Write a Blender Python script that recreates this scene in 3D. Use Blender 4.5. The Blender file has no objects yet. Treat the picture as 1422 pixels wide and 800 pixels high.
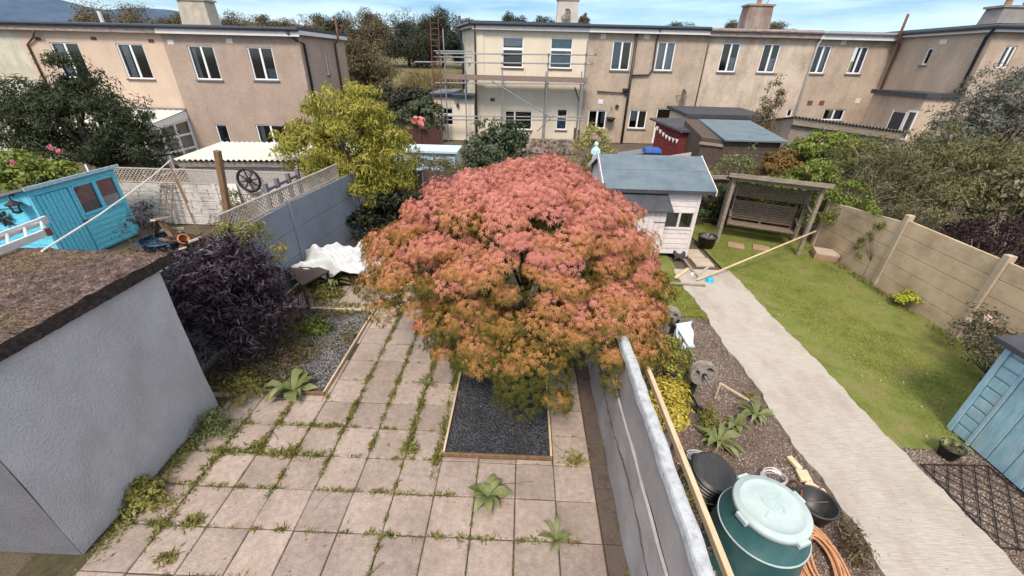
import bpy, math, random
import numpy as np
from mathutils import Vector, Matrix

# ---------------------------------------------------------------- camera, world, sun, exposure
SC = bpy.context.scene
COL = SC.collection
CAM_POS = Vector((-0.94234, -2.38059, 4.24167))
FPX, PITCH, YAW, ROLL = 567.70, 0.507295, -0.018158, 0.025642
def _axes():
    cp, sp, cy, sy = math.cos(PITCH), math.sin(PITCH), math.cos(YAW), math.sin(YAW)
    F = Vector((sy*cp, cy*cp, -sp)); r = Vector((cy, -sy, 0)); u = r.cross(F)
    c, s = math.cos(ROLL), math.sin(ROLL)
    return c*r + s*u, -s*r + c*u, F
AX_R, AX_U, AX_F = _axes()
cam_d = bpy.data.cameras.new("camera"); cam = bpy.data.objects.new("camera", cam_d); COL.objects.link(cam)
cam_d.sensor_width = 36; cam_d.lens = FPX/1422*36; cam_d.clip_start = 0.05; cam_d.clip_end = 3000
M = Matrix.Identity(4)
for i in range(3):
    M[i][0], M[i][1], M[i][2], M[i][3] = AX_R[i], AX_U[i], -AX_F[i], CAM_POS[i]
cam.matrix_world = M
SC.camera = cam

SUN_EL, SUN_AZ = math.radians(52), math.radians(192)      # azimuth clockwise from +Y: behind and to the left of the camera
world = bpy.data.worlds.new("World"); SC.world = world; world.use_nodes = True
nt = world.node_tree; nt.nodes.clear()
out = nt.nodes.new("ShaderNodeOutputWorld"); bg = nt.nodes.new("ShaderNodeBackground")
sky = nt.nodes.new("ShaderNodeTexSky"); sky.sky_type = 'NISHITA'; sky.sun_disc = False
sky.sun_elevation = SUN_EL; sky.sun_rotation = SUN_AZ; sky.air_density = 1.0; sky.dust_density = 0.2; sky.ozone_density = 2.5
tc = nt.nodes.new("ShaderNodeTexCoord"); mp = nt.nodes.new("ShaderNodeMapping")
mp.inputs["Scale"].default_value = (1.6, 1.6, 13.0); mp.inputs["Location"].default_value = (0.3, 0.1, 0.35)
nz = nt.nodes.new("ShaderNodeTexNoise"); nz.inputs["Scale"].default_value = 2.2; nz.inputs["Detail"].default_value = 7; nz.inputs["Roughness"].default_value = .55
rp = nt.nodes.new("ShaderNodeValToRGB"); rp.color_ramp.elements[0].position = .30; rp.color_ramp.elements[1].position = .72
mx = nt.nodes.new("ShaderNodeMix"); mx.data_type = 'RGBA'
sx = nt.nodes.new("ShaderNodeSeparateXYZ"); nt.links.new(tc.outputs["Generated"], sx.inputs[0])
cr = nt.nodes.new("ShaderNodeValToRGB"); ce = cr.color_ramp.elements          # thin cloud: pale at the horizon, bright overhead as under an overcast sky
ce[0].position = .04; ce[0].color = (.98, .98, .98, 1); ce[1].position = .62; ce[1].color = (1, .965, .92, 1)
cm = nt.nodes.new("ShaderNodeMix"); cm.data_type = 'RGBA'; cm.blend_type = 'MULTIPLY'; cm.inputs[0].default_value = 1; cm.inputs[7].default_value = (12.5, 12.5, 12.5, 1)
nt.links.new(sx.outputs[2], cr.inputs[0]); nt.links.new(cr.outputs[0], cm.inputs[6]); nt.links.new(cm.outputs[2], mx.inputs[7])
nt.links.new(tc.outputs["Generated"], mp.inputs[0]); nt.links.new(mp.outputs[0], nz.inputs["Vector"])
nt.links.new(nz.outputs["Fac"], rp.inputs[0]); nt.links.new(rp.outputs[0], mx.inputs[0])
nt.links.new(sky.outputs[0], mx.inputs[6])
hr = nt.nodes.new("ShaderNodeValToRGB"); he = hr.color_ramp.elements          # the low band of sky is a duller blue than the bright cloud overhead
he[0].position = .0; he[0].color = (.50, .56, .60, 1); he[1].position = .42; he[1].color = (1, 1, 1, 1)
for p_, c_ in ((.06, (.46, .55, .62)), (.13, (.36, .50, .62)), (.24, (.62, .72, .80))): he.new(p_).color = (*c_, 1)
hm = nt.nodes.new("ShaderNodeMix"); hm.data_type = 'RGBA'; hm.blend_type = 'MULTIPLY'; hm.inputs[0].default_value = 1
nt.links.new(mx.outputs[2], hm.inputs[6]); nt.links.new(sx.outputs[2], hr.inputs[0]); nt.links.new(hr.outputs[0], hm.inputs[7]); nt.links.new(hm.outputs[2], bg.inputs["Color"])
bg.inputs["Strength"].default_value = 0.118
nt.links.new(bg.outputs[0], out.inputs[0])

sl = bpy.data.lights.new("sun", 'SUN'); sl.energy = 2.6; sl.angle = math.radians(15); sl.color = (1.0, .88, .74)
so = bpy.data.objects.new("sun", sl); COL.objects.link(so)
sd = Vector((math.sin(SUN_AZ)*math.cos(SUN_EL), math.cos(SUN_AZ)*math.cos(SUN_EL), math.sin(SUN_EL)))
so.rotation_euler = sd.to_track_quat('Z', 'Y').to_euler(); so.location = (0, 0, 60)

vs = SC.view_settings; vs.view_transform = 'Standard'; vs.look = 'None'; vs.gamma = 1; vs.exposure = 0.70; vs.use_curve_mapping = False
SC.display_settings.display_device = 'sRGB'
SC.render.engine = 'CYCLES'
SC.cycles.max_bounces = 6; SC.cycles.transparent_max_bounces = 12; SC.cycles.diffuse_bounces = 3; SC.cycles.use_denoising = True

# ---------------------------------------------------------------- from a photo pixel to a point of the place
def ray(x, y): return AX_R*((x-711)/FPX) + AX_U*((400-y)/FPX) + AX_F
def GZ(x, y, z=0.0):
    d = ray(x, y); return CAM_POS + d*((z-CAM_POS.z)/d.z)
def FY(x, y, Y):
    d = ray(x, y); return CAM_POS + d*((Y-CAM_POS.y)/d.y)
def FX(x, y, X):
    d = ray(x, y); return CAM_POS + d*((X-CAM_POS.x)/d.x)

# ---------------------------------------------------------------- mesh helpers
V3 = Vector
class MB:
    def __init__(s): s.v = []; s.f = []; s.np = []
    def add(s, vs, fs):
        n = len(s.v); s.v += [tuple(p) for p in vs]; s.f += [tuple(i+n for i in f) for f in fs]; return s
    def hexa(s, p):
        return s.add(p, [(3,2,1,0),(4,5,6,7),(0,1,5,4),(1,2,6,5),(2,3,7,6),(3,0,4,7)])
    def box(s, x0, x1, y0, y1, z0, z1):
        return s.hexa([(x0,y0,z0),(x1,y0,z0),(x1,y1,z0),(x0,y1,z0),(x0,y0,z1),(x1,y0,z1),(x1,y1,z1),(x0,y1,z1)])
    def obox(s, c, u, v, w):          # centre and three half-axes
        c, u, v, w = map(V3, (c, u, v, w))
        return s.hexa([c-u-v-w, c+u-v-w, c+u+v-w, c-u+v-w, c-u-v+w, c+u-v+w, c+u+v+w, c-u+v+w])
    def beam(s, a, b, w, h=None, up=(0,0,1)):
        a, b = V3(a), V3(b); h = h or w; d = (b-a).normalized(); up = V3(up)
        if abs(d.dot(up)) > .98: up = V3((0,1,0))
        sd = d.cross(up).normalized(); u = sd.cross(d).normalized()
        return s.obox((a+b)/2, (b-a)/2, -sd*w/2, u*h/2)
    def prism(s, poly, vec):
        n = len(poly); vec = V3(vec); P = [V3(p) for p in poly]
        return s.add(P+[p+vec for p in P], [tuple(range(n))[::-1], tuple(range(n, 2*n))]+[(i,(i+1)%n,(i+1)%n+n,i+n) for i in range(n)])
    def tube(s, pts, r, n=7, cap=True, close=False):
        pts = [V3(p) for p in pts]; m = len(pts); rs = r if isinstance(r, (list, tuple)) else [r]*m
        vs, fs = [], []; prev = None
        for i, p in enumerate(pts):
            if close: d = pts[(i+1)%m]-pts[i-1]
            else: d = pts[min(i+1, m-1)]-pts[max(i-1, 0)]
            d.normalize()
            if prev is None: a = d.orthogonal().normalized()
            else: a = (prev-d*prev.dot(d)).normalized()
            prev = a; b = d.cross(a)
            for k in range(n):
                t = 2*math.pi*k/n; vs.append(p+(a*math.cos(t)+b*math.sin(t))*rs[i])
        for i in range(m if close else m-1):
            j = (i+1)%m
            for k in range(n): fs.append((i*n+k, i*n+(k+1)%n, j*n+(k+1)%n, j*n+k))
        if cap and not close: fs += [tuple(range(n))[::-1], tuple(range((m-1)*n, m*n))]
        return s.add(vs, fs)
    def lathe(s, c, prof, n=24, axis=(0,0,1), cap0=False, cap1=False):
        c = V3(c); ax = V3(axis).normalized(); a = ax.orthogonal().normalized(); b = ax.cross(a)
        vs, fs = [], []
        for r, z in prof:
            for k in range(n):
                t = 2*math.pi*k/n; vs.append(c+ax*z+(a*math.cos(t)+b*math.sin(t))*r)
        for i in range(len(prof)-1):
            for k in range(n): fs.append((i*n+k, i*n+(k+1)%n, (i+1)*n+(k+1)%n, (i+1)*n+k))
        if cap0: fs.append(tuple(range(n))[::-1])
        if cap1: fs.append(tuple(range((len(prof)-1)*n, len(prof)*n)))
        return s.add(vs, fs)
    def grid(s, fn, nu, nv):
        vs = [fn(i/nu, j/nv) for j in range(nv+1) for i in range(nu+1)]
        fs = [(j*(nu+1)+i, j*(nu+1)+i+1, (j+1)*(nu+1)+i+1, (j+1)*(nu+1)+i) for j in range(nv) for i in range(nu)]
        return s.add(vs, fs)
    def arr(s, V, F): s.np.append((V, F)); return s

def mesh_of(name, mb, origin):
    me = bpy.data.meshes.new(name); o = V3(origin)
    if mb.np:
        Vs = [np.asarray(mb.v, float).reshape(-1, 3)] if mb.v else []
        loops, starts, tot = [], [], []; base = 0
        if mb.v:
            base = len(mb.v)
            for f in mb.f: starts.append(sum(tot) if False else None); tot.append(len(f)); loops += list(f)
        loops = [np.asarray(loops, np.int32)]; tots = [np.asarray(tot, np.int32)]
        for V, F in mb.np:
            Vs.append(V); loops.append((F+base).astype(np.int32).ravel()); tots.append(np.full(len(F), F.shape[1], np.int32)); base += len(V)
        V = np.concatenate(Vs)-np.array(o); L = np.concatenate(loops); T = np.concatenate(tots)
        me.vertices.add(len(V)); me.vertices.foreach_set("co", V.astype(np.float32).ravel())
        me.loops.add(len(L)); me.loops.foreach_set("vertex_index", L)
        me.polygons.add(len(T)); me.polygons.foreach_set("loop_start", np.concatenate([[0], np.cumsum(T)[:-1]]).astype(np.int32))
        me.polygons.foreach_set("loop_total", T)
        me.update(calc_edges=True)
    else:
        me.from_pydata([tuple(V3(p)-o) for p in mb.v], [], mb.f); me.update()
    return me

def finish(ob, me, m, bevel, smooth):
    if m is not None: me.materials.append(m)
    if smooth: me.polygons.foreach_set("use_smooth", [True]*len(me.polygons))
    if bevel:
        b = ob.modifiers.new("bevel", 'BEVEL'); b.width = bevel; b.segments = 2; b.limit_method = 'ANGLE'; b.angle_limit = math.radians(40)

def tag(o, label, cat, group=None):
    o['label'] = label; o['category'] = cat
    if group: o['group'] = group
    return o
def thing(name, label, cat, loc=(0,0,0), group=None):
    o = bpy.data.objects.new(name, None); COL.objects.link(o); o.location = V3(loc); o.empty_display_size = .2
    return tag(o, label, cat, group)
def abs_loc(o):
    p = V3(o.location)
    while o.parent: o = o.parent; p += V3(o.location)
    return p
def part(name, mb, m, parent, bevel=0, smooth=False, label=None):     # vertices are given in world space
    me = mesh_of(name, mb, abs_loc(parent)); ob = bpy.data.objects.new(name, me); COL.objects.link(ob); ob.parent = parent
    finish(ob, me, m, bevel, smooth)
    if label: ob['label'] = label
    return ob
def solo(name, mb, m, label, cat, loc=None, group=None, bevel=0, smooth=False, kind=None):
    loc = V3(loc) if loc is not None else V3((0,0,0))
    me = mesh_of(name, mb, loc); ob = bpy.data.objects.new(name, me); COL.objects.link(ob); ob.location = loc
    finish(ob, me, m, bevel, smooth); tag(ob, label, cat, group)
    if kind: ob['kind'] = kind
    return ob
def struct(name, mb, m, smooth=False, bevel=0, kind='structure', label=None):
    me = mesh_of(name, mb, (0,0,0)); ob = bpy.data.objects.new(name, me); COL.objects.link(ob); finish(ob, me, m, bevel, smooth)
    ob['kind'] = kind
    if label: ob['label'] = label
    return ob
def dup(root, loc, rotz=0, label=None, group=None):
    r = root.copy(); COL.objects.link(r); r.location = V3(loc); r.rotation_euler = (0, 0, rotz)
    if label: r['label'] = label
    if group: r['group'] = group
    for ch in list(root.children):
        c = ch.copy(); COL.objects.link(c); c.parent = r
        for g in list(ch.children):
            d = g.copy(); COL.objects.link(d); d.parent = c
    return r

# ---------------------------------------------------------------- materials
def sr(r, g, b):                      # 0-255 sRGB to linear
    return tuple(((c/255)/12.92 if c/255 <= .04045 else ((c/255+.055)/1.055)**2.4) for c in (r, g, b))
def mat(name, cols, scale=8, rough=.85, bump=.0, bscale=60, detail=6, stretch=(1,1,1), spec=.3, metal=0, pos=None, streak=None, coord="Object", contrast=(.3,.7)):
    """cols: list of linear colours blended by noise; bump: fine relief; streak: (colour, amount, stretch) second weathering layer"""
    m = bpy.data.materials.new(name); m.use_nodes = True; t = m.node_tree; b = t.nodes["Principled BSDF"]
    b.inputs["Roughness"].default_value = rough; b.inputs["Metallic"].default_value = metal; b.inputs["Specular IOR Level"].default_value = spec
    tc = t.nodes.new("ShaderNodeTexCoord"); mp = t.nodes.new("ShaderNodeMapping"); mp.inputs["Scale"].default_value = stretch
    t.links.new(tc.outputs[coord], mp.inputs[0])
    if len(cols) == 1: cols = [cols[0], tuple(c*.82 for c in cols[0])]
    n = t.nodes.new("ShaderNodeTexNoise"); n.inputs["Scale"].default_value = scale; n.inputs["Detail"].default_value = detail; n.inputs["Roughness"].default_value = .65
    t.links.new(mp.outputs[0], n.inputs["Vector"])
    r = t.nodes.new("ShaderNodeValToRGB"); e = r.color_ramp.elements
    k = len(cols)
    for i, c in enumerate(cols):
        p = contrast[0]+(contrast[1]-contrast[0])*i/(k-1)
        if i == 0: e[0].position = p; el = e[0]
        elif i == k-1: e[-1].position = p; el = e[-1]
        else: el = e.new(p)
        el.color = (*c, 1)
    t.links.new(n.outputs["Fac"], r.inputs[0]); colout = r.outputs[0]
    if streak:
        sc, amt, ss = streak
        m2 = t.nodes.new("ShaderNodeMapping"); m2.inputs["Scale"].default_value = ss; t.links.new(tc.outputs[coord], m2.inputs[0])
        n2 = t.nodes.new("ShaderNodeTexNoise"); n2.inputs["Scale"].default_value = 1; n2.inputs["Detail"].default_value = 7; n2.inputs["Roughness"].default_value = .7
        t.links.new(m2.outputs[0], n2.inputs["Vector"])
        r2 = t.nodes.new("ShaderNodeValToRGB"); r2.color_ramp.elements[0].position = .45; r2.color_ramp.elements[1].position = .75
        r2.color_ramp.elements[0].color = (0,0,0,1); r2.color_ramp.elements[1].color = (amt,amt,amt,1)
        t.links.new(n2.outputs["Fac"], r2.inputs[0])
        x = t.nodes.new("ShaderNodeMix"); x.data_type = 'RGBA'; x.inputs[7].default_value = (*sc, 1)
        t.links.new(r2.outputs[0], x.inputs[0]); t.links.new(colout, x.inputs[6]); colout = x.outputs[2]
    t.links.new(colout, b.inputs["Base Color"])
    if bump:
        nb = t.nodes.new("ShaderNodeTexNoise"); nb.inputs["Scale"].default_value = bscale; nb.inputs["Detail"].default_value = 4
        t.links.new(mp.outputs[0], nb.inputs["Vector"])
        bp = t.nodes.new("ShaderNodeBump"); bp.inputs["Strength"].default_value = min(1, bump); bp.inputs["Distance"].default_value = .02
        t.links.new(nb.outputs["Fac"], bp.inputs["Height"]); t.links.new(bp.outputs[0], b.inputs["Normal"])
    return m
def speckle(m, cols, scale, amount=1.0, bump=.5, dist=.02):
    """voronoi cells of differing colour multiplied over the base colour: pebbledash, chippings"""
    t = m.node_tree; b = t.nodes["Principled BSDF"]
    tc = t.nodes.new("ShaderNodeTexCoord"); v = t.nodes.new("ShaderNodeTexVoronoi"); v.inputs["Scale"].default_value = scale
    t.links.new(tc.outputs["Object"], v.inputs["Vector"])
    sx = t.nodes.new("ShaderNodeSeparateColor"); t.links.new(v.outputs["Color"], sx.inputs[0])
    r = t.nodes.new("ShaderNodeValToRGB"); r.color_ramp.elements[0].color = (*cols[0], 1); r.color_ramp.elements[1].color = (*cols[1], 1)
    t.links.new(sx.outputs[0], r.inputs[0])
    x = t.nodes.new("ShaderNodeMix"); x.data_type = 'RGBA'; x.blend_type = 'MULTIPLY'; x.inputs[0].default_value = amount
    old = b.inputs["Base Color"].links[0].from_socket
    t.links.new(old, x.inputs[6]); t.links.new(r.outputs[0], x.inputs[7]); t.links.new(x.outputs[2], b.inputs["Base Color"])
    bp = t.nodes.new("ShaderNodeBump"); bp.inputs["Strength"].default_value = bump; bp.inputs["Distance"].default_value = dist; bp.invert = True
    t.links.new(v.outputs["Distance"], bp.inputs["Height"]); t.links.new(bp.outputs[0], b.inputs["Normal"])
    return m
def leafmat(name, cols, clump=None, cscale=2.5, rough=.55, zgrad=None, trans=.25):
    """leaf colour: random per leaf, shifted clump by clump; zgrad = (z0, z1, colours at the top): colour of the season by height"""
    m = bpy.data.materials.new(name); m.use_nodes = True; t = m.node_tree; b = t.nodes["Principled BSDF"]
    b.inputs["Roughness"].default_value = rough; b.inputs["Specular IOR Level"].default_value = .3
    g = t.nodes.new("ShaderNodeNewGeometry"); tc = t.nodes.new("ShaderNodeTexCoord")
    n = t.nodes.new("ShaderNodeTexNoise"); n.inputs["Scale"].default_value = cscale; n.inputs["Detail"].default_value = 3
    t.links.new(tc.outputs["Object"], n.inputs["Vector"])
    def ramp(cs, lo=0., hi=1.):
        r = t.nodes.new("ShaderNodeValToRGB"); e = r.color_ramp.elements; k = len(cs)
        for i, c in enumerate(cs):
            p = lo+(hi-lo)*i/max(1, k-1)
            el = e[0] if i == 0 else e[-1] if i == k-1 else e.new(p)
            el.position = p; el.color = (*c, 1)
        return r
    ad = t.nodes.new("ShaderNodeMath"); ad.operation = 'MULTIPLY_ADD'; ad.inputs[1].default_value = .55; ad.inputs[2].default_value = -.05
    t.links.new(g.outputs["Random Per Island"], ad.inputs[0])
    a2 = t.nodes.new("ShaderNodeMath"); a2.operation = 'MULTIPLY_ADD'; a2.inputs[1].default_value = 1.1
    t.links.new(n.outputs["Fac"], a2.inputs[0]); 
    sb = t.nodes.new("ShaderNodeMath"); sb.operation = 'SUBTRACT'; sb.inputs[1].default_value = .32
    t.links.new(ad.outputs[0], sb.inputs[0]); t.links.new(sb.outputs[0], a2.inputs[2])
    r1 = ramp(cols); t.links.new(a2.outputs[0], r1.inputs[0]); col = r1.outputs[0]
    if zgrad:
        z0, z1, tops = zgrad
        r2 = ramp(tops); t.links.new(a2.outputs[0], r2.inputs[0])
        sx = t.nodes.new("ShaderNodeSeparateXYZ"); t.links.new(tc.outputs["Object"], sx.inputs[0])
        mr = t.nodes.new("ShaderNodeMapRange"); mr.inputs[1].default_value = z0; mr.inputs[2].default_value = z1
        zz = t.nodes.new("ShaderNodeMath"); zz.operation = 'MULTIPLY_ADD'; zz.inputs[1].default_value = 1.6
        t.links.new(n.outputs["Fac"], zz.inputs[0]); t.links.new(sx.outputs[2], zz.inputs[2])
        zs = t.nodes.new("ShaderNodeMath"); zs.operation = 'SUBTRACT'; zs.inputs[1].default_value = .8
        t.links.new(zz.outputs[0], zs.inputs[0]); t.links.new(zs.outputs[0], mr.inputs[0])
        x = t.nodes.new("ShaderNodeMix"); x.data_type = 'RGBA'
        t.links.new(mr.outputs[0], x.inputs[0]); t.links.new(col, x.inputs[6]); t.links.new(r2.outputs[0], x.inputs[7]); col = x.outputs[2]
    t.links.new(col, b.inputs["Base Color"])
    if trans:
        tr = t.nodes.new("ShaderNodeBsdfTranslucent"); t.links.new(col, tr.inputs[0])
        ms = t.nodes.new("ShaderNodeMixShader"); ms.inputs[0].default_value = trans
        o = t.nodes["Material Output"]; t.links.new(b.outputs[0], ms.inputs[1]); t.links.new(tr.outputs[0], ms.inputs[2]); t.links.new(ms.outputs[0], o.inputs[0])
    return m

# ---------------------------------------------------------------- foliage
def _tmpl(kind):
    if kind == 'ovate':
        return np.array([(0,0,0),(.45,.27,.05),(1,0,-.08),(.45,-.27,.05)], float), np.array([(0,2,1),(0,3,2)])
    if kind == 'lance':
        return np.array([(0,0,0),(.4,.13,.04),(1,0,-.12),(.4,-.13,.04)], float), np.array([(0,2,1),(0,3,2)])
    if kind == 'broad':
        return np.array([(0,0,0),(.3,.3,.06),(.75,.26,.02),(1,0,-.1),(.75,-.26,.02),(.3,-.3,.06),(.5,0,-.02)], float), np.array([(0,6,1),(1,6,2),(2,6,3),(3,6,4),(4,6,5),(5,6,0)])
    if kind == 'blade':
        return np.array([(0,.045,0),(0,-.045,0),(.55,-.03,.06),(.55,.03,.06),(1,0,-.08)], float), np.array([(0,1,2),(0,2,3),(3,2,4)])
    if kind == 'lace':
        v, f = [], []
        for i, (a, l) in enumerate(((-75,.6),(-38,.85),(0,1.),(38,.85),(75,.6))):
            c, s = math.cos(math.radians(a)), math.sin(math.radians(a)); k = len(v); w = .065
            v += [(0,0,0),(c*l*.5-s*w, s*l*.5+c*w, .03),(c*l, s*l, -.16*l),(c*l*.5+s*w, s*l*.5-c*w, .03)]
            f += [(k,k+2,k+1),(k,k+3,k+2)]
        return np.array(v, float), np.array(f)
    if kind == 'dash':
        return np.array([(0,.1,0),(0,-.1,0),(1,0,0)], float), np.array([(0,1,2)])
TM = {}
def leaves(rng, P, N, size, kind, droop=.3, along=None):
    if kind not in TM: TM[kind] = _tmpl(kind)
    tv, tf = TM[kind]; n = len(P)
    N = N/np.maximum(1e-6, np.linalg.norm(N, axis=1, keepdims=True))
    T = along if along is not None else rng.normal(size=(n,3))
    T = T-N*(T*N).sum(1, keepdims=True); T[:,2] -= droop
    T /= np.maximum(1e-6, np.linalg.norm(T, axis=1, keepdims=True))
    B = np.cross(N, T); B /= np.maximum(1e-6, np.linalg.norm(B, axis=1, keepdims=True)); N = np.cross(T, B)
    s = (size*rng.uniform(.65, 1.25, n))[:,None,None]
    V = P[:,None]+s*(tv[None,:,0,None]*T[:,None]+tv[None,:,1,None]*B[:,None]+tv[None,:,2,None]*N[:,None])
    F = tf[None]+(np.arange(n)*len(tv))[:,None,None]
    return V.reshape(-1,3), F.reshape(-1,3)
def clumps(rng, blobs, n, shell=(.62,1.), zmin=-.5):
    w = np.array([(b[3]*b[4]*b[5])**(2/3) for b in blobs]); idx = rng.choice(len(blobs), n, p=w/w.sum())
    B = np.array(blobs, float)[idx]
    D = rng.normal(size=(n,3)); D /= np.linalg.norm(D, axis=1, keepdims=True)
    low = D[:,2] < zmin; D[low,2] *= -1
    r = rng.uniform(shell[0], shell[1], n)[:,None]
    return B[:,:3]+D*r*B[:,3:6], D
def crown(seed, blobs, ncl, per, csize, lsize, kind, shell=(.62,1.), zmin=-.5, up=.5, flat=.6, droop=.3, out=.8, jit=.7):
    rng = np.random.default_rng(seed)
    C, D = clumps(rng, blobs, ncl, shell, zmin)
    cs = csize*rng.uniform(.6, 1.35, ncl)
    O = rng.normal(size=(ncl, per, 3)); O /= np.linalg.norm(O, axis=2, keepdims=True); O *= rng.uniform(.25, 1., (ncl, per, 1))**.6
    O[...,2] *= flat
    P = (C[:,None]+O*cs[:,None,None]).reshape(-1,3)
    N = (O*1.0+D[:,None]*out+np.array([0,0,up])+rng.normal(size=O.shape)*jit).reshape(-1,3)
    P[:,2] = np.maximum(P[:,2], .03)
    V, F = leaves(rng, P, N, lsize, kind, droop)
    return MB().arr(V, F), C
def limbs(seed, base, fork, tips, r0, mb=None, n=6, wig=.12):
    """a trunk from base to fork and a bough from there to each tip"""
    rnd = random.Random(seed); mb = mb or MB(); base, fork = V3(base), V3(fork)
    mid = (base+fork)/2+V3((rnd.uniform(-wig,wig), rnd.uniform(-wig,wig), 0))*.6
    mb.tube([base-V3((0,0,.05)), base+V3((0,0,.05)), mid, fork], [r0*1.35, r0*1.1, r0*.9, r0*.75], n+2)
    for t in tips:
        t = V3(t); L = (t-fork).length
        m1 = fork.lerp(t, .35)+V3((rnd.uniform(-1,1), rnd.uniform(-1,1), rnd.uniform(0,1)))*L*wig
        m2 = fork.lerp(t, .7)+V3((rnd.uniform(-1,1), rnd.uniform(-1,1), rnd.uniform(0,1)))*L*wig
        mb.tube([fork, m1, m2, t], [r0*.55, r0*.38, r0*.22, r0*.06], n)
    return mb
def plant(name, label, cat, base, blobs, ncl, per, csize, lsize, kind, lm, tm, r0=.05, ntips=10, fork=None, crown_name='crown', stem_name='trunk', seed=1, group=None, **kw):
    """tree or shrub: blobs are given in metres relative to the base"""
    b = V3(base)
    bl = [(b.x+q[0], b.y+q[1], b.z+q[2], q[3], q[4], q[5]) for q in blobs]
    t = thing(name, label, cat, b, group)
    mb, C = crown(seed, bl, ncl, per, csize, lsize, kind, **kw)
    part(crown_name, mb, lm, t)
    fk = V3(fork)+b if fork is not None else b+V3((0,0,max(.15, .3*max(q[2] for q in blobs))))
    rr = random.Random(seed)
    tips = [tuple(C[rr.randrange(len(C))]) for _ in range(ntips)]
    part(stem_name, limbs(seed, b, fk, tips, r0), tm, t, smooth=True)
    return t
# ---------------------------------------------------------------- palette
soil = mat("soil", [(.05,.038,.028),(.11,.085,.06),(.075,.07,.035)], 1.5, .95, .6, 40)
lawn_m = mat("lawn_soil", [(.09,.11,.025),(.15,.17,.04),(.21,.17,.075)], 2.2, .95, .6, 60)
conc_path = mat("path_concrete", [(.32,.285,.245),(.41,.37,.32),(.48,.435,.385)], 4, .9, .5, 6, stretch=(1.6,34,1), contrast=(.34,.66), streak=((.27,.22,.18), .7, (1.9,1.1,1)))
slab_m = mat("paving_slab", [(.28,.22,.185),(.355,.285,.245),(.42,.345,.30)], 15, .9, .5, 60, streak=((.19,.145,.115), .8, (1.3,1.3,2)))
t_ = slab_m.node_tree                                                   # every slab its own tone
g_ = t_.nodes.new("ShaderNodeNewGeometry"); h_ = t_.nodes.new("ShaderNodeHueSaturation")
mr_ = t_.nodes.new("ShaderNodeMapRange"); mr_.inputs[3].default_value = .76; mr_.inputs[4].default_value = 1.10
src_ = t_.nodes["Principled BSDF"].inputs["Base Color"].links[0].from_socket
t_.links.new(g_.outputs["Random Per Island"], mr_.inputs[0]); t_.links.new(mr_.outputs[0], h_.inputs["Value"])
t_.links.new(src_, h_.inputs["Color"]); t_.links.new(h_.outputs[0], t_.nodes["Principled BSDF"].inputs["Base Color"])
gully_m = mat("gully_concrete", [(.05,.036,.03),(.10,.075,.062),(.08,.065,.045)], 5, .8, .5, 60)
joint_m = mat("joint_dirt", [(.045,.035,.022),(.085,.075,.035)], 9, .95, .5, 60)
slate_m = speckle(mat("slate_bed", [(.03,.031,.036),(.055,.056,.065)], 30, .7), [(.35,.35,.4),(1,1,1)], 55, 1, .9)
chip_m = leafmat("slate_chip", [(.018,.019,.023),(.045,.047,.056),(.10,.105,.12)], rough=.6, trans=0)
oldslate_m = leafmat("weathered_chip", [(.07,.065,.065),(.17,.165,.175),(.34,.335,.35)], rough=.8, trans=0)
pebble_m = leafmat("gravel_stone", [(.12,.085,.07),(.25,.195,.17),(.46,.39,.35)], rough=.85, trans=0)
gravel_m = speckle(mat("gravel_bed", [(.14,.105,.085),(.22,.175,.15)], 6, .95), [(.45,.42,.4),(1.15,1.1,1.05)], 60, 1, .8)
moss_roof = mat("mossy_felt", [(.035,.022,.02),(.075,.048,.043),(.12,.08,.07),(.20,.15,.14)], 9, .95, .8, 70, streak=((.15,.115,.035), .8, (1.8,1.8,2)))
speckle(moss_roof, [(.35,.33,.33),(1.5,1.45,1.4)], 48, 1, .9, .02)
render_grey = mat("rendered_wall_grey_blue", [(.41,.41,.44),(.47,.47,.505)], 3, .85, 1, 50, streak=((.31,.295,.30), .7, (1.5,1.5,.6)))
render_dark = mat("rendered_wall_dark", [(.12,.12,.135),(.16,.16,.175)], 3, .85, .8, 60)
wallface = mat("painted_wall_face", [(.25,.225,.225),(.32,.295,.295),(.37,.36,.365)], 3, .75, .3, 30, streak=((.41,.43,.45), .65, (3,2,4)))
whitepaint_rough = mat("flaking_white_paint", [(.29,.305,.32),(.37,.39,.41),(.42,.44,.455)], 14, .9, .3, 60, contrast=(.38,.55), streak=((.30,.30,.305), .55, (12,12,12)))
peb_brown = speckle(mat("pebbledash_brown", [(.35,.275,.21),(.44,.355,.28),(.51,.425,.35)], .8, .95, streak=((.21,.165,.135), .6, (1.3,1.3,.5))), [(.80,.78,.76),(1.08,1.07,1.06)], 40, 1, .35, .015)
peb_pink = speckle(mat("pebbledash_pinkish", [(.35,.265,.215),(.43,.34,.28)], .8, .95, streak=((.24,.185,.165), .55, (1.3,1.3,.5))), [(.80,.78,.76),(1.08,1.08,1.08)], 40, 1, .35, .015)
peb_pale = speckle(mat("pebbledash_pale", [(.40,.315,.245),(.53,.44,.355),(.60,.52,.43)], .7, .95, streak=((.21,.17,.135), .8, (1.1,1.1,.4))), [(.82,.8,.78),(1.08,1.08,1.08)], 40, 1, .35, .015)
peb_buff = speckle(mat("pebbledash_buff", [(.43,.33,.255),(.52,.42,.33)], .7, .95, streak=((.2,.16,.13), .5, (.8,.8,.3))), [(.85,.83,.8),(1.06,1.06,1.06)], 40, 1, .35, .015)
rend_peach = mat("render_peach", [(.50,.38,.29),(.57,.45,.355)], .9, .9, .3, 30, streak=((.36,.27,.21), .5, (.9,.9,.3)))
rend_cream = mat("render_cream", [(.60,.53,.415),(.66,.585,.47)], .9, .9, .25, 30, streak=((.42,.36,.28), .5, (.9,.9,.3)))
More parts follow.
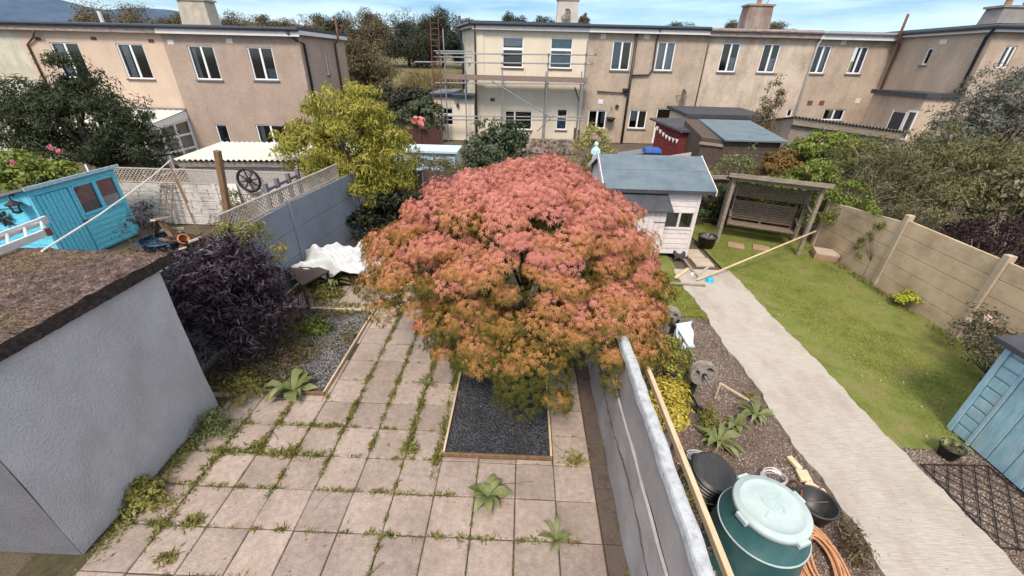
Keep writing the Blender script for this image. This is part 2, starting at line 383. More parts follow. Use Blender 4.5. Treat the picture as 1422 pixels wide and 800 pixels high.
rend_old = mat("render_old_cream", [(.50,.47,.36),(.58,.54,.43)], 1.5, .9, .4, 20, streak=((.27,.26,.20), .8, (1.5,1.5,.8)))
upvc = mat("white_upvc", [(.74,.74,.74),(.80,.80,.80)], 3, .35, spec=.5)
sill_m = mat("grey_sill", [(.13,.13,.15),(.18,.18,.2)], 6, .8)
sill_red = mat("brown_sill", [(.13,.075,.06),(.17,.1,.085)], 6, .8)
curtain_m = mat("net_curtain", [(.55,.55,.54),(.66,.66,.65)], 5, .9)
blue_curtain = mat("blue_blind", [(.20,.30,.38),(.30,.42,.50)], 5, .9)
dark_in = mat("dark_interior", [(.03,.028,.028),(.055,.05,.048)], 2, .9)
navy = mat("dark_blue_gutter", [(.014,.022,.036),(.024,.034,.05)], 4, .35, spec=.5)
fascia_m = mat("white_fascia", [(.55,.54,.53),(.66,.65,.64)], 4, .5)
fascia_old = mat("weathered_fascia", [(.15,.12,.11),(.28,.22,.20),(.36,.32,.31)], 3, .9, stretch=(1,1,4))
felt_m = mat("roof_felt", [(.045,.055,.065),(.075,.088,.10)], 3, .9, .3, 90)
felt_blue = mat("blue_grey_felt", [(.085,.12,.15),(.115,.155,.185),(.14,.18,.205)], 2.5, .9, .3, 120, streak=((.17,.19,.19), .4, (1,4,1)))
felt_grey = mat("dark_grey_felt", [(.04,.042,.05),(.07,.072,.082)], 4, .9, .4, 120)
black_p = mat("black_plastic", [(.014,.014,.016),(.028,.028,.03)], 8, .45, spec=.5, streak=((.075,.07,.065), .55, (7,7,4)))
iron = mat("grey_iron", [(.10,.088,.08),(.17,.15,.138),(.26,.235,.215)], 9, .55, .3, 60, metal=.25)
darkiron = mat("black_iron", [(.012,.010,.012),(.03,.024,.024)], 9, .6, .2, 60)
rust = mat("rusty_steel", [(.10,.04,.025),(.19,.085,.055)], 12, .8, .3, 60)
brownpipe = mat("brown_pipe", [(.085,.045,.035),(.13,.075,.055)], 9, .6)
galv = mat("galvanised_tube", [(.27,.275,.29),(.40,.41,.43)], 9, .45, metal=.7)
alu = mat("aluminium", [(.50,.50,.50),(.66,.66,.66)], 7, .45, metal=.35)
board_m = mat("scaffold_board", [(.17,.12,.10),(.27,.20,.165)], 4, .9, .3, 40, stretch=(1,8,8))
wood_grey = mat("weathered_timber", [(.14,.115,.09),(.25,.21,.165),(.32,.275,.22)], 4, .9, .5, 30, stretch=(1.5,1.5,7))
wood_dark = mat("dark_timber", [(.045,.032,.026),(.085,.062,.05),(.12,.09,.075)], 4, .9, .5, 30, stretch=(7,7,1.5))
wood_bench = mat("bench_timber", [(.12,.085,.062),(.20,.15,.11),(.26,.21,.16)], 5, .85, .4, 30, stretch=(1.5,7,7))
wood_new = mat("pale_new_timber", [(.42,.31,.19),(.56,.43,.28),(.62,.50,.34)], 4, .8, .3, 30, stretch=(7,1.2,7))
wood_brown = mat("brown_timber", [(.13,.075,.04),(.24,.15,.085)], 4, .85, .4, 30, stretch=(7,7,1.4))
wood_red = mat("red_stained_boards", [(.10,.016,.018),(.17,.03,.03)], 4, .8, .4, 30, stretch=(1.5,1.5,9))
trellis_m = mat("trellis_wood", [(.36,.30,.25),(.50,.43,.37)], 6, .9)
blue_shed = mat("bright_blue_boards", [(.085,.45,.61),(.12,.53,.69),(.20,.58,.72)], 4, .6, .3, 30, stretch=(2,2,6))
blue_pale = mat("faded_blue_boards", [(.20,.39,.49),(.29,.49,.59),(.42,.58,.64)], 3, .75, .4, 30, stretch=(6,6,1.4), streak=((.34,.36,.35), .8, (5,5,1.5)))
white_boards = mat("white_painted_boards", [(.50,.45,.44),(.63,.575,.565),(.69,.64,.63)], 4, .7, .3, 30, stretch=(2,2,6), streak=((.37,.31,.30), .5, (1,1,9)))
panel_blue = mat("blue_grey_concrete_panel", [(.185,.205,.245),(.225,.25,.295)], 3, .85, .35, 50, streak=((.14,.155,.18), .4, (1.5,1.5,1)))
panel_buff = mat("buff_concrete_panel", [(.44,.32,.20),(.54,.405,.265),(.59,.465,.325)], 2, .9, .35, 50, streak=((.22,.18,.135), .65, (1,1.3,2.5)))
postconc = mat("concrete_post", [(.33,.26,.19),(.45,.36,.265)], 5, .9, .4, 60, streak=((.20,.17,.14), .5, (3,3,1)))
stonewall_m = mat("stone_effect_panels", [(.40,.37,.36),(.58,.55,.53),(.66,.64,.61)], 5, .9, .9, 14, stretch=(1,1,2.2), streak=((.46,.40,.28), .6, (1.2,1.2,1)))
corr_white = mat("corrugated_white_sheet", [(.56,.54,.48),(.68,.66,.60)], 2, .6, streak=((.42,.39,.31), .5, (3,.4,1)))
corr_grey = mat("corrugated_grey_sheet", [(.13,.12,.115),(.22,.20,.19)], 4, .9)
pale_blue = mat("pale_blue_panel", [(.40,.53,.62),(.50,.62,.69)], 2, .5)
white_sheet = mat("white_tarpaulin", [(.46,.485,.50),(.56,.58,.595)], 3, .45, .2, 12, streak=((.38,.38,.36), .5, (2.5,2.5,2.5)))
bin_green = mat("dark_green_plastic", [(.014,.075,.08),(.026,.10,.105)], 3, .5, .15, 200, spec=.5, streak=((.09,.15,.15), .6, (5,5,2.2)))
lid_m = mat("pale_green_grey_lid", [(.30,.39,.39),(.38,.46,.455),(.44,.51,.50)], 3, .55, .15, 90, spec=.4, streak=((.34,.42,.41), .5, (5,5,5)))
hose_or = mat("terracotta_hose", [(.42,.20,.10),(.55,.29,.16)], 9, .55)
hose_gr = mat("grey_hose", [(.28,.28,.27),(.42,.42,.41)], 9, .6)
turq = mat("turquoise_plastic", [(.0,.33,.52),(.0,.40,.60)], 4, .4, spec=.5)
turq_pale = mat("pale_turquoise_stone", [(.36,.60,.62),(.48,.70,.70)], 8, .6)
terra = mat("terracotta_slab", [(.30,.19,.125),(.38,.25,.175)], 5, .9, .4, 50)
tile_buff = mat("buff_offcut_stone", [(.50,.39,.25),(.62,.51,.36)], 5, .85)
paperbag = mat("white_blue_plastic_bag", [(.62,.66,.70),(.68,.72,.75),(.20,.42,.62)], 5, .45, .4, 12, contrast=(.35,.66))
maroon_blind = mat("maroon_blind", [(.30,.035,.06),(.38,.05,.08)], 5, .9)
bark = mat("bark", [(.06,.045,.035),(.13,.10,.08)], 9, .95, .7, 30, stretch=(1,1,.3))
bark_pale = mat("pale_bark", [(.20,.16,.12),(.32,.27,.21)], 9, .95, .6, 30, stretch=(1,1,.3))
bark_dark = mat("dark_bark", [(.025,.018,.016),(.06,.045,.04)], 9, .95, .7, 30)
slabstone = mat("pale_concrete_slab", [(.36,.29,.22),(.47,.39,.31)], 4, .9, .4, 50)
def glass_mat(name="window_glass", tint=(.8,.85,.9)):
    m = bpy.data.materials.new(name); m.use_nodes = True; t = m.node_tree; t.nodes.clear()
    o = t.nodes.new("ShaderNodeOutputMaterial"); g = t.nodes.new("ShaderNodeBsdfGlossy"); tr = t.nodes.new("ShaderNodeBsdfTransparent")
    g.inputs["Roughness"].default_value = .06; g.inputs["Color"].default_value = (.9,.95,1,1); tr.inputs["Color"].default_value = (*tint, 1)
    f = t.nodes.new("ShaderNodeFresnel"); f.inputs["IOR"].default_value = 1.55
    ad = t.nodes.new("ShaderNodeMath"); ad.operation = 'MULTIPLY_ADD'; ad.inputs[1].default_value = 1.2; ad.inputs[2].default_value = .03
    mx = t.nodes.new("ShaderNodeMixShader"); t.links.new(f.outputs[0], ad.inputs[0]); t.links.new(ad.outputs[0], mx.inputs[0])
    t.links.new(tr.outputs[0], mx.inputs[1]); t.links.new(g.outputs[0], mx.inputs[2]); t.links.new(mx.outputs[0], o.inputs[0])
    return m
glass = glass_mat()

# ---------------------------------------------------------------- ground
def sm(t): t = max(0., min(1., t)); return t*t*(3-2*t)
def gx(u): return -5+45*(2*u-1)+900*(2*u-1)**5
def gy(v): return 12+40*(2*v-1)+700*(2*v-1)**5
RND = random.Random(7); NPR = np.random.default_rng(7)
struct('ground', MB().grid(lambda u, v: (lambda x, y: (x, y, -.035-1.15*sm((-x-8.5)/5)*sm((y-10.5)/5)))(gx(u), gy(v)), 60, 60), soil)

# patio of square slabs 0.45 m, joints open; the two chipping beds are left out of it
S = .45
BED_A = (-1.80, -.46, .96, 4.75)          # black slate bed under the maple: x0 x1 y0 y1
BED_B = (-5.62, -3.66, 1.90, 4.14)        # weathered slate bed beside the outhouse
def inbed(x0, x1, y0, y1, b, m=.02): return x0 < b[1]-m and x1 > b[0]+m and y0 < b[3]-m and y1 > b[2]+m
pm = MB(); slabs = []
for j in range(-4, 12):
    for i in range(0, 12):
        x1 = -i*S; x0 = x1-S; y0 = j*S; y1 = y0+S
        segs = [(x0, x1, y0, y1)]
        for b in (BED_A, BED_B):
            ns = []
            for (a0, a1, c0, c1) in segs:
                if not inbed(a0, a1, c0, c1, b): ns.append((a0, a1, c0, c1)); continue
                if a0 < b[0]-.03: ns.append((a0, b[0], c0, c1))
                if a1 > b[1]+.03: ns.append((b[1], a1, c0, c1))
                q0, q1 = max(a0, b[0]), min(a1, b[1])
                if c0 < b[2]-.03: ns.append((q0, q1, c0, b[2]))
                if c1 > b[3]+.03: ns.append((q0, q1, b[3], c1))
            segs = ns
        if x0 < -5.02 and y0 < 1.7: segs = [(max(a0, -5.0), a1, c0, c1) for a0, a1, c0, c1 in segs if a1 > -4.9]
        slabs += segs
for (a0, a1, c0, c1) in slabs:
    g = RND.uniform(.003, .007); a0 += g; a1 -= g; c0 += g; c1 -= g
    if a1-a0 < .05 or c1-c0 < .05: continue
    z = [RND.uniform(-.004, .006) for _ in range(4)]; bz = RND.uniform(-.004, .004); e = .008
    pm.add([(a0,c0,-.03),(a1,c0,-.03),(a1,c1,-.03),(a0,c1,-.03),
            (a0,c0,z[0]+bz-e),(a1,c0,z[1]+bz-e),(a1,c1,z[2]+bz-e),(a0,c1,z[3]+bz-e),
            (a0+e,c0+e,z[0]+bz),(a1-e,c0+e,z[1]+bz),(a1-e,c1-e,z[2]+bz),(a0+e,c1-e,z[3]+bz)],
           [(0,1,5,4),(1,2,6,5),(2,3,7,6),(3,0,4,7),(4,5,9,8),(5,6,10,9),(6,7,11,10),(7,4,8,11),(8,9,10,11)])
struct('patio', pm, slab_m)
struct('patio_joints', MB().box(-5.5, .0, -2, 5.5, -.03, -.018), joint_m)
ck = MB(); rc = random.Random(44)
for (x_, y_, a_, L_) in ((-.22,1.62,1.9,.42),(-.16,2.05,1.2,.4),(-.33,1.12,2.4,.3),(-1.1,.62,.25,.42),(-3.05,.2,1.1,.4),(-2.5,-.6,.6,.5),(-3.9,1.1,2.0,.36),(-.5,-.75,1.4,.4)):
    p_ = V3((x_, y_, .0045)); pts_ = [p_]
    for q_ in range(7): a_ += rc.uniform(-.45,.45); p_ = p_+V3((math.cos(a_), math.sin(a_), 0))*L_/7; pts_.append(p_)
    ck.tube(pts_, .0028, 4)
struct('slab_cracks', ck, joint_m)
gm = MB()
for k in range(-3, 14):
    gm.box(.008, .2, k*.62+.004, k*.62+.616, -.03, -.004+RND.uniform(-.003,.003))
struct('gully', gm, gully_m, bevel=.004)

def edging(name, b, h, mats, label, sides):
    t = thing(name, label, 'edging', ((b[0]+b[1])/2, b[2], 0)); w = .025
    for s in sides:
        m = MB()
        if s == 'l': m.box(b[0], b[0]+w, b[2]+w+.002, b[3]-w-.002, -.02, h)
        if s == 'r': m.box(b[1]-w, b[1], b[2]+w+.002, b[3]-w-.002, -.02, h+.003)
        if s == 'n': m.box(b[0], b[1], b[2], b[2]+w, -.02, h+.004)
        if s == 'f': m.box(b[0], b[1], b[3]-w, b[3], -.02, h)
        part('board', m, mats[s], t, bevel=.003)
edging('timber_edging', BED_A, .05, dict(l=wood_new, r=wood_new, n=wood_brown, f=wood_new), 'narrow timber boards framing the black slate bed under the red maple', 'lrnf')
edging('timber_edging', BED_B, .05, dict(l=wood_new, r=wood_new, n=wood_brown, f=wood_new), 'narrow timber boards framing the weedy grey slate bed by the purple shrub', 'rnf')
struct('slate_bed', MB().box(BED_A[0]+.025, BED_A[1]-.025, BED_A[2]+.025, BED_A[3]-.025, -.03, .012), slate_m)
struct('weathered_slate_bed', MB().box(BED_B[0], BED_B[1]-.025, BED_B[2]+.025, BED_B[3]-.025, -.03, .010), speckle(mat("old_slate_bed", [(.05,.045,.042),(.10,.095,.095)], 4, .95), [(.4,.4,.42),(1.1,1.1,1.1)], 50, 1, .9))
def chips(name, x0, x1, y0, y1, z, n, size, m, label, seed, mask=None):
    r = np.random.default_rng(seed)
    P = np.stack([r.uniform(x0, x1, n), r.uniform(y0, y1, n), np.full(n, z)+r.uniform(0, size*.35, n)], 1)
    if mask is not None: P = P[mask(P)]; n = len(P)
    a = r.uniform(0, 2*np.pi, n); tilt = r.normal(size=(n,3))*.35+np.array([0,0,1]); tilt /= np.linalg.norm(tilt, axis=1, keepdims=True)
    T = np.stack([np.cos(a), np.sin(a), 0*a], 1); T -= tilt*(T*tilt).sum(1, keepdims=True); T /= np.linalg.norm(T, axis=1, keepdims=True); B = np.cross(tilt, T)
    tv = np.array([(-1,-.4,-.3),(.3,-.7,-.3),(1,.2,-.3),(-.2,.7,-.3),(-.8,-.3,.3),(.25,-.5,.3),(.8,.15,.3),(-.15,.55,.3)])
    tf = np.array([(4,5,6,7),(0,1,5,4),(1,2,6,5),(2,3,7,6),(3,0,4,7)])
    s = (size*r.uniform(.5, 1.2, n))[:,None,None]
    V = (P[:,None]+s*(tv[None,:,0,None]*T[:,None]+tv[None,:,1,None]*B[:,None]+tv[None,:,2,None]*tilt[:,None])).reshape(-1,3)
    F = (tf[None]+(np.arange(n)*8)[:,None,None]).reshape(-1,4)
    return struct(name, MB().arr(V, F), m, kind='stuff', label=label)
chips('slate_chippings', BED_A[0]+.04, BED_A[1]-.04, BED_A[2]+.04, BED_A[3]-.04, .014, 13000, .017, chip_m, 'black slate chippings', 1)
chips('weathered_chippings', BED_B[0]+.04, BED_B[1]-.04, BED_B[2]+.04, BED_B[3]-.04, .012, 8000, .016, oldslate_m, 'pale grey slate chippings', 2)

# the neighbour's side: concrete path, lawn, gravel strip
PX0, PX1, PY1 = 2.66, 3.98, 6.36
pth = MB()
def pathf(u, v):
    y = -2.5+(PY1+2.5)*v; x = PX0+(PX1-PX0)*u
    if u == 0: x += .03*math.sin(y*3.1)+.018*math.sin(y*9)+.012*math.sin(y*23)
    if u == 1: x += .02*math.sin(y*2.3+1)+.014*math.sin(y*11)+.01*math.sin(y*27)
    return (x, y, .05+.004*math.sin(u*3)+.003*math.sin(y*2))
pth.grid(pathf, 6, 90); n0 = len(pth.v)
for col in (0, 6):
    row = [pth.v[j*7+col] for j in range(91)]
    pth.add(row+[(p[0], p[1], -.04) for p in row], [(j, j+1, j+92, j+91) if col == 0 else (j+1, j, j+91, j+92) for j in range(90)])
row = [pth.v[90*7+i] for i in range(7)]; pth.add(row+[(p[0], p[1], -.04) for p in row], [(i, i+7, i+8, i+1) for i in range(6)])
struct('path', pth, conc_path)
struct('lawn', MB().grid(lambda u, v: (3.9+3.25*u, 1.35+8.4*v, .012+.012*math.sin(u*9+v*4)), 12, 24), lawn_m)
struct('grass_strip', MB().grid(lambda u, v: (1.4+1.4*u, 4.35+3*v, .012), 4, 8), lawn_m)
struct('gravel_strip', MB().box(.3, 2.68, -2.2, 4.3, -.03, .006), gravel_m)
struct('gravel_patch', MB().box(3.95, 7.1, -1.5, 1.36, -.03, .008), gravel_m)
chips('gravel_stones', .35, 2.66, -1.6, 4.3, .012, 13000, .013, pebble_m, 'mixed brown gravel', 3)
chips('gravel_stones', 4.0, 6.0, -.8, 1.45, .012, 7000, .013, pebble_m, 'mixed brown gravel', 4)
def grass(name, x0, x1, y0, y1, n, h, m, seed, label, fn=None, z=.012):
    r = np.random.default_rng(seed)
    P = np.stack([r.uniform(x0, x1, n), r.uniform(y0, y1, n), np.full(n, z)], 1)
    if fn is not None: P = P[fn(P, r)]; n = len(P)
    up = r.normal(size=(n,3))*.55+np.array([0,0,1.]); up /= np.linalg.norm(up, axis=1, keepdims=True)
    N = r.normal(size=(n,3))
    V, F = leaves(r, P, N, h, 'dash', 0, up)
    return struct(name, MB().arr(V, F), m, kind='stuff', label=label)
grass_m = leafmat("grass_blade", [(.09,.115,.015),(.185,.225,.033),(.285,.31,.055),(.40,.36,.13)], cscale=2, trans=.15)
grass('lawn_grass', 3.97, 7.08, 1.3, 9.6, 90000, .035, grass_m, 5, 'short patchy lawn grass',
      lambda P, r: (P[:,0] > 4.0+.05*np.sin(P[:,1]*5)) & ~((P[:,1] < 1.5) & (r.random(len(P)) < .4)) & ~((P[:,0] > 6.55+.15*np.sin(P[:,1]*2.1)) & (r.random(len(P)) < .75)))
grass('strip_grass', 1.5, 2.72, 4.25, 6.3, 16000, .04, grass_m, 6, 'short grass beside the gravel')

# ---------------------------------------------------------------- facades
def facade(T, m, org, u, L, z0, z1, holes, rev=.10):
    """front face with real openings; holes (u0,u1,v0,v1) along the wall; u = direction along the wall, inward is u turned left"""
    o = V3((org[0], org[1], 0)); u = V3((u[0], u[1], 0)).normalized(); w = V3((-u.y, u.x, 0))
    us = sorted({0, L, *[h[0] for h in holes], *[h[1] for h in holes]}); zs = sorted({z0, z1, *[h[2] for h in holes], *[h[3] for h in holes]})
    mb = MB(); P = lambda a, z, d=0: o+u*a+w*d+V3((0,0,z))
    for i in range(len(us)-1):
        for j in range(len(zs)-1):
            a, b, c, d = us[i], us[i+1], zs[j], zs[j+1]; ca, cz = (a+b)/2, (c+d)/2
            if any(h[0] < ca < h[1] and h[2] < cz < h[3] for h in holes): continue
            mb.add([P(a,c), P(b,c), P(b,d), P(a,d)], [(0,1,2,3)])
    for (a, b, c, d) in holes:
        mb.add([P(a,c), P(b,c), P(b,d), P(a,d), P(a,c,rev), P(b,c,rev), P(b,d,rev), P(a,d,rev)], [(0,4,5,1),(1,5,6,2),(2,6,7,3),(3,7,4,0)])
    part('wall', mb, m, T)
    return P
def window(T, P, u0, u1, z0, z1, style='two', sill=None, curtain=None, d=.07, fr=.055, frame_m=None, name='window'):
    fm = frame_m or upvc
    f = MB()
    def bar(a, b, c, e, dd=0):
        f.hexa([P(a,c,d-.03-dd), P(b,c,d-.03-dd), P(b,c,d+.03), P(a,c,d+.03), P(a,e,d-.03-dd), P(b,e,d-.03-dd), P(b,e,d+.03), P(a,e,d+.03)])
    bar(u0, u1, z0, z0+fr); bar(u0, u1, z1-fr, z1); bar(u0, u0+fr, z0+fr, z1-fr, -.002); bar(u1-fr, u1, z0+fr, z1-fr, -.002)
    um = (u0+u1)/2
    if style == 'two': bar(um-.045, um+.045, z0+fr, z1-fr, .004)
    if style == 'trans': zm = z0+(z1-z0)*.62; bar(u0+fr, u1-fr, zm-.06, zm+.06, .004)
    if style == 'one_trans': um2 = u0+(u1-u0)*.36; bar(um2-.04, um2+.04, z0+fr, z1-fr, .004)
    if style == 'door': bar(u0+fr, u1-fr, z0+fr, z0+(z1-z0)*.45, -.004)
    ob = part(name, f, fm, T)
    part('pane', MB().add([P(u0+fr*.5,z0+fr*.5,d+.012), P(u1-fr*.5,z0+fr*.5,d+.012), P(u1-fr*.5,z1-fr*.5,d+.012), P(u0+fr*.5,z1-fr*.5,d+.012)], [(0,1,2,3)]), glass, ob)
    if sill: part('sill', MB().hexa([P(u0-.06,z0-.07,-.07), P(u1+.06,z0-.07,-.07), P(u1+.06,z0-.07,.1), P(u0-.06,z0-.07,.1), P(u0-.06,z0-.012,-.07), P(u1+.06,z0-.012,-.07), P(u1+.06,z0-.004,.1), P(u0-.06,z0-.004,.1)]), sill, ob)
    if curtain:
        cm, ranges = curtain
        c = MB()
        for (a, b, e, g) in ranges:
            A, B_ = u0+(u1-u0)*a, u0+(u1-u0)*b; E, G = z0+(z1-z0)*e, z0+(z1-z0)*g
            c.grid(lambda s, t: P(A+(B_-A)*s, E+(G-E)*t, .2+.025*math.sin(s*(B_-A)*55)), max(6, int((B_-A)*40)), 2)
        part('curtain', c, cm, ob)
    return ob
def shell(T, P, L, z0, z1, depth, sides=('l','r','b'), m=None):
    """the rest of the house behind its front: side walls, back, a floor between storeys, flat top under the roof"""
    m = m or dark_in; s = MB(); q = .012
    if 'l' in sides: s.add([P(0,z0,q), P(0,z1,q), P(0,z1,depth), P(0,z0,depth)], [(0,1,2,3)])
    if 'r' in sides: s.add([P(L,z0,q), P(L,z0,depth), P(L,z1,depth), P(L,z1,q)], [(0,1,2,3)])
    if 'b' in sides: s.add([P(0,z0,depth), P(0,z1,depth), P(L,z1,depth), P(L,z0,depth)], [(0,1,2,3)])
    part('side_wall', s, m, T)
    inn = MB(); e = .06; iz = .3
    inn.add([P(e,z0,3.2), P(L-e,z0,3.2), P(L-e,z1-.05,3.2), P(e,z1-.05,3.2)], [(0,1,2,3)])
    inn.add([P(e,2.62,iz), P(L-e,2.62,iz), P(L-e,2.62,3.2), P(e,2.62,3.2)], [(0,1,2,3)])
    part('interior', inn, dark_in, T)
def flat_roof(T, P, L, z, depth, over=.25, lo=0, ro=0, gutter=True, fm=None, gm=None, th=.16, name='roof'):
    r = MB().hexa([P(-lo,z,-over+.02), P(L+ro,z,-over+.02), P(L+ro,z,depth), P(-lo,z,depth), P(-lo,z+th,-over), P(L+ro,z+th,-over), P(L+ro,z+th+.05,depth), P(-lo,z+th+.05,depth)])
    ob = part(name, r, felt_m, T)
    part('fascia', MB().hexa([P(-lo,z-.22,-over-.03), P(L+ro,z-.22,-over-.03), P(L+ro,z-.22,-over+.01), P(-lo,z-.22,-over+.01), P(-lo,z+.02,-over-.03), P(L+ro,z+.02,-over-.03), P(L+ro,z+.02,-over+.01), P(-lo,z+.02,-over+.01)]), fm or fascia_m, ob)
    part('soffit', MB().hexa([P(-lo,z-.125,-over+.012), P(L+ro,z-.125,-over+.012), P(L+ro,z-.125,-.004), P(-lo,z-.125,-.004), P(-lo,z-.10,-over+.012), P(L+ro,z-.10,-over+.012), P(L+ro,z-.10,-.004), P(-lo,z-.10,-.004)]), fm or fascia_m, ob)
    if gutter:
        g = MB(); a0 = P(-lo, z+.06, -over-.075); a1 = P(L+ro, z+.06, -over-.075)
        g.tube([a0, a1], .085, 10)
        part('gutter', g, gm or navy, ob, smooth=False)
    return ob
def chimney(T, c, w, d, z0, z1, m, pots, capm=None):
    ch = part('chimney', MB().hexa([(c[0]-w/2,c[1]-d/2,z0),(c[0]+w/2,c[1]-d/2,z0),(c[0]+w/2,c[1]+d/2,z0),(c[0]-w/2,c[1]+d/2,z0),
        (c[0]-w*.44,c[1]-d*.44,z1),(c[0]+w*.44,c[1]-d*.44,z1),(c[0]+w*.44,c[1]+d*.44,z1),(c[0]-w*.44,c[1]+d*.44,z1)]), m, T)
    part('cap', MB().box(c[0]-w*.5, c[0]+w*.5, c[1]-d*.5, c[1]+d*.5, z1+.002, z1+.09), capm or m, ch)
    for k in range(pots):
        x = c[0]+(k-(pots-1)/2)*w*.42
        part('chimney_pot', MB().lathe((x, c[1], z1+.09), [(.15,0),(.13,.08),(.12,.34),(.145,.36),(.145,.42),(.1,.42)], 12, cap1=True), mat("pot", [(.25,.12,.075),(.36,.2,.14)], 6), ch, smooth=True)
    return ch
def downpipe(T, pts, m, r=.045, name='downpipe'):
    return part(name, MB().tube(pts, r, 8), m, T, smooth=True)
def wpix(Yv, xl, xr, yt, yb, x0):
    """opening of a wall facing the camera at depth Yv, from its edges in the photograph, relative to the wall's left end"""
    ym = (yt+yb)/2; xc = (xl+xr)/2
    return (FY(xl, ym, Yv).x-x0, FY(xr, ym, Yv).x-x0, FY(xc, yb, Yv).z, FY(xc, yt, Yv).z)
# ---------------------------------------------------------------- far terrace on the left (front at Y = 20)
YL, ZL = 20.0, 5.22
xa, xb, xc_ = FY(21.5, 42, YL).x, FY(224, 52, YL).x, -11.79
# old cream house, cut by the left border of the photograph
T = thing('terraced_house', 'mottled old cream rendered house at the far left end of the terrace', 'house', (xa-3, YL, 0), 'houses across the gardens')
P = facade(T, rend_old, (xa-7, YL), (1,0), 7, -1.3, ZL, [])
shell(T, P, 7, -1.3, ZL, 5.6, ('l','b'), rend_old); flat_roof(T, P, 7, ZL, 5.6, fm=fascia_old)
# peach house
T = thing('terraced_house', 'peach rendered house with a white lean-to, left of the pinkish pebbledash house', 'house', ((xa+xb)/2, YL, 0), 'houses across the gardens')
w1 = wpix(YL, 78.5, 117, 59, 108, xa); w2 = wpix(YL, 169.2, 205.7, 60.8, 109.4, xa)
P = facade(T, rend_peach, (xa, YL), (1,0), xb-xa, -1.3, ZL, [w1, w2])
for w in (w1, w2): window(T, P, *w, sill=sill_red, curtain=(curtain_m, [(.05,.3,.05,.95)]))
shell(T, P, xb-xa, -1.3, ZL, 5.6, ('b',)); flat_roof(T, P, xb-xa, ZL, 5.6, fm=fascia_old)
downpipe(T, [FY(47,43,YL-.3), FY(46,52,YL-.1), FY(38,62,YL-.06), V3((FY(38,62,YL-.06).x, YL-.06, .1))], brownpipe)
for px_, py_ in ((53,54),(130,53.5),(210,57)):
    c = FY(px_, py_, YL); part('air_vent', MB().box(c.x-.14, c.x+.14, YL-.012, YL+.01, c.z-.07, c.z+.07), rust, T)
c = FY(143.5, 33, YL+2); part('flue_pipe', MB().tube([(c.x, YL+2, ZL+.1), (c.x, YL+2, ZL+.75)], .09, 9), fascia_m, T)
# pinkish-grey house with its gable end
T = thing('terraced_house', 'pinkish pebbledash end house with a plain gable wall and rusty soil pipe', 'house', ((xb+xc_)/2, YL, 0), 'houses across the gardens')
w1 = wpix(YL, 266.4, 301.9, 63.5, 110.5, xb); w2 = wpix(YL, 347.8, 381.8, 65.5, 111, xb); w3 = wpix(YL, 302, 318, 173, 200, xb); w4 = wpix(YL, 358, 398, 173.5, 202, xb)
P = facade(T, peb_pink, (xb, YL), (1,0), xc_-xb, -1.3, ZL, [w1, w2, w3, w4])
window(T, P, *w1, sill=sill_m, curtain=(curtain_m, [(.03,.16,.03,.97),(.84,.97,.03,.97)])); window(T, P, *w2, sill=sill_m, curtain=(blue_curtain, [(.55,.95,.03,.35)])); window(T, P, *w4, sill=sill_m, curtain=(curtain_m, [(.05,.2,.05,.95)]))
window(T, P, *w3, style='single', sill=sill_m)
g0 = FX(447, 72, xc_); g1 = FX(453.5, 104, xc_)
Pg = facade(T, peb_pink, (xc_, YL), (0,1), 5.6, -1.3, ZL, [(2.55, 2.85, g1.z, g0.z)])
window(T, Pg, 2.55, 2.85, g1.z, g0.z, style='single', sill=sill_m)
shell(T, P, xc_-xb, -1.3, ZL, 5.6, ('b',)); flat_roof(T, P, xc_-xb, ZL, 5.6, ro=.2)
part('bargeboard', MB().box(xc_+.17, xc_+.21, YL-.2, YL+5.6, ZL-.14, ZL+.03), fascia_m, T)
a = FX(417, 50, xc_+.07); downpipe(T, [(xc_-.35, YL-.33, ZL-.02), (xc_-.1, YL-.1, ZL-.35), (xc_+.07, YL+.35, ZL-.5), (xc_+.07, YL+.35, .1)], black_p, .06)
b = FX(465, 60, xc_+.07); downpipe(T, [(xc_+.07, b.y, .5), (xc_+.07, b.y, ZL-.4), (xc_+.27, b.y+.1, ZL-.15), (xc_+.27, b.y+.1, ZL+.9)], rust, .06, 'soil_pipe')
for px_, py_ in ((237,58.5),(318.5,57)):
    c = FY(px_, py_, YL); part('air_vent', MB().box(c.x-.15, c.x+.15, YL-.014, YL+.01, c.z-.1, c.z+.1), fascia_m, T)
c = FY(277, 20, YL+2.6)
chimney(T, (c.x, YL+2.6), 1.55, .95, ZL-.1, c.z+.55, mat("chimney_cream", [(.36,.32,.26),(.50,.46,.39)], 2, .9, .4, 30, streak=((.22,.12,.07), .6, (2,2,.6))), 2)
# lean-to on the peach house: its glazed side faces right, its ribbed roof falls from the house wall towards the camera
x1 = FY(256, 153, YL).x; yf = FX(197, 183, x1).y; zt0 = FX(195, 185, x1).z; zt1 = zt0+.22; x0 = x1-3.4; gz = -1.1
T = thing('conservatory', 'white framed lean-to conservatory with ribbed roof against the peach house', 'lean-to', (x1-1.5, yf, gz))
fr = MB(); ysd = [yf+(YL-.03-yf)*k/3 for k in range(4)]
for k, y in enumerate(ysd): fr.box(x1-.04, x1+.04, y-.045, y+.045, gz, zt0+.2*k/3)
for z in (gz+.1, gz+.95, .0+gz+1.62): fr.box(x1-.038, x1+.038, yf, YL-.03, z-.045, z+.045)
fr.beam((x1, yf-.05, zt0), (x1, YL-.03, zt1), .09, .09)
for k in range(6): x = x0+(x1-x0)*k/5; fr.box(x-.04, x+.04, yf-.04, yf+.04, gz, zt0)
for z in (gz+.95, zt0): fr.box(x0, x1, yf-.045, yf+.045, z-.045, z+.045)
part('frame', fr, upvc, T)
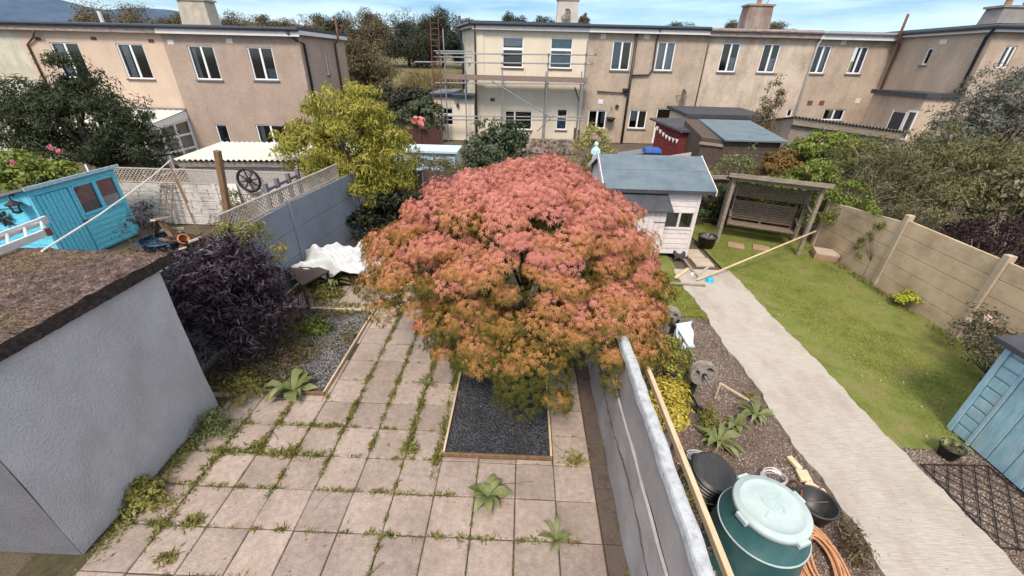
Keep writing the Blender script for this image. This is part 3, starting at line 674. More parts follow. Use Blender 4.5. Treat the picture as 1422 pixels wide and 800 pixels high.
part('pane', MB().add([(x0,yf,gz),(x1,yf,gz),(x1,yf,zt0),(x0,yf,zt0),(x1,YL-.01,gz),(x1,YL-.01,zt1)], [(0,1,2,3),(1,4,5,2)]), glass, T)
zr0, zr1 = zt0+.16, 1.62
part('fascia', MB().hexa([(x1+.05,yf-.25,zt0+.04),(x1+.09,yf-.25,zt0+.04),(x1+.09,YL-.01,zt1+.04),(x1+.05,YL-.01,zt1+.04),(x1+.05,yf-.25,zr0+.02),(x1+.09,yf-.25,zr0+.02),(x1+.09,YL-.01,zr1-.02),(x1+.05,YL-.01,zr1-.02)]), upvc, T)
part('roof', MB().grid(lambda u, v: (x0-.2+(x1-x0+.32)*u, yf-.3+(YL-yf+.29)*v, zr0+(zr1-zr0)*v+(.035 if int(u*60)%5 < 1 else 0)), 60, 2), corr_white, T)
part('flashing', MB().box(x0-.2, x1+.12, YL-.06, YL-.004, 1.60, 1.72), sill_m, T)

# ---------------------------------------------------------------- main terrace (front at Y = 24)
YM, ZM = 24.0, 5.9
b0, b1, b2, b3, b4 = FY(661, 40, YM).x, FY(818, 43, YM).x, FY(983.6, 48, YM).x, FY(1137, 50, YM).x, 19.0
# cream house behind the scaffold
T = thing('terraced_house', 'cream rendered end house behind the scaffold', 'house', ((b0+b1)/2, YM, 0), 'houses across the gardens')
ws = [wpix(YM, 697.5, 726.6, 51.4, 94, b0), wpix(YM, 764, 794.5, 52.7, 95, b0), wpix(YM, 701, 738.7, 154, 180, b0), wpix(YM, 772.7, 787.4, 151.4, 180.3, b0)]
P = facade(T, rend_cream, (b0, YM), (1,0), b1-b0, 0, ZM, ws)
window(T, P, *ws[0], style='trans', sill=sill_red, curtain=(curtain_m, [(.04,.97,.72,.97)])); window(T, P, *ws[1], style='trans', sill=sill_red, curtain=(blue_curtain, [(.04,.97,.03,.97)]))
window(T, P, *ws[2], style='one_trans', sill=sill_m); window(T, P, *ws[3], style='trans', sill=sill_m, curtain=(blue_curtain, [(.04,.97,.03,.5)]))
sx, sy = FY(642, 46, 27).x, 27.0
Ls = math.hypot(sx-b0, sy-YM); ud = ((b0-sx)/Ls, (YM-sy)/Ls)
Pl = facade(T, rend_cream, (sx, sy), ud, Ls, 0, ZM, [(1.5, 1.75, 4.1, 5.0)])
window(T, Pl, 1.5, 1.75, 4.1, 5.0, style='single', sill=sill_m)
part('pilaster', MB().box(b0, b0+.42, YM-.05, YM-.003, 0, ZM-.13), rend_cream, T)
shell(T, P, b1-b0, 0, ZM, 5.5, ('b',))
part('gable_return', MB().add([(sx,sy,0),(sx,sy,ZM),(sx+.5,YM+5.5,ZM),(sx+.5,YM+5.5,0)], [(0,1,2,3)]), rend_cream, T)
r = MB().prism([(b0-.25,YM-.27,ZM+.002),(b1,YM-.27,ZM+.002),(b1,YM+5.5,ZM+.002),(sx,YM+5.5,ZM+.002),(sx-.25,sy,ZM+.002)], (0,0,.19))
part('roof', r, felt_m, T)
part('gutter', MB().tube([(b0-.25,YM-.345,ZM+.06),(b1,YM-.345,ZM+.06)], .085, 10).tube([(b0-.3,YM-.3,ZM+.06),(sx-.33,sy,ZM+.06)], .085, 10), navy, T)
part('fascia', MB().box(b0-.2, b1, YM-.26, YM-.23, ZM-.21, ZM).box(b0-.2, b1, YM-.229, YM-.002, ZM-.11, ZM-.08).beam((b0-.24,YM-.2,ZM-.06),(sx-.24,sy,ZM-.06),.03,.12), fascia_m, T)
downpipe(T, [(b0-.05,YM-.32,ZM-.02),(b0-.05,YM-.12,ZM-.4),(b0-.05,YM-.12,.05)], brownpipe, .05)
downpipe(T, [(FY(646,50,26.6).x-.15, 26.4, 2.6),(FY(646,50,26.6).x-.15, 26.4, ZM-.9),(FY(646,50,26.6).x-.3, 26.5, ZM-.5),(FY(646,50,26.6).x-.3, 26.5, ZM+.6)], navy, .07, 'soil_pipe')
for px_, py_, m_ in ((684,138.5,rust),(750,45.5,fascia_m)):
    c = FY(px_, py_, YM); part('air_vent', MB().box(c.x-.13, c.x+.13, YM-.012, YM+.01, c.z-.09, c.z+.09), m_, T)
for xx in (FY(777,45,YM).x, FY(808,45,YM).x): pass
a = FY(798, 121, YM-.1); b = FY(804, 140, YM-.1); downpipe(T, [a, b, (b.x, YM-.1, .1)], black_p, .035, 'waste_pipe')
c = FY(788, 14, YM+2.2)
chimney(T, (c.x, YM+2.2), 1.28, .9, ZM, c.z+.42, mat("chimney_pale", [(.42,.37,.33),(.52,.47,.43)], 2, .9, .4, 30), 2)
c = FY(787, 21, YM+1.7)
def dish(T, c, r=.32, yaw=0.5):
    d = V3((math.sin(yaw)*.9, -math.cos(yaw)*.9, .35)).normalized()
    ob = part('satellite_dish', MB().lathe(V3(c), [(.02,.0),(r*.5,.02),(r*.85,.06),(r,.10)], 20, d).lathe(V3(c)-d*.008, [(r,.10),(r*.85,.055),(.02,-.01)], 20, d), iron, T, smooth=True)
    part('arm', MB().tube([V3(c)-d*.02, V3(c)-d*.2-V3((0,0,.05)), V3(c)-d*.22-V3((0,0,.3))], .02, 6).tube([V3(c)-d*.02-V3((0,0,r*.7)), V3(c)+d*.35-V3((0,0,.12))], .012, 5), iron, ob)
dish(T, c, .3, -.6)
# flat roofed extension of the cream house
T = thing('house_extension', 'small cream flat roofed extension with dark blue roof edge beside the ladder', 'extension', (FY(630,190,23.4).x, 23.4, 0))
ye = 23.3; e0, e1 = FY(602.5, 165, ye).x, b0-.12; ze = 2.36
we = wpix(ye, 614.5, 629.5, 150, 174, e0)
P = facade(T, rend_cream, (e0, ye), (1,0), e1-e0, 0, ze, [we]); window(T, P, *we, style='trans', sill=None)
part('side_wall', MB().add([(e0,ye,0),(e0,ye,ze),(e0,ye+4,ze),(e0,ye+4,0)], [(0,1,2,3)]), rend_cream, T)
part('side_wall', MB().add([(e1,ye+.01,0),(e1,YM+.0,0),(e1,YM+.0,ze),(e1,ye+.01,ze)], [(0,1,2,3)]), rend_cream, T)
part('roof', MB().box(e0-.12, (e0+e1)/2, ye-.12, ye+4, ze+.002, ze+.2).box((e0+e1)/2+.002, e1+.05, ye-.22, ye+.8, ze+.002, ze+.16), felt_blue, T)
part('roof_edge', MB().box(e0-.14, (e0+e1)/2, ye-.15, ye-.122, ze-.02, ze+.15).box((e0+e1)/2+.002, e1+.05, ye-.25, ye-.222, ze-.06, ze+.12), navy, T)
part('interior', MB().box(e0+.1, e1-.1, ye+1.2, ye+1.25, 0, ze-.1), dark_in, T)
c = FY(635.5, 146, ye-.1); part('lamp', MB().lathe((c.x, ye-.1, c.z), [(.03,.1),(.09,.03),(.07,-.08),(.02,-.12)], 10, cap0=True, cap1=True).box(c.x-.03, c.x+.03, ye-.09, ye+.01, c.z+.06, c.z+.11), black_p, T)

# brown pebbledash house
T = thing('terraced_house', 'brown pebbledash house with black soil pipe right of the cream house', 'house', ((b1+b2)/2, YM, 0), 'houses across the gardens')
ws = [wpix(YM, 849.6, 875.5, 57, 97.5, b1), wpix(YM, 911.4, 936, 58.2, 98.2, b1), wpix(YM, 816.5, 841, 153.2, 178.5, b1), wpix(YM, 873.5, 897.5, 153, 178.5, b1)]
dw = wpix(YM, 909, 931, 150.6, 198, b1); dw = (dw[0], dw[1], .05, dw[3])
P = facade(T, peb_brown, (b1, YM), (1,0), b2-b1, 0, ZM, ws+[dw])
window(T, P, *ws[0], sill=sill_m, curtain=(blue_curtain, [(.05,.5,.05,.95)])); window(T, P, *ws[1], sill=sill_m, curtain=(curtain_m, [(.03,.97,.03,.97)]))
window(T, P, *ws[2], sill=None, curtain=(blue_curtain, [(.75,.95,.3,.95)])); window(T, P, *ws[3], sill=sill_m, curtain=(curtain_m, [(.06,.45,.4,.95)])); window(T, P, *dw, style='door', name='door')
shell(T, P, b2-b1, 0, ZM, 5.5, ('b',)); flat_roof(T, P, b2-b1, ZM, 5.5)
for px_, py_ in ((838,50.5),(898.5,51),(834,141)):
    c = FY(px_, py_, YM); part('air_vent', MB().box(c.x-.15, c.x+.15, YM-.014, YM+.01, c.z-.12, c.z+.12), fascia_m, T)
a = FY(885, 46, YM-.1); b = FY(874, 130, YM-.1)
downpipe(T, [(a.x, YM-.1, 0), (a.x, YM-.1, ZM-.14)], black_p, .075, 'soil_pipe')
downpipe(T, [(FY(914.5,44,YM).x, YM-.33, ZM-.02), (FY(914.5,44,YM).x, YM-.14, ZM-.3), (FY(914.5,44,YM).x-.05, YM-.09, ZM-.5), (FY(905,100,YM).x, YM-.09, FY(902,96,YM).z), (FY(900,104,YM).x, YM-.09, FY(900,104,YM).z), (a.x, YM-.09, FY(882,105,YM).z)], black_p, .045)
downpipe(T, [(FY(829,127,YM).x, YM-.08, FY(829,127,YM).z), (FY(865,129,YM).x, YM-.08, FY(865,129,YM).z), (a.x, YM-.08, FY(872,133,YM).z)], black_p, .035, 'waste_pipe')
c = FY(871, 123.5, YM-.12); part('hopper', MB().lathe((c.x-.1, YM-.13, c.z-.1), [(.06,-.1),(.15,0),(.16,.12)], 12, cap0=True, cap1=True), black_p, T)
c = FY(857, 148, YM-.1); part('boiler_flue', MB().lathe((c.x, YM-.12, c.z), [(.1,0),(.1,.14)], 12, (0,1,0), True, True), black_p, T)
# pale stained house with the terracotta chimney
T = thing('terraced_house', 'water stained pale house with leaning brown chimney, third in its row', 'house', ((b2+b3)/2, YM, 0), 'houses across the gardens')
ws = [wpix(YM, 1000.5, 1025, 59.5, 100, b2), wpix(YM, 1056.5, 1080.3, 60.8, 100.8, b2), wpix(YM, 1006, 1030, 151.5, 172, b2), wpix(YM, 1060, 1072, 151, 178, b2), wpix(YM, 1096, 1109, 152, 180, b2)]
ws[4] = (ws[4][0]-.25, min(ws[4][1]-.25, b3-b2-.06), ws[4][2], ws[4][3])
P = facade(T, peb_pale, (b2, YM), (1,0), b3-b2, 0, ZM-.04, ws)
for w in ws[:2]: window(T, P, *w, sill=sill_m, curtain=(curtain_m, [(.6,.95,.05,.5)]))
window(T, P, *ws[2], sill=None); window(T, P, *ws[3], style='single'); window(T, P, *ws[4], style='trans')
shell(T, P, b3-b2, 0, ZM-.04, 5.5, ('b',)); flat_roof(T, P, b3-b2, ZM-.04, 5.5, fm=fascia_old, gm=fascia_old)
downpipe(T, [(b2+.12, YM-.2, ZM-.1), (b2+.1, YM-.08, ZM-.6), (b2+.1, YM-.08, .1)], iron, .04)
c = FY(1049, 24, YM+2.2)
chimney(T, (c.x, YM+2.2), 1.5, 1.0, ZM, c.z+.5, mat("chimney_brown", [(.17,.11,.085),(.28,.2,.165)], 2, .9, .5, 30, streak=((.5,.47,.44), .5, (3,3,.5))), 1, terra)
part('aerial', MB().tube([(c.x+.4, YM+2.2, c.z+.5), (c.x+.75, YM+2.2, c.z+1.6)], .02, 5), iron, T)
# grey-brown fourth house
T = thing('terraced_house', 'grey brown pebbledash house with white downpipe, fourth in its row', 'house', ((b3+b4)/2, YM, 0), 'houses across the gardens')
ws = [wpix(YM, 1129, 1150, 63.3, 102, b3), wpix(YM, 1181.5, 1201.3, 64.6, 102.5, b3), wpix(YM, 1143, 1172, 151.5, 167, b3)]
ws[0] = (max(.02, ws[0][0]), *ws[0][1:])
P = facade(T, peb_brown, (b3, YM), (1,0), b4-b3, 0, ZM-.06, ws)
for w in ws: window(T, P, *w, sill=sill_m, curtain=(blue_curtain, [(.5,.92,.05,.95)]))
shell(T, P, b4-b3, 0, ZM-.06, 5.5, ('b',)); flat_roof(T, P, b4-b3, ZM-.06, 5.5, gm=galv)
downpipe(T, [(b3+.1, YM-.3, ZM-.1), (b3+.06, YM-.08, ZM-.5), (b3+.06, YM-.08, .1)], fascia_m, .05)
for px_, py_, m_ in ((1171.5,58.5,fascia_m),(1124.5,143,rust),(1141,143,rust),(1191,140,fascia_m)):
    c = FY(px_, py_, YM); part('air_vent', MB().box(c.x-.14, c.x+.14, YM-.014, YM+.01, c.z-.12, c.z+.12), m_, T)
# house on the right that stands forward: gable wall to the left, front to the camera
T = thing('terraced_house', 'buff pebbledash house standing forward at the right end with flat roofed porch', 'house', (21, 21, 0), 'houses across the gardens')
XR, YR = 19.0, 18.75
a = FX(1287.5, 67, XR); b = FX(1287.5, 90, XR)
wg = (24-FX(1283.5,78,XR).y, 24-FX(1291.4,78,XR).y, b.z, a.z)
dr = (24-FX(1247,158,XR).y, 24-FX(1264,158,XR).y, .1, 2.5); dr = (2.0, 2.75, .1, 2.2)
P = facade(T, peb_buff, (XR, YM), (0,-1), YM-YR, 0, ZM-.02, [wg])
window(T, P, *wg, style='single', sill=sill_m)
wf = (FY(1390,79,YR).x-XR, FY(1406,79,YR).x-XR, FY(1398,95,YR).z, FY(1398,63.3,YR).z)
P2 = facade(T, peb_brown, (XR, YR), (1,0), 7, 0, ZM-.02, [wf]); window(T, P2, *wf, sill=None)
shell(T, P2, 7, 0, ZM-.02, 8, ('r','b')); 
part('roof', MB().box(XR-.2, XR+7, YR-.22, YM+4, ZM, ZM+.18), felt_m, T)
part('gutter', MB().tube([(XR-.27, YM+1, ZM+.05), (XR-.27, YR-.29, ZM+.05), (XR+7, YR-.29, ZM+.05)], .085, 10), navy, T)
part('fascia', MB().box(XR-.205, XR-.18, YR-.2, YM-.28, ZM-.13, ZM-.002).box(XR-.2, XR+7, YR-.225, YR-.2, ZM-.13, ZM-.002), fascia_m, T)
downpipe(T, [(XR-.25, YR-.1, ZM-.05), (XR-.07, YR+.25, ZM-.3), (XR-.07, YR+.25, .1)], navy, .06)
c = FX(1250, 60, XR-.1); downpipe(T, [(XR-.1, 23.6, .2), (XR-.1, 23.6, ZM-.5), (XR-.35, 23.5, ZM-.1), (XR-.35, 23.5, ZM+.9)], rust, .06, 'soil_pipe')
c = FX(1272, 57, XR); part('air_vent', MB().box(XR-.014, XR+.01, 20.9, 21.3, ZM-.5, ZM-.3), fascia_m, T)
c = FY(1400, 30, YR+2.5)
chimney(T, (c.x, YR+2.5), 2.0, 1.0, ZM+.1, c.z+.5, mat("chimney_grey", [(.2,.19,.18),(.3,.285,.27)], 2, .9, .5, 30), 2)
dish(T, (c.x+.75, YR+1.9, ZM+.75), .42, .7)
zc_ = c.z+.6; ae = MB().tube([(c.x-.3,YR+2.5,zc_),(c.x-.3,YR+2.5,zc_+1.7)], .018, 5).tube([(c.x-.9,YR+2.4,zc_+1.5),(c.x+.5,YR+2.6,zc_+1.55)], .012, 4)
for k in range(6): ae.tube([(c.x-.85+.24*k,YR+2.15,zc_+1.5),(c.x-.85+.24*k,YR+2.75,zc_+1.53)], .008, 4)
part('aerial', ae, iron, T)
px0, py0, py1, zp = 17.5, 18.9, 22.1, 3.16
po = part('porch', MB().box(px0, XR-.005, py0, py1, 0, zp), peb_buff, T)
part('porch_roof', MB().box(px0-.12, XR-.004, py0-.12, py1+.12, zp+.002, zp+.2), felt_grey, po)
part('door', MB().box(px0-.03, px0+.02, 19.55, 20.3, .3, 2.45), navy, po)
part('door_frame', MB().box(px0-.04, px0+.01, 19.48, 19.547, .3, 2.5).box(px0-.04, px0+.01, 20.303, 20.35, .3, 2.5), upvc, po)
wq = part('porch_window', MB().box(px0-.04, px0+.01, 18.92, 18.98, 1.3, 2.6).box(px0-.04, px0+.01, 19.38, 19.44, 1.3, 2.6).box(px0-.039, px0+.009, 18.982, 19.378, 1.3, 1.37).box(px0-.039, px0+.009, 18.982, 19.378, 2.53, 2.6), upvc, po)
part('pane', MB().add([(px0-.012,19.38,1.37),(px0-.012,18.98,1.37),(px0-.012,18.98,2.53),(px0-.012,19.38,2.53)], [(0,1,2,3)]), glass, wq)

# satellite dish, hanging basket on the brown house are things that hang there
c = FY(948, 133, YM-.35); t = thing('satellite_dish', 'grey satellite dish on the brown pebbledash house above its back door', 'satellite dish', c)
d = V3((.75,-.6,.25)).normalized()
part('bowl', MB().lathe(c, [(.02,.0),(.18,.02),(.28,.06),(.33,.10)], 20, d).lathe(c-d*.008, [(.33,.10),(.28,.055),(.02,-.01)], 20, d), iron, t, smooth=True)
part('bracket', MB().tube([c-d*.02, (c.x-.2, YM-.2, c.z-.02), (c.x-.25, YM, c.z-.02)], .022, 6).tube([c-d*.0-V3((0,0,.2)), c+d*.35-V3((0,0,.1))], .014, 5), iron, t)
c = FY(848, 165, YM-.3); t = thing('hanging_basket', 'dark hanging basket on a bracket between the two lower windows of the brown house', 'basket', c)
part('basket', MB().lathe(c, [(.03,-.2),(.2,-.12),(.27,.02),(.27,.06),(.22,.05)], 14, cap0=True), black_p, t, smooth=True)
part('chain', MB().tube([c+V3((-.25,0,.05)), c+V3((0,0,.55))], .01, 4).tube([c+V3((.25,0,.05)), c+V3((0,0,.55))], .01, 4), black_p, t)
part('bracket', MB().tube([c+V3((0,0,.55)), (c.x, YM, c.z+.6)], .014, 5), black_p, t)

# ---------------------------------------------------------------- scaffold in front of the cream house
ys = 22.7; yi = 23.6
T = thing('scaffold', 'steel tube scaffold with toe boards across the cream house', 'scaffold', (FY(716,190,ys).x, ys, 0))
def X_(p, q=110): return FY(p, q, ys).x
def Zs(p, q): return FY(p, q, ys).z
poles = [(618.5, 40), (646, 93), (697.5, 93), (760, 76), (811, 56)]
for i, (p, top) in enumerate(poles):
    part('standard', MB().tube([(X_(p), ys, 0), (X_(p), ys, Zs(p, top))], .034, 7), galv, T)
    if i: part('standard', MB().tube([(X_(p)-.05, yi, 0), (X_(p)-.05, yi, Zs(p, 100))], .034, 7), galv, T)
for (pa, qa, pb, qb) in ((606, 74, 825, 76.5), (577, 86, 822, 89), (605, 115, 818, 116.5), (614, 161, 812, 162.5), (610, 166, 812, 167)):
    part('ledger', MB().tube([(X_(pa,qa), ys-.06, Zs(pa,qa)), (X_(pb,qb), ys-.06, Zs(pb,qb))], .034, 7), galv, T)
for i, (p, top) in enumerate(poles):
    part('transom', MB().tube([(X_(p)+.06, ys-.25, Zs(p,115)+.06), (X_(p)+.06, yi+.2, Zs(p,115)+.06)], .034, 7), galv, T)
for q in (71, 79.5):
    part('guard_rail', MB().tube([(X_(600,q), ys+.5, Zs(614,q)), (X_(653,q), ys+.95, Zs(653,q))], .034, 7), galv, T)
part('brace', MB().tube([(X_(681,111), ys-.1, Zs(681,111)), (X_(765,163), ys-.1, Zs(765,163))], .034, 7), galv, T)
part('brace', MB().tube([(X_(746,182), ys-.1, Zs(746,182)), (X_(768,160), ys-.1, Zs(768,160))], .034, 7), galv, T)
part('toe_board', MB().box(X_(615), X_(816), ys+.035, ys+.075, Zs(700,115)+.1, Zs(700,105.5)+.02), board_m, T)
for k in range(4): part('deck_board', MB().box(X_(612), X_(818), ys+.1+k*.23, ys+.32+k*.23, Zs(700,115)+.09, Zs(700,115)+.13), board_m, T)
cl = MB()
for (p, q) in ((618.5,74),(618.5,86),(618.5,115),(697.5,76),(697.5,88),(760,76),(760,89),(760,116),(811,76),(811,89),(760,163),(823,76),(820,89),(618.5,164)):
    cl.box(X_(p)-.06, X_(p)+.06, ys-.10, ys+.03, Zs(p,q)-.06, Zs(p,q)+.06)
part('coupler', cl, iron, T)
# ladder tied to its left end
T = thing('ladder', 'long rusty ladder standing upright against the scaffold', 'ladder', (X_(608,185), ys-.3, 0))
la = lambda t: V3((FY(596+9*t, 23+167*t, ys-.3+.0*t).x, ys-.1-.35*t, FY(596+9*t, 23+167*t, ys-.3).z)); wl = .42
A, B = la(0), la(1); B.z = 0
for s in (0, 1): part('rail', MB().tube([A+V3((wl*s,0,0)), B+V3((wl*s,0,0))], .025, 6), rust, T)
for k in range(1, 24): p = A.lerp(B, k/24); part('rung', MB().tube([p, p+V3((wl,0,0))], .016, 5), rust, T)

# ---------------------------------------------------------------- outbuildings behind the gardens
def shed_box(T, x0, x1, y0, y1, zf, zb, m, name='wall'):
    return part(name, MB().hexa([(x0,y0,0),(x1,y0,0),(x1,y1,0),(x0,y1,0),(x0,y0,zf),(x1,y0,zf),(x1,y1,zb),(x0,y1,zb)]), m, T)
def boards(x0, x1, y, z0, z1, n, lap=.012, th=.018):
    """shiplap boarding on a wall facing the camera"""
    mb = MB(); h = (z1-z0)/n
    for k in range(n):
        a, b = z0+k*h, z0+(k+1)*h-.006
        mb.hexa([(x0,y-lap-th,a),(x1,y-lap-th,a),(x1,y,a),(x0,y,a),(x0,y-th,b),(x1,y-th,b),(x1,y,b),(x0,y,b)])
    return mb
def boards_y(y0, y1, x, z0, z1, n, sgn, lap=.012, th=.018):
    mb = MB(); h = (z1-z0)/n
    for k in range(n):
        a, b = z0+k*h, z0+(k+1)*h-.006
        mb.hexa([(x,y0,a),(x+sgn*(lap+th),y0,a),(x+sgn*(lap+th),y1,a),(x,y1,a),(x,y0,b),(x+sgn*th,y0,b),(x+sgn*th,y1,b),(x,y1,b)])
    return mb
# dark timber shed with blue-grey felt roof
yf = 13.0; x0, x1 = FY(1004, 205, yf).x, FY(1082, 205, yf).x; zf = FY(1045, 196, yf).z
yb = 15.6; zb = FY(1005, 167, 15.7).z-.03; xbl, xbr = FY(970, 167, 15.7).x, FY(1042, 166, 15.7).x
T = thing('garden_shed', 'dark weathered timber shed with blue grey felt pent roof beyond the swing seat', 'shed', ((x0+x1)/2, yf, 0))
part('wall', boards(x0, x1, yf, .05, zf-.02, 14), wood_dark, T)
part('side_wall', MB().hexa([(x0-.6,yf+.5,0),(x0,yf,0),(x0,yb,0),(x0-.6,yb,0),(x0-.6,yf+.5,zf),(x0,yf,zf),(x0,yb,zb),(x0-.6,yb,zb)]).box(x0+.02, x1, yf+.02, yb, 0, zf-.05), wood_dark, T)
dd = part('door', MB().hexa([(x0-.62,yf+.46,.1),(x0-.1,yf+.05,.1),(x0-.08,yf+.09,.1),(x0-.6,yf+.5,.1),(x0-.62,yf+.46,zf-.25),(x0-.1,yf+.05,zf-.25),(x0-.08,yf+.09,zf-.25),(x0-.6,yf+.5,zf-.25)]), wood_dark, T)
part('lintel', MB().beam((x0-.68,yf+.44,zf-.18),(x0-.02,yf-.04,zf-.18),.06,.09), wood_grey, dd)
part('roof', MB().hexa([(x0-.1,yf-.2,zf),(x1+.15,yf-.2,zf),(xbr,yb+.1,zb),(xbl,yb+.1,zb),(x0-.1,yf-.2,zf+.05),(x1+.15,yf-.2,zf+.05),(xbr,yb+.1,zb+.05),(xbl,yb+.1,zb+.05)]), felt_blue, T)
# red shed
yf = 15.0; x0, x1 = FY(943, 195, yf).x, FY(972, 195, yf).x; zf = FY(957, 181, yf).z; zf -= .08; yb = 17.6; xl = FY(914, 172, 16.4).x; zrb = FY(935, 163, 17.6).z-.07
T = thing('garden_shed', 'small dark red shed with grey felt roof and white bunting', 'shed', ((x0+x1)/2, yf, 0))
part('wall', boards(x0, x1, yf, .05, zf-.02, 12), wood_red, T)
Ls = math.hypot(x0-xl, 1.6); mb = MB()
for k in range(11):
    a = .05+k*(zf+.1)/11; b = .05+(k+1)*(zf+.1)/11-.01
    mb.hexa([(xl,yf+1.6,a),(x0,yf-.0,a),(x0+.05,yf+.05,a),(xl+.05,yf+1.65,a),(xl,yf+1.6,b),(x0,yf,b),(x0+.05,yf+.05,b),(xl+.05,yf+1.65,b)])
part('side_wall', mb, wood_red, T)
part('roof', MB().hexa([(x0-.12,yf-.2,zf+.02),(x1+.1,yf-.2,zf+.02),(x1+.1,yb,zrb),(xl-.2,yb-.5,zrb),(x0-.12,yf-.2,zf+.1),(x1+.1,yf-.2,zf+.1),(x1+.1,yb,zrb+.07),(xl-.2,yb-.5,zrb+.07)]), felt_grey, T)
bn = MB()
for k in range(7):
    t = (k+.3)/7; a = V3((xl-.06,yf+1.55,zf+.05)).lerp(V3((x0-.06,yf-.05,zf-.25)), t); a.z -= .12*math.sin(t*math.pi)
    bn.prism([a, a+V3((.10,-.10,-.02)), a+V3((.05,-.05,-.19))], (-.008,-.008,0))
solo('bunting', bn, fascia_m, 'white pointed bunting strung along the red shed', 'bunting', (xl, yf+1.5, zf))
# flat roofed outbuilding behind the sheds
yf = 19.5; x0, x1 = FY(958, 158, yf).x, FY(1062, 160, yf).x; zf = FY(1000, 160, yf).z-.12
T = thing('outbuilding', 'low outbuilding with rough dark flat roof behind the two dark sheds', 'outbuilding', ((x0+x1)/2, yf, 0))
shed_box(T, x0, x1, yf, yf+3, zf, zf, rend_cream)
part('roof', MB().hexa([(x0-.2,yf-.2,zf+.002),(x1+.2,yf-.2,zf+.002),(x1+.2,yf+3.1,zf+.1),(x0-.2,yf+3.1,zf+.1),(x0-.2,yf-.2,zf+.16),(x1+.2,yf-.2,zf+.16),(x1+.2,yf+3.1,zf+.24),(x0-.2,yf+3.1,zf+.24)]), felt_grey, T)
# corrugated roof outbuilding on the right
yf = 16.5; a, b = FY(1104, 160, yf), FY(1250, 181, yf)
T = thing('outbuilding', 'shabby outbuilding with wavy corrugated roof below the buff house', 'outbuilding', ((a.x+b.x)/2, yf, 0))
part('wall', MB().hexa([(a.x,yf,0),(b.x,yf,0),(b.x,yf+3,0),(a.x,yf+3,0),(a.x,yf,a.z-.1),(b.x,yf,b.z-.1),(b.x,yf+3,b.z-.7),(a.x,yf+3,a.z-.7)]), peb_pale, T)
part('board', MB().box(a.x-.02, a.x+1.3, yf-.04, yf-.003, .2, a.z-.35), wood_grey, T)
part('fascia', MB().hexa([(a.x-.1,yf-.2,a.z-.35),(b.x,yf-.2,b.z-.35),(b.x,yf-.16,b.z-.35),(a.x-.1,yf-.16,a.z-.35),(a.x-.1,yf-.2,a.z-.06),(b.x,yf-.2,b.z-.06),(b.x,yf-.16,b.z-.06),(a.x-.1,yf-.16,a.z-.06)]), wood_grey, T)
part('roof', MB().grid(lambda u, v: (a.x-.15+(b.x-a.x+.3)*u, yf-.3+3.4*v, a.z-.02+(b.z-a.z)*u-.62*v+.035*math.sin(u*2*math.pi*34)), 270, 1), corr_grey, T)
# garage with white corrugated roof behind the stone-effect wall
T = thing('garage', 'low garage with white corrugated sheet roof behind the trellis topped wall', 'garage', (-8, 8, 0))
q = [(-10.4,8.66,1.70),(-5.9,8.66,1.80),(-6.0,11.6,1.74),(-11.0,11.6,1.66)]
shed_box(T, -10.3, -6.0, 8.85, 11.5, 1.6, 1.58, render_grey)
def rfn(u, v):
    A = V3(q[0]).lerp(V3(q[1]), u); B = V3(q[3]).lerp(V3(q[2]), u); p = A.lerp(B, v); p.z += .022*math.sin(u*2*math.pi*30); return p
part('roof', MB().grid(rfn, 300, 3), corr_white, T)
part('fascia', MB().hexa([(-10.35,8.74,1.50),(-5.95,8.74,1.60),(-5.95,8.78,1.60),(-10.35,8.78,1.50),(-10.35,8.74,1.64),(-5.95,8.74,1.74),(-5.95,8.78,1.74),(-10.35,8.78,1.64)]), wood_grey, T)
# pale blue flat roofed store
a, b = FY(552, 197, 13), FY(637, 196, 13)
T = thing('garden_store', 'pale blue flat topped store seen between the yellow green tree and the red maple', 'store', ((a.x+b.x)/2, 13, 0))
part('wall', MB().box(a.x, b.x, 12, 13.0, 0, a.z-.15), pale_blue, T)
part('roof', MB().box(a.x-.1, b.x+.1, 11.9, 13.1, a.z-.148, a.z-.08), pale_blue, T)
# ---------------------------------------------------------------- grey rendered outhouse in the left foreground
T = thing('outhouse', 'grey blue rendered outhouse with mossy flat roof in the left foreground', 'outhouse', (-6.5, .7, 0))
x1, y0, y1, h = -5.03, -.32, 1.64, 2.06
def wob(x, y, z): return .006*math.sin(y*5+z*3)+.004*math.sin(y*13-z*7)
h = 2.11
part('wall', MB().grid(lambda u, v: (x1+wob(0,y0+(y1-y0)*u,h*v), y0+(y1-y0)*u, h*v), 24, 24), render_grey, T, smooth=True)
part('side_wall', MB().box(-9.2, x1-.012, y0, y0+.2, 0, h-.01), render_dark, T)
part('back_wall', MB().box(-9.2, x1-.012, y1-.2, y1-.002, 0, h-.01), render_grey, T)
def roofz(x, y): return 2.235+.007*math.sin(x*7+y*5)+.005*math.sin(x*19-y*23)+.004*math.sin(x*41+y*37)
X0, X1, Y0, Y1 = -9.3, -4.95, -.5, 1.78
rm = MB().grid(lambda u, v: (X0+(X1-X0)*u, Y0+(Y1-Y0)*v+.012*math.sin(u*40), roofz(X0+(X1-X0)*u, Y0+(Y1-Y0)*v)), 120, 70)
em = MB()
for (pa, pb) in (((X1,Y0),(X1,Y1)), ((X1,Y1),(X0,Y1)), ((X0,Y0),(X1,Y0))):
    n = 50; tp, bt = [], []
    for k in range(n+1):
        x = pa[0]+(pb[0]-pa[0])*k/n; y = pa[1]+(pb[1]-pa[1])*k/n; tp.append((x, y, roofz(x,y))); bt.append((x, y, 2.105+.004*math.sin(k*1.7)))
    em.add(bt+tp, [(k, k+1, k+n+2, k+n+1) for k in range(n)])
rm.add([(X0,Y0,2.105),(X1,Y0,2.105),(X1,Y1,2.105),(X0,Y1,2.105)], [(3,2,1,0)])
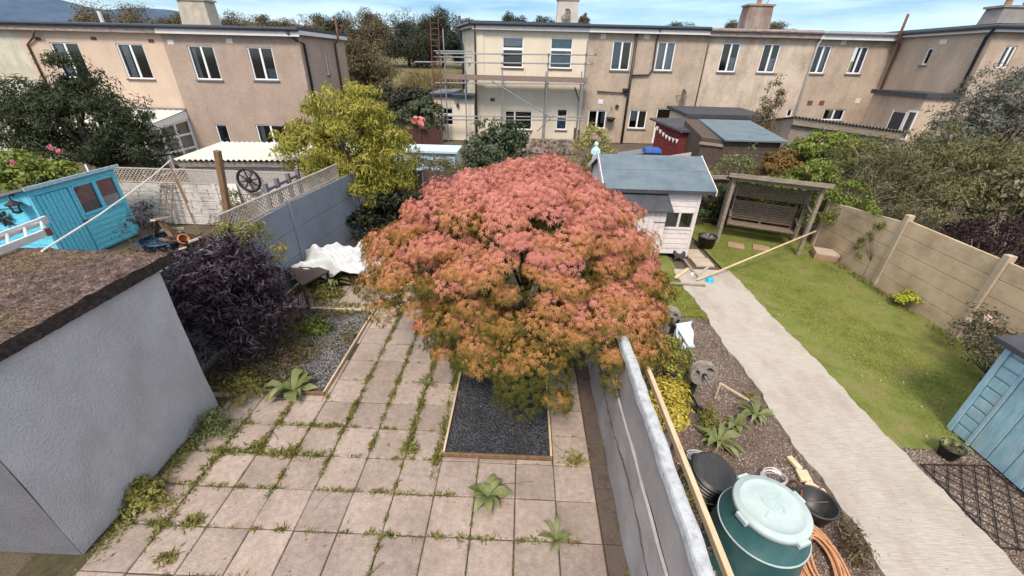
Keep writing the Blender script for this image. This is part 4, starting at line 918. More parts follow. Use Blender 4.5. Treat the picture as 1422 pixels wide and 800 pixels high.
ro_ = part('roof', rm, moss_roof, T)
part('roof_edge', em, mat('black_felt_edge', [(.012,.009,.009),(.035,.026,.024),(.07,.05,.045)], 18, .95, .9, 50), ro_)
r = np.random.default_rng(31); n = 7000
P_ = np.stack([r.uniform(-7.6, X1-.02, n), r.uniform(Y0, Y1, n)], 1)
keep = (np.sin(P_[:,0]*4.1+P_[:,1]*2)+np.sin(P_[:,1]*6.3-P_[:,0])+r.normal(size=n)*.9) > .55
P_ = P_[keep]; P3 = np.concatenate([P_, np.array([[roofz(a, b)+.004] for a, b in P_])], 1)
V, F = leaves(r, P3, r.normal(size=P3.shape)*.6+np.array([0,0,1]), .017, 'ovate', -.1)
moss_m = leafmat("moss_crumb", [(.05,.033,.025),(.11,.08,.045),(.19,.145,.05),(.28,.22,.19)], cscale=3, trans=0)
mo = part('moss', MB().arr(V, F), moss_m, T); mo['kind'] = 'stuff'

# ---------------------------------------------------------------- dividing wall between the two gardens
T = thing('garden_wall', 'grey painted dividing wall with cracked face and flaking white top edge', 'wall', (.26, 1, 0))
wy0, wy1, wx = -2.6, 5.4, .2
def wf(zl, zh, off, crk):
    return MB().grid(lambda u, v: (wx+off+.004*math.sin(u*70)+.003*math.sin(u*31+v*5), wy0+(wy1-wy0)*u, zl+(zh-zl)*v+(crk if v > .99 else 0)*math.sin(u*55)*math.sin(u*21)), 160, 6)
part('plinth_face', wf(0, .98, 0, .012), wallface, T)
part('plinth_lip', MB().grid(lambda u, v: (wx+.028*v, wy0+(wy1-wy0)*u, .98+.012*math.sin(u*55)*math.sin(u*21)), 160, 1), wallface, T)
cr = MB(); rr = random.Random(4); pts = []
for k in range(110): pts.append((wx-.003, wy0+(wy1-wy0)*k/109, .62+.05*math.sin(k*.21)+rr.uniform(-.02,.02)))
cr.tube(pts, [.004+rr.uniform(0,.007) for _ in pts], 4); part('crack', cr, gully_m, T)
part('upper_face', wf(.985, 1.50, .03, .0), mat("painted_wall_upper", [(.27,.245,.24),(.32,.295,.29),(.35,.335,.335)], 2, .75, .2, 30, streak=((.22,.19,.185), .5, (2,1.2,2))), T)
part('back_face', MB().box(wx+.06, wx+.108, wy0, wy1, 0, 1.49), wallface, T)
tp = MB(); rr = random.Random(5)
tp.grid(lambda u, v: (wx+[.0,.005,.015,.05,.085,.105,.11][round(v*6)]+.004*math.sin(u*61)+.003*math.sin(u*143+v), wy0+(wy1-wy0)*u, [1.49,1.55,1.568,1.572,1.572,1.56,1.47][round(v*6)]+.003*math.sin(u*77+v*3)), 330, 6)
part('coping', tp, whitepaint_rough, T)
T = thing('timber_rail', 'long narrow timber rail running beside the dividing wall', 'rail', (.52, .3, 0))
part('rail', MB().hexa([(.50,-1.4,1.24),(.545,-1.4,1.24),(.545,1.78,1.24),(.50,1.78,1.24),(.50,-1.4,1.31),(.545,-1.4,1.31),(.545,1.78,1.31),(.50,1.78,1.31)]), wood_new, T, bevel=.004)
for y in (-1.2, .3, 1.7): part('post', MB().box(.548, .59, y-.02, y+.02, 0, 1.28), wood_brown, T)

# ---------------------------------------------------------------- blue-grey concrete panel fence on the left
pa, pb, pc = V3((-5.84, 1.72, 0)), V3((-5.62, 5.5, 0)), V3((-5.30, 8.1, 0))
T = thing('panel_fence', 'blue grey concrete panel fence behind the purple shrub', 'fence', pb)
pl = [pa, pa.lerp(pb, .5), pb, pc]
for i in range(3):
    a, b = pl[i], pl[i+1]; d = (b-a).normalized(); nrm = V3((d.y, -d.x, 0))
    for k in range(3):
        z0 = .02+k*.545; part('panel', MB().obox((a+b)/2+V3((0,0,z0+.268)), (b-a)/2-d*.055, nrm*.02, (0,0,.266)), panel_blue, T, bevel=.006)
for p in pl: part('post', MB().box(p.x-.055, p.x+.055, p.y-.06, p.y+.06, 0, 1.69), panel_blue, T, bevel=.008)
def lattice(a, b, z0, z1, step, m, T=None, w=.018, name='lattice', cols=None):
    """diagonal lattice with a frame between two ground points; the slats of one lattice are one pattern"""
    a, b = V3(a), V3(b); L = (b-a).length; d = (b-a)/L; h = z1-z0; mb = MB(); nr = V3((d.y, -d.x, 0))
    for s, off in ((1, .004), (-1, -.004)):
        k = -h
        while k < L+h:
            u0, u1 = (k, k+h) if s == 1 else (k+h, k)
            lo, hi = u0, u1; za, zb = z0, z1
            def clip(u0, z0_, u1, z1_):
                if u0 > u1: u0, z0_, u1, z1_ = u1, z1_, u0, z0_
                if u1 <= 0 or u0 >= L: return None
                if u0 < 0: z0_ += (z1_-z0_)*(-u0)/(u1-u0); u0 = 0
                if u1 > L: z1_ = z0_+(z1_-z0_)*(L-u0)/(u1-u0); u1 = L
                return u0, z0_, u1, z1_
            c = clip(u0, za, u1, zb)
            if c and abs(c[0]-c[2]) > .02:
                mb.beam(a+d*c[0]+nr*off+V3((0,0,c[1])), a+d*c[2]+nr*off+V3((0,0,c[3])), .007, w, up=nr.cross(d) if False else (0,0,1))
            k += step
    mb.beam(a+V3((0,0,z1)), b+V3((0,0,z1)), .03, .03); mb.beam(a+V3((0,0,z0)), b+V3((0,0,z0)), .03, .03)
    return mb
def on_fence(Y): return pl[1].lerp(pb, (Y-pl[1].y)/(pb.y-pl[1].y)) if Y < pb.y else pb.lerp(pc, (Y-pb.y)/(pc.y-pb.y))
a, b = on_fence(3.75)+V3((-.08,0,0)), on_fence(7.6)+V3((-.08,0,0))
solo('trellis', lattice(a, b, 1.66, 1.96, .085, trellis_m), trellis_m, 'narrow diagonal trellis panel along the top of the blue grey panel fence', 'trellis', (a+b)/2)
# ---------------------------------------------------------------- white stone-effect wall with trellis along the end of that garden
YS = 8.35
xl, xr = FY(150, 240, YS).x, FY(436, 242, YS).x; zt = FY(300, 237, YS).z; zw = FY(300, 257, YS).z
T = thing('stone_effect_wall', 'white stone effect panel wall behind the blue shed garden', 'wall', ((xl+xr)/2, YS, 0))
nrow = 5; rr = random.Random(8)
npan = 4
for i in range(npan):
    u0, u1 = xl+(xr-xl)*i/npan, xl+(xr-xl)*(i+1)/npan
    mb = MB()
    for k in range(nrow):
        z0 = .0+k*zw/nrow; z1 = z0+zw/nrow-.008
        for sub in range(2):
            za = z0+(z1-z0)*sub/2; zb = z0+(z1-z0)*(sub+1)/2-.006; x = u0+.02
            while x < u1-.03:
                L = min(rr.uniform(.18,.55), u1-.02-x); q = rr.uniform(.0,.016)
                mb.hexa([(x,YS-.012-q,za),(x+L-.008,YS-.012-q,za),(x+L-.008,YS+.04,za),(x,YS+.04,za),(x+.006,YS-.018-q,zb),(x+L-.014,YS-.018-q,zb),(x+L-.014,YS+.04,zb),(x+.006,YS+.04,zb)]); x += L
    part('panel', mb, stonewall_m, T)
for i in range(npan+1):
    x = xl+(xr-xl)*i/npan; part('post', MB().box(x-.05, x+.05, YS-.05, YS+.05, 0, zw+.03), stonewall_m, T)
solo('trellis', lattice((xl, YS, 0), (xr, YS, 0), zw+.03, zt, .1, trellis_m), trellis_m, 'long diagonal trellis strip on top of the white stone effect wall', 'trellis', ((xl+xr)/2, YS, zw))
# things leaning on or hung from it
a, b = FY(318, 256, YS-.1), FY(328, 300, YS-.45)
solo('white_board', MB().hexa([(b.x-.17,YS-.45,b.z-.4),(b.x+.2,YS-.45,b.z-.4),(b.x+.2,YS-.42,b.z-.4),(b.x-.17,YS-.42,b.z-.4),(a.x-.16,YS-.06,a.z),(a.x+.16,YS-.06,a.z),(a.x+.16,YS-.03,a.z),(a.x-.16,YS-.03,a.z)]), white_boards, 'tall white board leaning on the stone effect wall behind the brown post', 'board', (b.x, YS-.4, 0))
t = thing('wooden_ladder', 'weathered wooden ladder trellis leaning against the white stone effect wall', 'ladder', FY(222, 300, YS-.4))
A0, A1, B0, B1 = FY(216, 301, YS-.4), FY(234, 303, YS-.4), FY(224, 254, YS-.06), FY(240, 254, YS-.06)
A0.z = A1.z = .15
for p, q in ((A0, B0), (A1, B1), (A0.lerp(A1, .5), B0.lerp(B1, .5))): part('rail', MB().beam(p, q, .035, .03), wood_grey, t)
for k in range(9):
    f = (k+.5)/9; part('rung', MB().beam(A0.lerp(B0, f)+V3((-.03,-.02,0)), A1.lerp(B1, f)+V3((.03,-.02,0)), .02, .03), wood_grey, t)
a, b = FY(233, 222, YS-.35), FY(269, 304, YS-1.0)
b.z = max(.05, b.z-.5)
solo('clothes_prop', MB().beam(b, a, .035, .03).beam(a.lerp(b,.25), a.lerp(b,.55)+V3((.03,0,0)), .07, .02), wood_brown, 'thin brown clothes prop leaning in front of the stone effect wall', 'prop', b)
c = FY(345.5, 250.5, YS-.12)
t = thing('wheel_ornament', 'black spoked cartwheel hung on the trellis topped wall', 'wheel', c); R_ = .29
ring = lambda r, n=28: [(c.x+r*math.cos(2*math.pi*k/n), c.y, c.z+r*math.sin(2*math.pi*k/n)) for k in range(n)]
part('rim', MB().tube(ring(R_), .035, 8, close=True), darkiron, t, smooth=True)
part('hub', MB().lathe((c.x, c.y-.05, c.z), [(.03,0),(.075,.01),(.075,.09),(.03,.1)], 14, (0,1,0), True, True), darkiron, t)
for k in range(8):
    an = 2*math.pi*k/8+.2; d = V3((math.cos(an), 0, math.sin(an))); part('spoke', MB().tube([c+d*.06, c+d*(R_-.02)], .016, 6), darkiron, t)
c = FY(353, 276, YS-.1); hp = []
for k in range(32):
    a = 2*math.pi*k/32; hp.append((c.x+.0115*16*math.sin(a)**3, c.y, c.z+.0115*(13*math.cos(a)-5*math.cos(2*a)-2*math.cos(3*a)-math.cos(4*a))))
solo('heart_ornament', MB().tube(hp, .012, 5, close=True), iron, 'wire heart hung below the black cartwheel', 'ornament', c)
# brown post by the panel fence
a, b = FY(301.5, 209, 4.95), FY(305, 322, 4.95)
solo('wooden_post', MB().beam((b.x+.05, 4.95, 0), (a.x, 4.95, a.z), .095, .095), wood_brown, 'tall square brown post rising behind the blue grey panel fence', 'post', (b.x, 4.95, 0), bevel=.01)
# dark grey gate-like frame behind the trellis
t = thing('garden_railing', 'dark blue grey railing of four posts and rails behind the fence trellis', 'railing', FY(390, 262, 7.0))
q0, q1 = FY(372, 272, 6.5), FY(415, 250, 7.7)
for f in (0, .33, .68, 1):
    p = q0.lerp(q1, f); part('post', MB().beam((p.x, p.y, .0), (p.x, p.y, p.z+.28), .085, .085), navy if False else sill_m, t, bevel=.006)
for dz in (.0, .12): part('rail', MB().beam((q0.x, q0.y, q0.z+dz), (q1.x, q1.y, q1.z+dz), .04, .06), sill_m, t)
# dark stacked planks behind the wall, left of the garage
a, b = FY(166, 222, 10.0), FY(212, 222, 10.0)
t = thing('garden_bench', 'dark planks of a timber bench behind the blue shed', 'bench', ((a.x+b.x)/2, 10, 0))
for k, (ya, yb_) in enumerate(((222, 212), (231, 222), (236,232))):
    p, q = FY(166, ya, 10-.05*k), FY(209, yb_, 10-.05*k); part('plank', MB().beam(p, q, .05, .19), wood_dark, t)
for x in (a.x+.15, b.x-.15): part('leg', MB().box(x-.05, x+.05, 10.03, 10.12, 0, a.z), wood_dark, t)

# ---------------------------------------------------------------- bright blue shed
c1, c2 = GZ(27, 262, 1.75), GZ(158, 230, 1.78); sx_ = (c1.x+c2.x)/2; sy0, sy1 = c1.y, c2.y; ez = 1.74
T = thing('garden_shed', 'bright sky blue shed with maroon blinds in its window', 'shed', (sx_-1, sy0, 0))
part('body', MB().hexa([(sx_-2.2,sy0+.03,0),(sx_-.03,sy0+.03,0),(sx_-.03,sy1,0),(sx_-2.2,sy1,0),(sx_-2.2,sy0+.03,ez-.62),(sx_-.03,sy0+.03,ez-.02),(sx_-.03,sy1,ez-.02),(sx_-2.2,sy1,ez-.62)]), blue_shed, T)
part('boarded_end', boards(sx_-2.2, sx_-.02, sy0+.03, .05, ez-.62, 7), blue_shed, T)
part('end_infill', MB().prism([(sx_-.02,sy0+.0,ez-.35),(sx_-.02,sy0+.0,ez-.02),(sx_-2.2,sy0+.0,ez-.61)], (0,.03,0)), blue_shed, T)
L = sy1-sy0; U = lambda f: sy0+L*f
part('boards', boards_y(U(.43), U(.98), sx_-.03, .05, .92, 7, 1), blue_shed, T)
part('frieze', MB().box(sx_-.03, sx_+.02, sy0, sy1, ez-.16, ez-.01).box(sx_-.03, sx_+.018, U(.40), U(.425), .05, ez-.162).box(sx_-.03, sx_+.018, U(.97), U(1.0), .05, ez-.162).box(sx_-.03, sx_+.018, sy0, U(.045), .05, ez-.162), blue_shed, T)
db = MB()
for k in range(7):
    a, b = U(.06)+(U(.39)-U(.06))*k/7, U(.06)+(U(.39)-U(.06))*(k+1)/7-.012
    db.box(sx_-.03, sx_+.008+.004*(k%2), a, b, .06, ez-.19)
do = part('door', db, blue_shed, T, bevel=.004)
part('latch', MB().box(sx_+.012, sx_+.05, U(.385), U(.435), .74, .80), rust, do)
wo = MB(); wz0, wz1 = .93, ez-.21; wa, wb = U(.45), U(.955); wm = (wa+wb)/2
wo.box(sx_-.03, sx_+.016, wa-.04, wa, wz0-.04, wz1+.03).box(sx_-.03, sx_+.016, wb, wb+.03, wz0-.04, wz1+.03).box(sx_-.03, sx_+.022, wm-.04, wm+.04, wz0, wz1).box(sx_-.03, sx_+.03, wa, wb, wz0-.05, wz0).box(sx_-.03, sx_+.014, wa, wb, wz1, wz1+.045)
wo_ = part('window', wo, blue_shed, T)
for q0_, q1_, f in ((wa, wm-.04, .38), (wm+.04, wb, .36)):
    part('blind', MB().box(sx_-.026, sx_-.018, q0_+.01, q1_-.01, wz0+(wz1-wz0)*f, wz1), maroon_blind, wo_)
    part('backing', MB().box(sx_-.029, sx_-.0275, q0_, q1_, wz0, wz0+(wz1-wz0)*f), curtain_m if q0_ > wm else dark_in, wo_)
    part('pane', MB().add([(sx_-.012,q0_,wz0),(sx_-.012,q1_,wz0),(sx_-.012,q1_,wz1),(sx_-.012,q0_,wz1)], [(0,1,2,3)]), glass, wo_)
part('roof', MB().hexa([(sx_+.09,sy0-.1,ez),(sx_+.09,sy1+.1,ez),(sx_-2.4,sy1+.1,ez-.62),(sx_-2.4,sy0-.1,ez-.62),(sx_+.09,sy0-.1,ez+.05),(sx_+.09,sy1+.1,ez+.05),(sx_-2.4,sy1+.1,ez-.57),(sx_-2.4,sy0-.1,ez-.57)]), mat("faded_felt", [(.13,.125,.13),(.2,.19,.195)], 4, .9, .3, 60), T)
part('roof_trim', MB().box(sx_+.092, sx_+.115, sy0-.1, sy1+.1, ez-.02, ez+.055), mat("flaky_blue_trim", [(.22,.40,.48),(.5,.58,.6)], 14, .8), T)
c = FY(20, 283, sy0-.12)
t = thing('wall_lantern', 'black coach lantern on the end wall of the bright blue shed', 'lantern', (c.x, sy0-.1, c.z))
part('hood', MB().lathe((c.x, sy0-.14, c.z), [(.02,.08),(.06,.05),(.14,.0),(.135,-.015)], 8, cap0=True), darkiron, t)
part('glass', MB().lathe((c.x, sy0-.14, c.z), [(.10,-.016),(.07,-.15)], 6, cap1=True), glass, t)
part('cage', MB().tube([(c.x-.1,sy0-.14,c.z-.016),(c.x-.07,sy0-.14,c.z-.16)], .008, 4).tube([(c.x+.1,sy0-.14,c.z-.016),(c.x+.07,sy0-.14,c.z-.16)], .008, 4).tube([(c.x,sy0-.24,c.z-.016),(c.x,sy0-.21,c.z-.16)], .008, 4).lathe((c.x, sy0-.14, c.z-.17), [(.03,-.03),(.08,0),(.08,.02)], 8, cap0=True), darkiron, t)
part('arm', MB().tube([(c.x-.08,sy0,c.z+.12),(c.x-.05,sy0-.06,c.z+.18),(c.x,sy0-.14,c.z+.16),(c.x,sy0-.14,c.z+.07)], .014, 6), darkiron, t)
c = FY(3, 303, sy0-.05)
bk = MB()
for k in range(7):
    a = 2*math.pi*k/7; bk.prism([c+V3((.02*math.cos(a),0,.02*math.sin(a))), c+V3((.15*math.cos(a-.3),0,.15*math.sin(a-.3))), c+V3((.2*math.cos(a),0,.2*math.sin(a))), c+V3((.15*math.cos(a+.3),0,.15*math.sin(a+.3)))], (0,.02,0))
solo('flower_plaque', bk, darkiron, 'black metal flower plaque on the end wall of the bright blue shed', 'plaque', c)
# aluminium ladder lying over the outhouse roof
t = thing('aluminium_ladder', 'aluminium ladder end lying across the mossy outhouse roof', 'ladder', GZ(30, 333, 2.3))
A, B = GZ(-40, 364, 2.29), GZ(69, 321, 2.31); A2, B2 = GZ(-40, 343, 2.34), GZ(42, 315, 2.36)
off = B-A; B2 = A2+off*(.99)
for p, q in ((A, B), (A2, B2)):
    rl = part('rail', MB().beam(p, q, .03, .085), alu, t, bevel=.004)
    part('end_cap', MB().beam(q-off.normalized()*.06, q+off.normalized()*.01, .036, .092), rust if p is A else alu, rl)
for k in range(4):
    f = .2+k*.24; part('rung', MB().tube([A.lerp(B, f), A2.lerp(B2, f)], .016, 8), alu, t)
a, b = GZ(58, 349, 2.26), FY(236, 223, YS-.35)
mid = (a+b)/2-V3((0,0,.06))
solo('clothesline', MB().tube([a, a.lerp(mid,.5)-V3((0,0,.02)), mid, mid.lerp(b,.5)-V3((0,0,.02)), b], .012, 5), fascia_m, 'white clothesline stretched from the outhouse roof to the clothes prop', 'line', a)

# ---------------------------------------------------------------- white shed and its cupboard
sy, sx0, sx1, ez, rz, ry, sb = 7.13, 1.06, 3.22, 1.75, 2.21, 8.25, 9.35
T = thing('garden_shed', 'white boarded shed with blue grey felt roof beside the swing seat', 'shed', ((sx0+sx1)/2, sy, 0))
wa, wb, wz0, wz1 = 2.53, 3.16, .80, 1.17
m = boards(sx0, wa-.05, sy, .12, ez-.02, 12)
for a, b in ((sx0, sx1),):
    h = (ez-.14)/12
    for k in range(12):
        z0_, z1_ = .12+k*h, .12+(k+1)*h-.006
        if z1_ < wz0 or z0_ > wz1: m.hexa([(wa-.05,sy-.03,z0_),(b,sy-.03,z0_),(b,sy,z0_),(wa-.05,sy,z0_),(wa-.05,sy-.018,z1_),(b,sy-.018,z1_),(b,sy,z1_),(wa-.05,sy,z1_)])
part('boards', m, white_boards, T)
part('corner_trim', MB().box(sx1-.03, sx1+.03, sy-.035, sy+.04, .05, ez), white_boards, T)
part('cover_strip', MB().box(2.16, 2.2, sy-.04, sy-.031, 1.45, ez), white_boards, T)
part('body', MB().box(sx0+.01, wa-.06, sy+.002, sb, .1, ez-.03).box(wa-.06, sx1, sy+.3, sb, .1, ez-.03), white_boards, T)
part('end_wall', MB().prism([(sx0,sy,.1),(sx0,sb,.1),(sx0,sb,ez),(sx0,ry,rz-.03),(sx0,sy,ez)], (-.03,0,0)), white_boards, T)
part('end_wall', MB().prism([(sx1,sy+.05,.1),(sx1,sb,.1),(sx1,sb,ez),(sx1,ry,rz-.03),(sx1,sy+.05,ez)], (.02,0,0)), white_boards, T)
wf_ = part('window', MB().box(wa-.05, wa, sy-.03, sy+.05, wz0, wz1).box(wb, sx1-.031, sy-.03, sy+.05, wz0, wz1).box((wa+wb)/2-.025, (wa+wb)/2+.025, sy-.03, sy+.05, wz0, wz1).box(wa-.05, sx1-.031, sy-.045, sy+.05, wz0-.04, wz0-.002).box(wa-.05, sx1-.031, sy-.035, sy+.05, wz1+.002, wz1+.035), white_boards, T)
part('pane', MB().add([(wa,sy+.02,wz0),(wb,sy+.02,wz0),(wb,sy+.02,wz1),(wa,sy+.02,wz1)], [(0,1,2,3)]), glass, wf_)
part('backing', MB().box(wa-.04, sx1-.03, sy+.28, sy+.295, wz0-.1, wz1+.1).box(wa-.05, wa-.04, sy+.05, sy+.28, wz0-.1, wz1+.1), dark_in, T)
ro = MB(); ex0, ex1 = sx0-.12, sx1+.27; e = .02
k_ = (rz-ez)/(ry-sy); oh = .16
def slope(ya, za, yb, zb): return [(ex0,ya,za),(ex1,ya,za),(ex1,yb,zb),(ex0,yb,zb),(ex0,ya,za+.035),(ex1,ya,za+.035),(ex1,yb,zb+.035),(ex0,yb,zb+.035)]
ro.hexa(slope(sy-oh, ez-oh*k_+.02, ry-.002, rz+.02))
part('roof', ro, felt_blue, T)
part('roof', MB().hexa(slope(ry+.002, rz+.02, sb+oh, ez-oh*k_+.02)), felt_blue, T)
part('felt_lap', MB().hexa([(ex0,sy+.53,ez+.53*k_+.058),(ex1,sy+.53,ez+.53*k_+.058),(ex1,sy+.56,ez+.56*k_+.058),(ex0,sy+.56,ez+.56*k_+.058),(ex0,sy+.53,ez+.53*k_+.062),(ex1,sy+.53,ez+.53*k_+.062),(ex1,sy+.56,ez+.56*k_+.060),(ex0,sy+.56,ez+.56*k_+.060)]), felt_blue, T)
part('eaves_board', MB().box(ex0, ex1, sy-oh-.012, sy-oh-.001, ez-oh*k_-.03, ez-oh*k_+.05), felt_grey, T)
for x in (ex0-.022, ex1+.002):
    mb = MB()
    for (ya, za, yb, zb) in ((sy-oh-.02, ez-oh*k_, ry-.001, rz), (ry+.001, rz, sb+oh+.02, ez-oh*k_)):
        mb.hexa([(x,ya,za-.05),(x+.02,ya,za-.05),(x+.02,yb,zb-.05),(x,yb,zb-.05),(x,ya,za+.075),(x+.02,ya,za+.075),(x+.02,yb,zb+.075),(x,yb,zb+.075)])
    part('bargeboard', mb, white_boards, T)
# cupboard leaning on its front
T = thing('tool_cupboard', 'narrow white boarded lean-to cupboard with black felt roof in front of the white shed', 'cupboard', (2, 6.7, 0))
cx0, cx1, cy0, cy1 = 1.35, 2.38, 6.66, sy-.05; zf, zb_ = 1.33, 1.58
part('body', MB().hexa([(cx0,cy0+.02,.05),(cx1,cy0+.02,.05),(cx1,cy1,.05),(cx0,cy1,.05),(cx0,cy0+.02,zf),(cx1,cy0+.02,zf),(cx1,cy1,zb_),(cx0,cy1,zb_)]), white_boards, T)
mb = MB(); 
for k in range(8):
    a = cx0+(cx1-cx0)*k/8; b = cx0+(cx1-cx0)*(k+1)/8-.006; mb.box(a, b, cy0, cy0+.018, .06, zf-.03)
dr = part('door', mb, white_boards, T, bevel=.003)
part('hinge', MB().box(cx1-.26, cx1-.005, cy0-.008, cy0-.001, 1.06, 1.085).box(cx1-.26, cx1-.005, cy0-.008, cy0-.001, .3, .325), iron, dr)
part('roof', MB().hexa([(cx0-.08,cy0-.1,zf-.0),(cx1+.1,cy0-.1,zf-.0),(cx1+.06,cy1,zb_+.04),(cx0-.08,cy1,zb_+.04),(cx0-.08,cy0-.1,zf+.035),(cx1+.1,cy0-.1,zf+.035),(cx1+.06,cy1,zb_+.075),(cx0-.08,cy1,zb_+.075)]), felt_grey, T)

# ---------------------------------------------------------------- covered swing seat
fl, fr_ = GZ(995, 336), GZ(1107, 355); fl.z = fr_.z = 0
dx = (fr_-fl); Wd = dx.length; dx.normalize(); dy = V3((-dx.y, dx.x, 0)); HT = 1.80; DP = 1.05
T = thing('swing_seat', 'weathered timber swing seat hanging under a pitched arbour roof on the lawn', 'swing', (fl+fr_)/2+dy*.5)
Q = lambda u, w, z: fl+dx*u+dy*w+V3((0,0,z))
for u, w, h in ((0,0,HT-.02),(Wd,0,HT-.02),(.0,DP,HT-.25),(Wd,DP,HT-.25)): part('post', MB().beam(Q(u,w,-.02), Q(u,w,h), .085, .085), wood_grey, T, bevel=.008)
for u in (0, Wd): part('side_rail', MB().beam(Q(u,.05,1.05), Q(u,DP-.05,1.05), .05, .08).beam(Q(u,.02,HT-.08), Q(u,DP,HT-.3), .05, .1), wood_grey, T)
ro = part('roof', MB().hexa([Q(-.14,-.16,HT+.06),Q(Wd+.14,-.16,HT+.06),Q(Wd+.14,DP+.12,HT-.33),Q(-.14,DP+.12,HT-.33),Q(-.14,-.16,HT+.085),Q(Wd+.14,-.16,HT+.085),Q(Wd+.14,DP+.12,HT-.305),Q(-.14,DP+.12,HT-.305)]), wood_bench, T)
part('front_board', MB().beam(Q(-.15,-.175,HT+.055), Q(Wd+.15,-.175,HT+.055), .03, .1), wood_grey, ro)
for k in range(7):
    z = HT-.40-k*.052; part('back_slat', MB().beam(Q(.03,DP-.02,z), Q(Wd-.03,DP-.02,z), .02, .04), wood_bench, T)
part('top_beam', MB().beam(Q(0,.02,HT-.06), Q(Wd,.02,HT-.06), .06, .1), wood_grey, T)
ux0, ux1, wz = .20, Wd-.18, .45
st = MB()
for k in range(6): st.obox(Q((ux0+ux1)/2, .38+k*.085, wz-.006*k), dx*(ux1-ux0)/2, dy*.037, (0,0,.012))
part('seat', st, wood_bench, T, bevel=.004)
bk = MB()
for k in range(8): bk.obox(Q((ux0+ux1)/2, .86+k*.018, wz+.06+k*.062), dx*(ux1-ux0)/2, dy*.012, (0,0,.025))
for u in (ux0+.03, (ux0+ux1)/2, ux1-.03): bk.beam(Q(u,.86,wz-.03), Q(u,1.02,wz+.56), .045, .03)
part('backrest', bk, wood_bench, T)
for u in (ux0-.03, ux1+.03):
    part('armrest', MB().beam(Q(u,.33,wz+.23), Q(u,.92,wz+.25), .07, .03).beam(Q(u,.4,wz-.03), Q(u,.4,wz+.22), .05, .05), wood_bench, T)
    part('rope', MB().tube([Q(u,.4,wz+.24), Q(u,.55,HT-.14)], .012, 6).tube([Q(u,.88,wz+.25), Q(u,.6,HT-.16)], .012, 6), iron, T)
part('bearer', MB().beam(Q(ux0-.05,.42,wz-.035), Q(ux1+.05,.42,wz-.035), .05, .05).beam(Q(ux0-.05,.75,wz-.05), Q(ux1+.05,.75,wz-.05), .05, .05), wood_bench, T)
# weathered rail behind
a, b = FY(988, 246, 10.2), FY(1064, 247, 10.2)
t = thing('timber_fence', 'weathered rail fence behind the swing seat covered by ivy', 'fence', ((a.x+b.x)/2, 10.2, 0))
part('rail', MB().beam(a-V3((.6,0,0)), b+V3((.5,0,0)), .06, .1), wood_grey, t)
for f in (0, .5, 1): p = a.lerp(b, f); part('post', MB().beam((p.x, 10.28, 0), (p.x, 10.28, p.z), .09, .09), wood_grey, t)
part('boards', MB().box(a.x-.6, b.x+.5, 10.3, 10.33, 0, a.z-.1), wood_dark, t)

# ---------------------------------------------------------------- buff concrete panel fence on the right
FXX = 7.1; ysl = [8.25, 5.98, 3.98, 1.98, -.02]; hh = 1.6
T = thing('panel_fence', 'buff concrete panel fence with square posts along the lawn', 'fence', (FXX, 4, 0))
for i in range(4):
    h_ = 1.50 if i == 0 else 1.56
    for k in range(5):
        z0, z1 = -.02+k*h_/5, -.02+(k+1)*h_/5-.007
        zt1 = z1-(.25 if (i == 0 and k == 4) else 0)
        part('panel', MB().hexa([(FXX-.02,ysl[i+1]+.06,z0),(FXX+.02,ysl[i+1]+.06,z0),(FXX+.02,ysl[i]-.06,z0),(FXX-.02,ysl[i]-.06,z0),(FXX-.02,ysl[i+1]+.06,z1),(FXX+.02,ysl[i+1]+.06,z1),(FXX+.02,ysl[i]-.06,zt1),(FXX-.02,ysl[i]-.06,zt1)]), panel_buff, T, bevel=.007)
for i, y in enumerate(ysl): part('post', MB().box(FXX-.065, FXX+.065, y-.058, y+.058, -.05, 1.28 if i == 0 else hh+.04), postconc, T, bevel=.012)

# ---------------------------------------------------------------- faded blue shed at the right border
bx, by0, by1, bh = 4.93, -.6, 1.74, 1.40
T = thing('garden_store', 'faded pale blue boarded store with dark roof at the right border', 'store', (bx+.6, .6, 0))
part('body', MB().hexa([(bx+.03,by0,0.03),(bx+1.3,by0,.03),(bx+1.3,by1-.02,.03),(bx+.03,by1-.02,.03),(bx+.03,by0,bh),(bx+1.3,by0,bh+.12),(bx+1.3,by1-.02,bh+.12),(bx+.03,by1-.02,bh)]), blue_pale, T)
vb = MB(); ys_ = 1.42; k = 0
while ys_ > by0+.05:
    w_ = .21; vb.box(bx+.006+.004*(k%2), bx+.03, max(by0, ys_-w_+.008), ys_, .04, bh-.015); ys_ -= w_; k += 1
part('boards', vb, blue_pale, T, bevel=.005)
part('corner_post', MB().box(bx-.008, bx+.06, by1-.07, by1, .02, bh).box(bx-.006, bx+.03, 1.428, 1.47, .02, bh-.01), blue_pale, T, bevel=.006)
bl = MB()
for k in range(8):
    z0 = .04+k*(bh-.12)/8; bl.box(bx+.004, bx+.03, 1.475, by1-.075, z0, z0+(bh-.12)/8-.022)
part('panel_blocks', bl, blue_pale, T, bevel=.006)
part('end_boards', MB().box(bx+.06, bx+1.3, by1-.018, by1-.002, .03, bh), blue_pale, T)
part('roof', MB().hexa([(bx-.1,by0,bh+.0),(bx+1.4,by0,bh+.2),(bx+1.4,by1+.09,bh+.2),(bx-.1,by1+.09,bh+.0),(bx-.1,by0,bh+.07),(bx+1.4,by0,bh+.27),(bx+1.4,by1+.09,bh+.27),(bx-.1,by1+.09,bh+.07)]), felt_grey, T, bevel=.01)
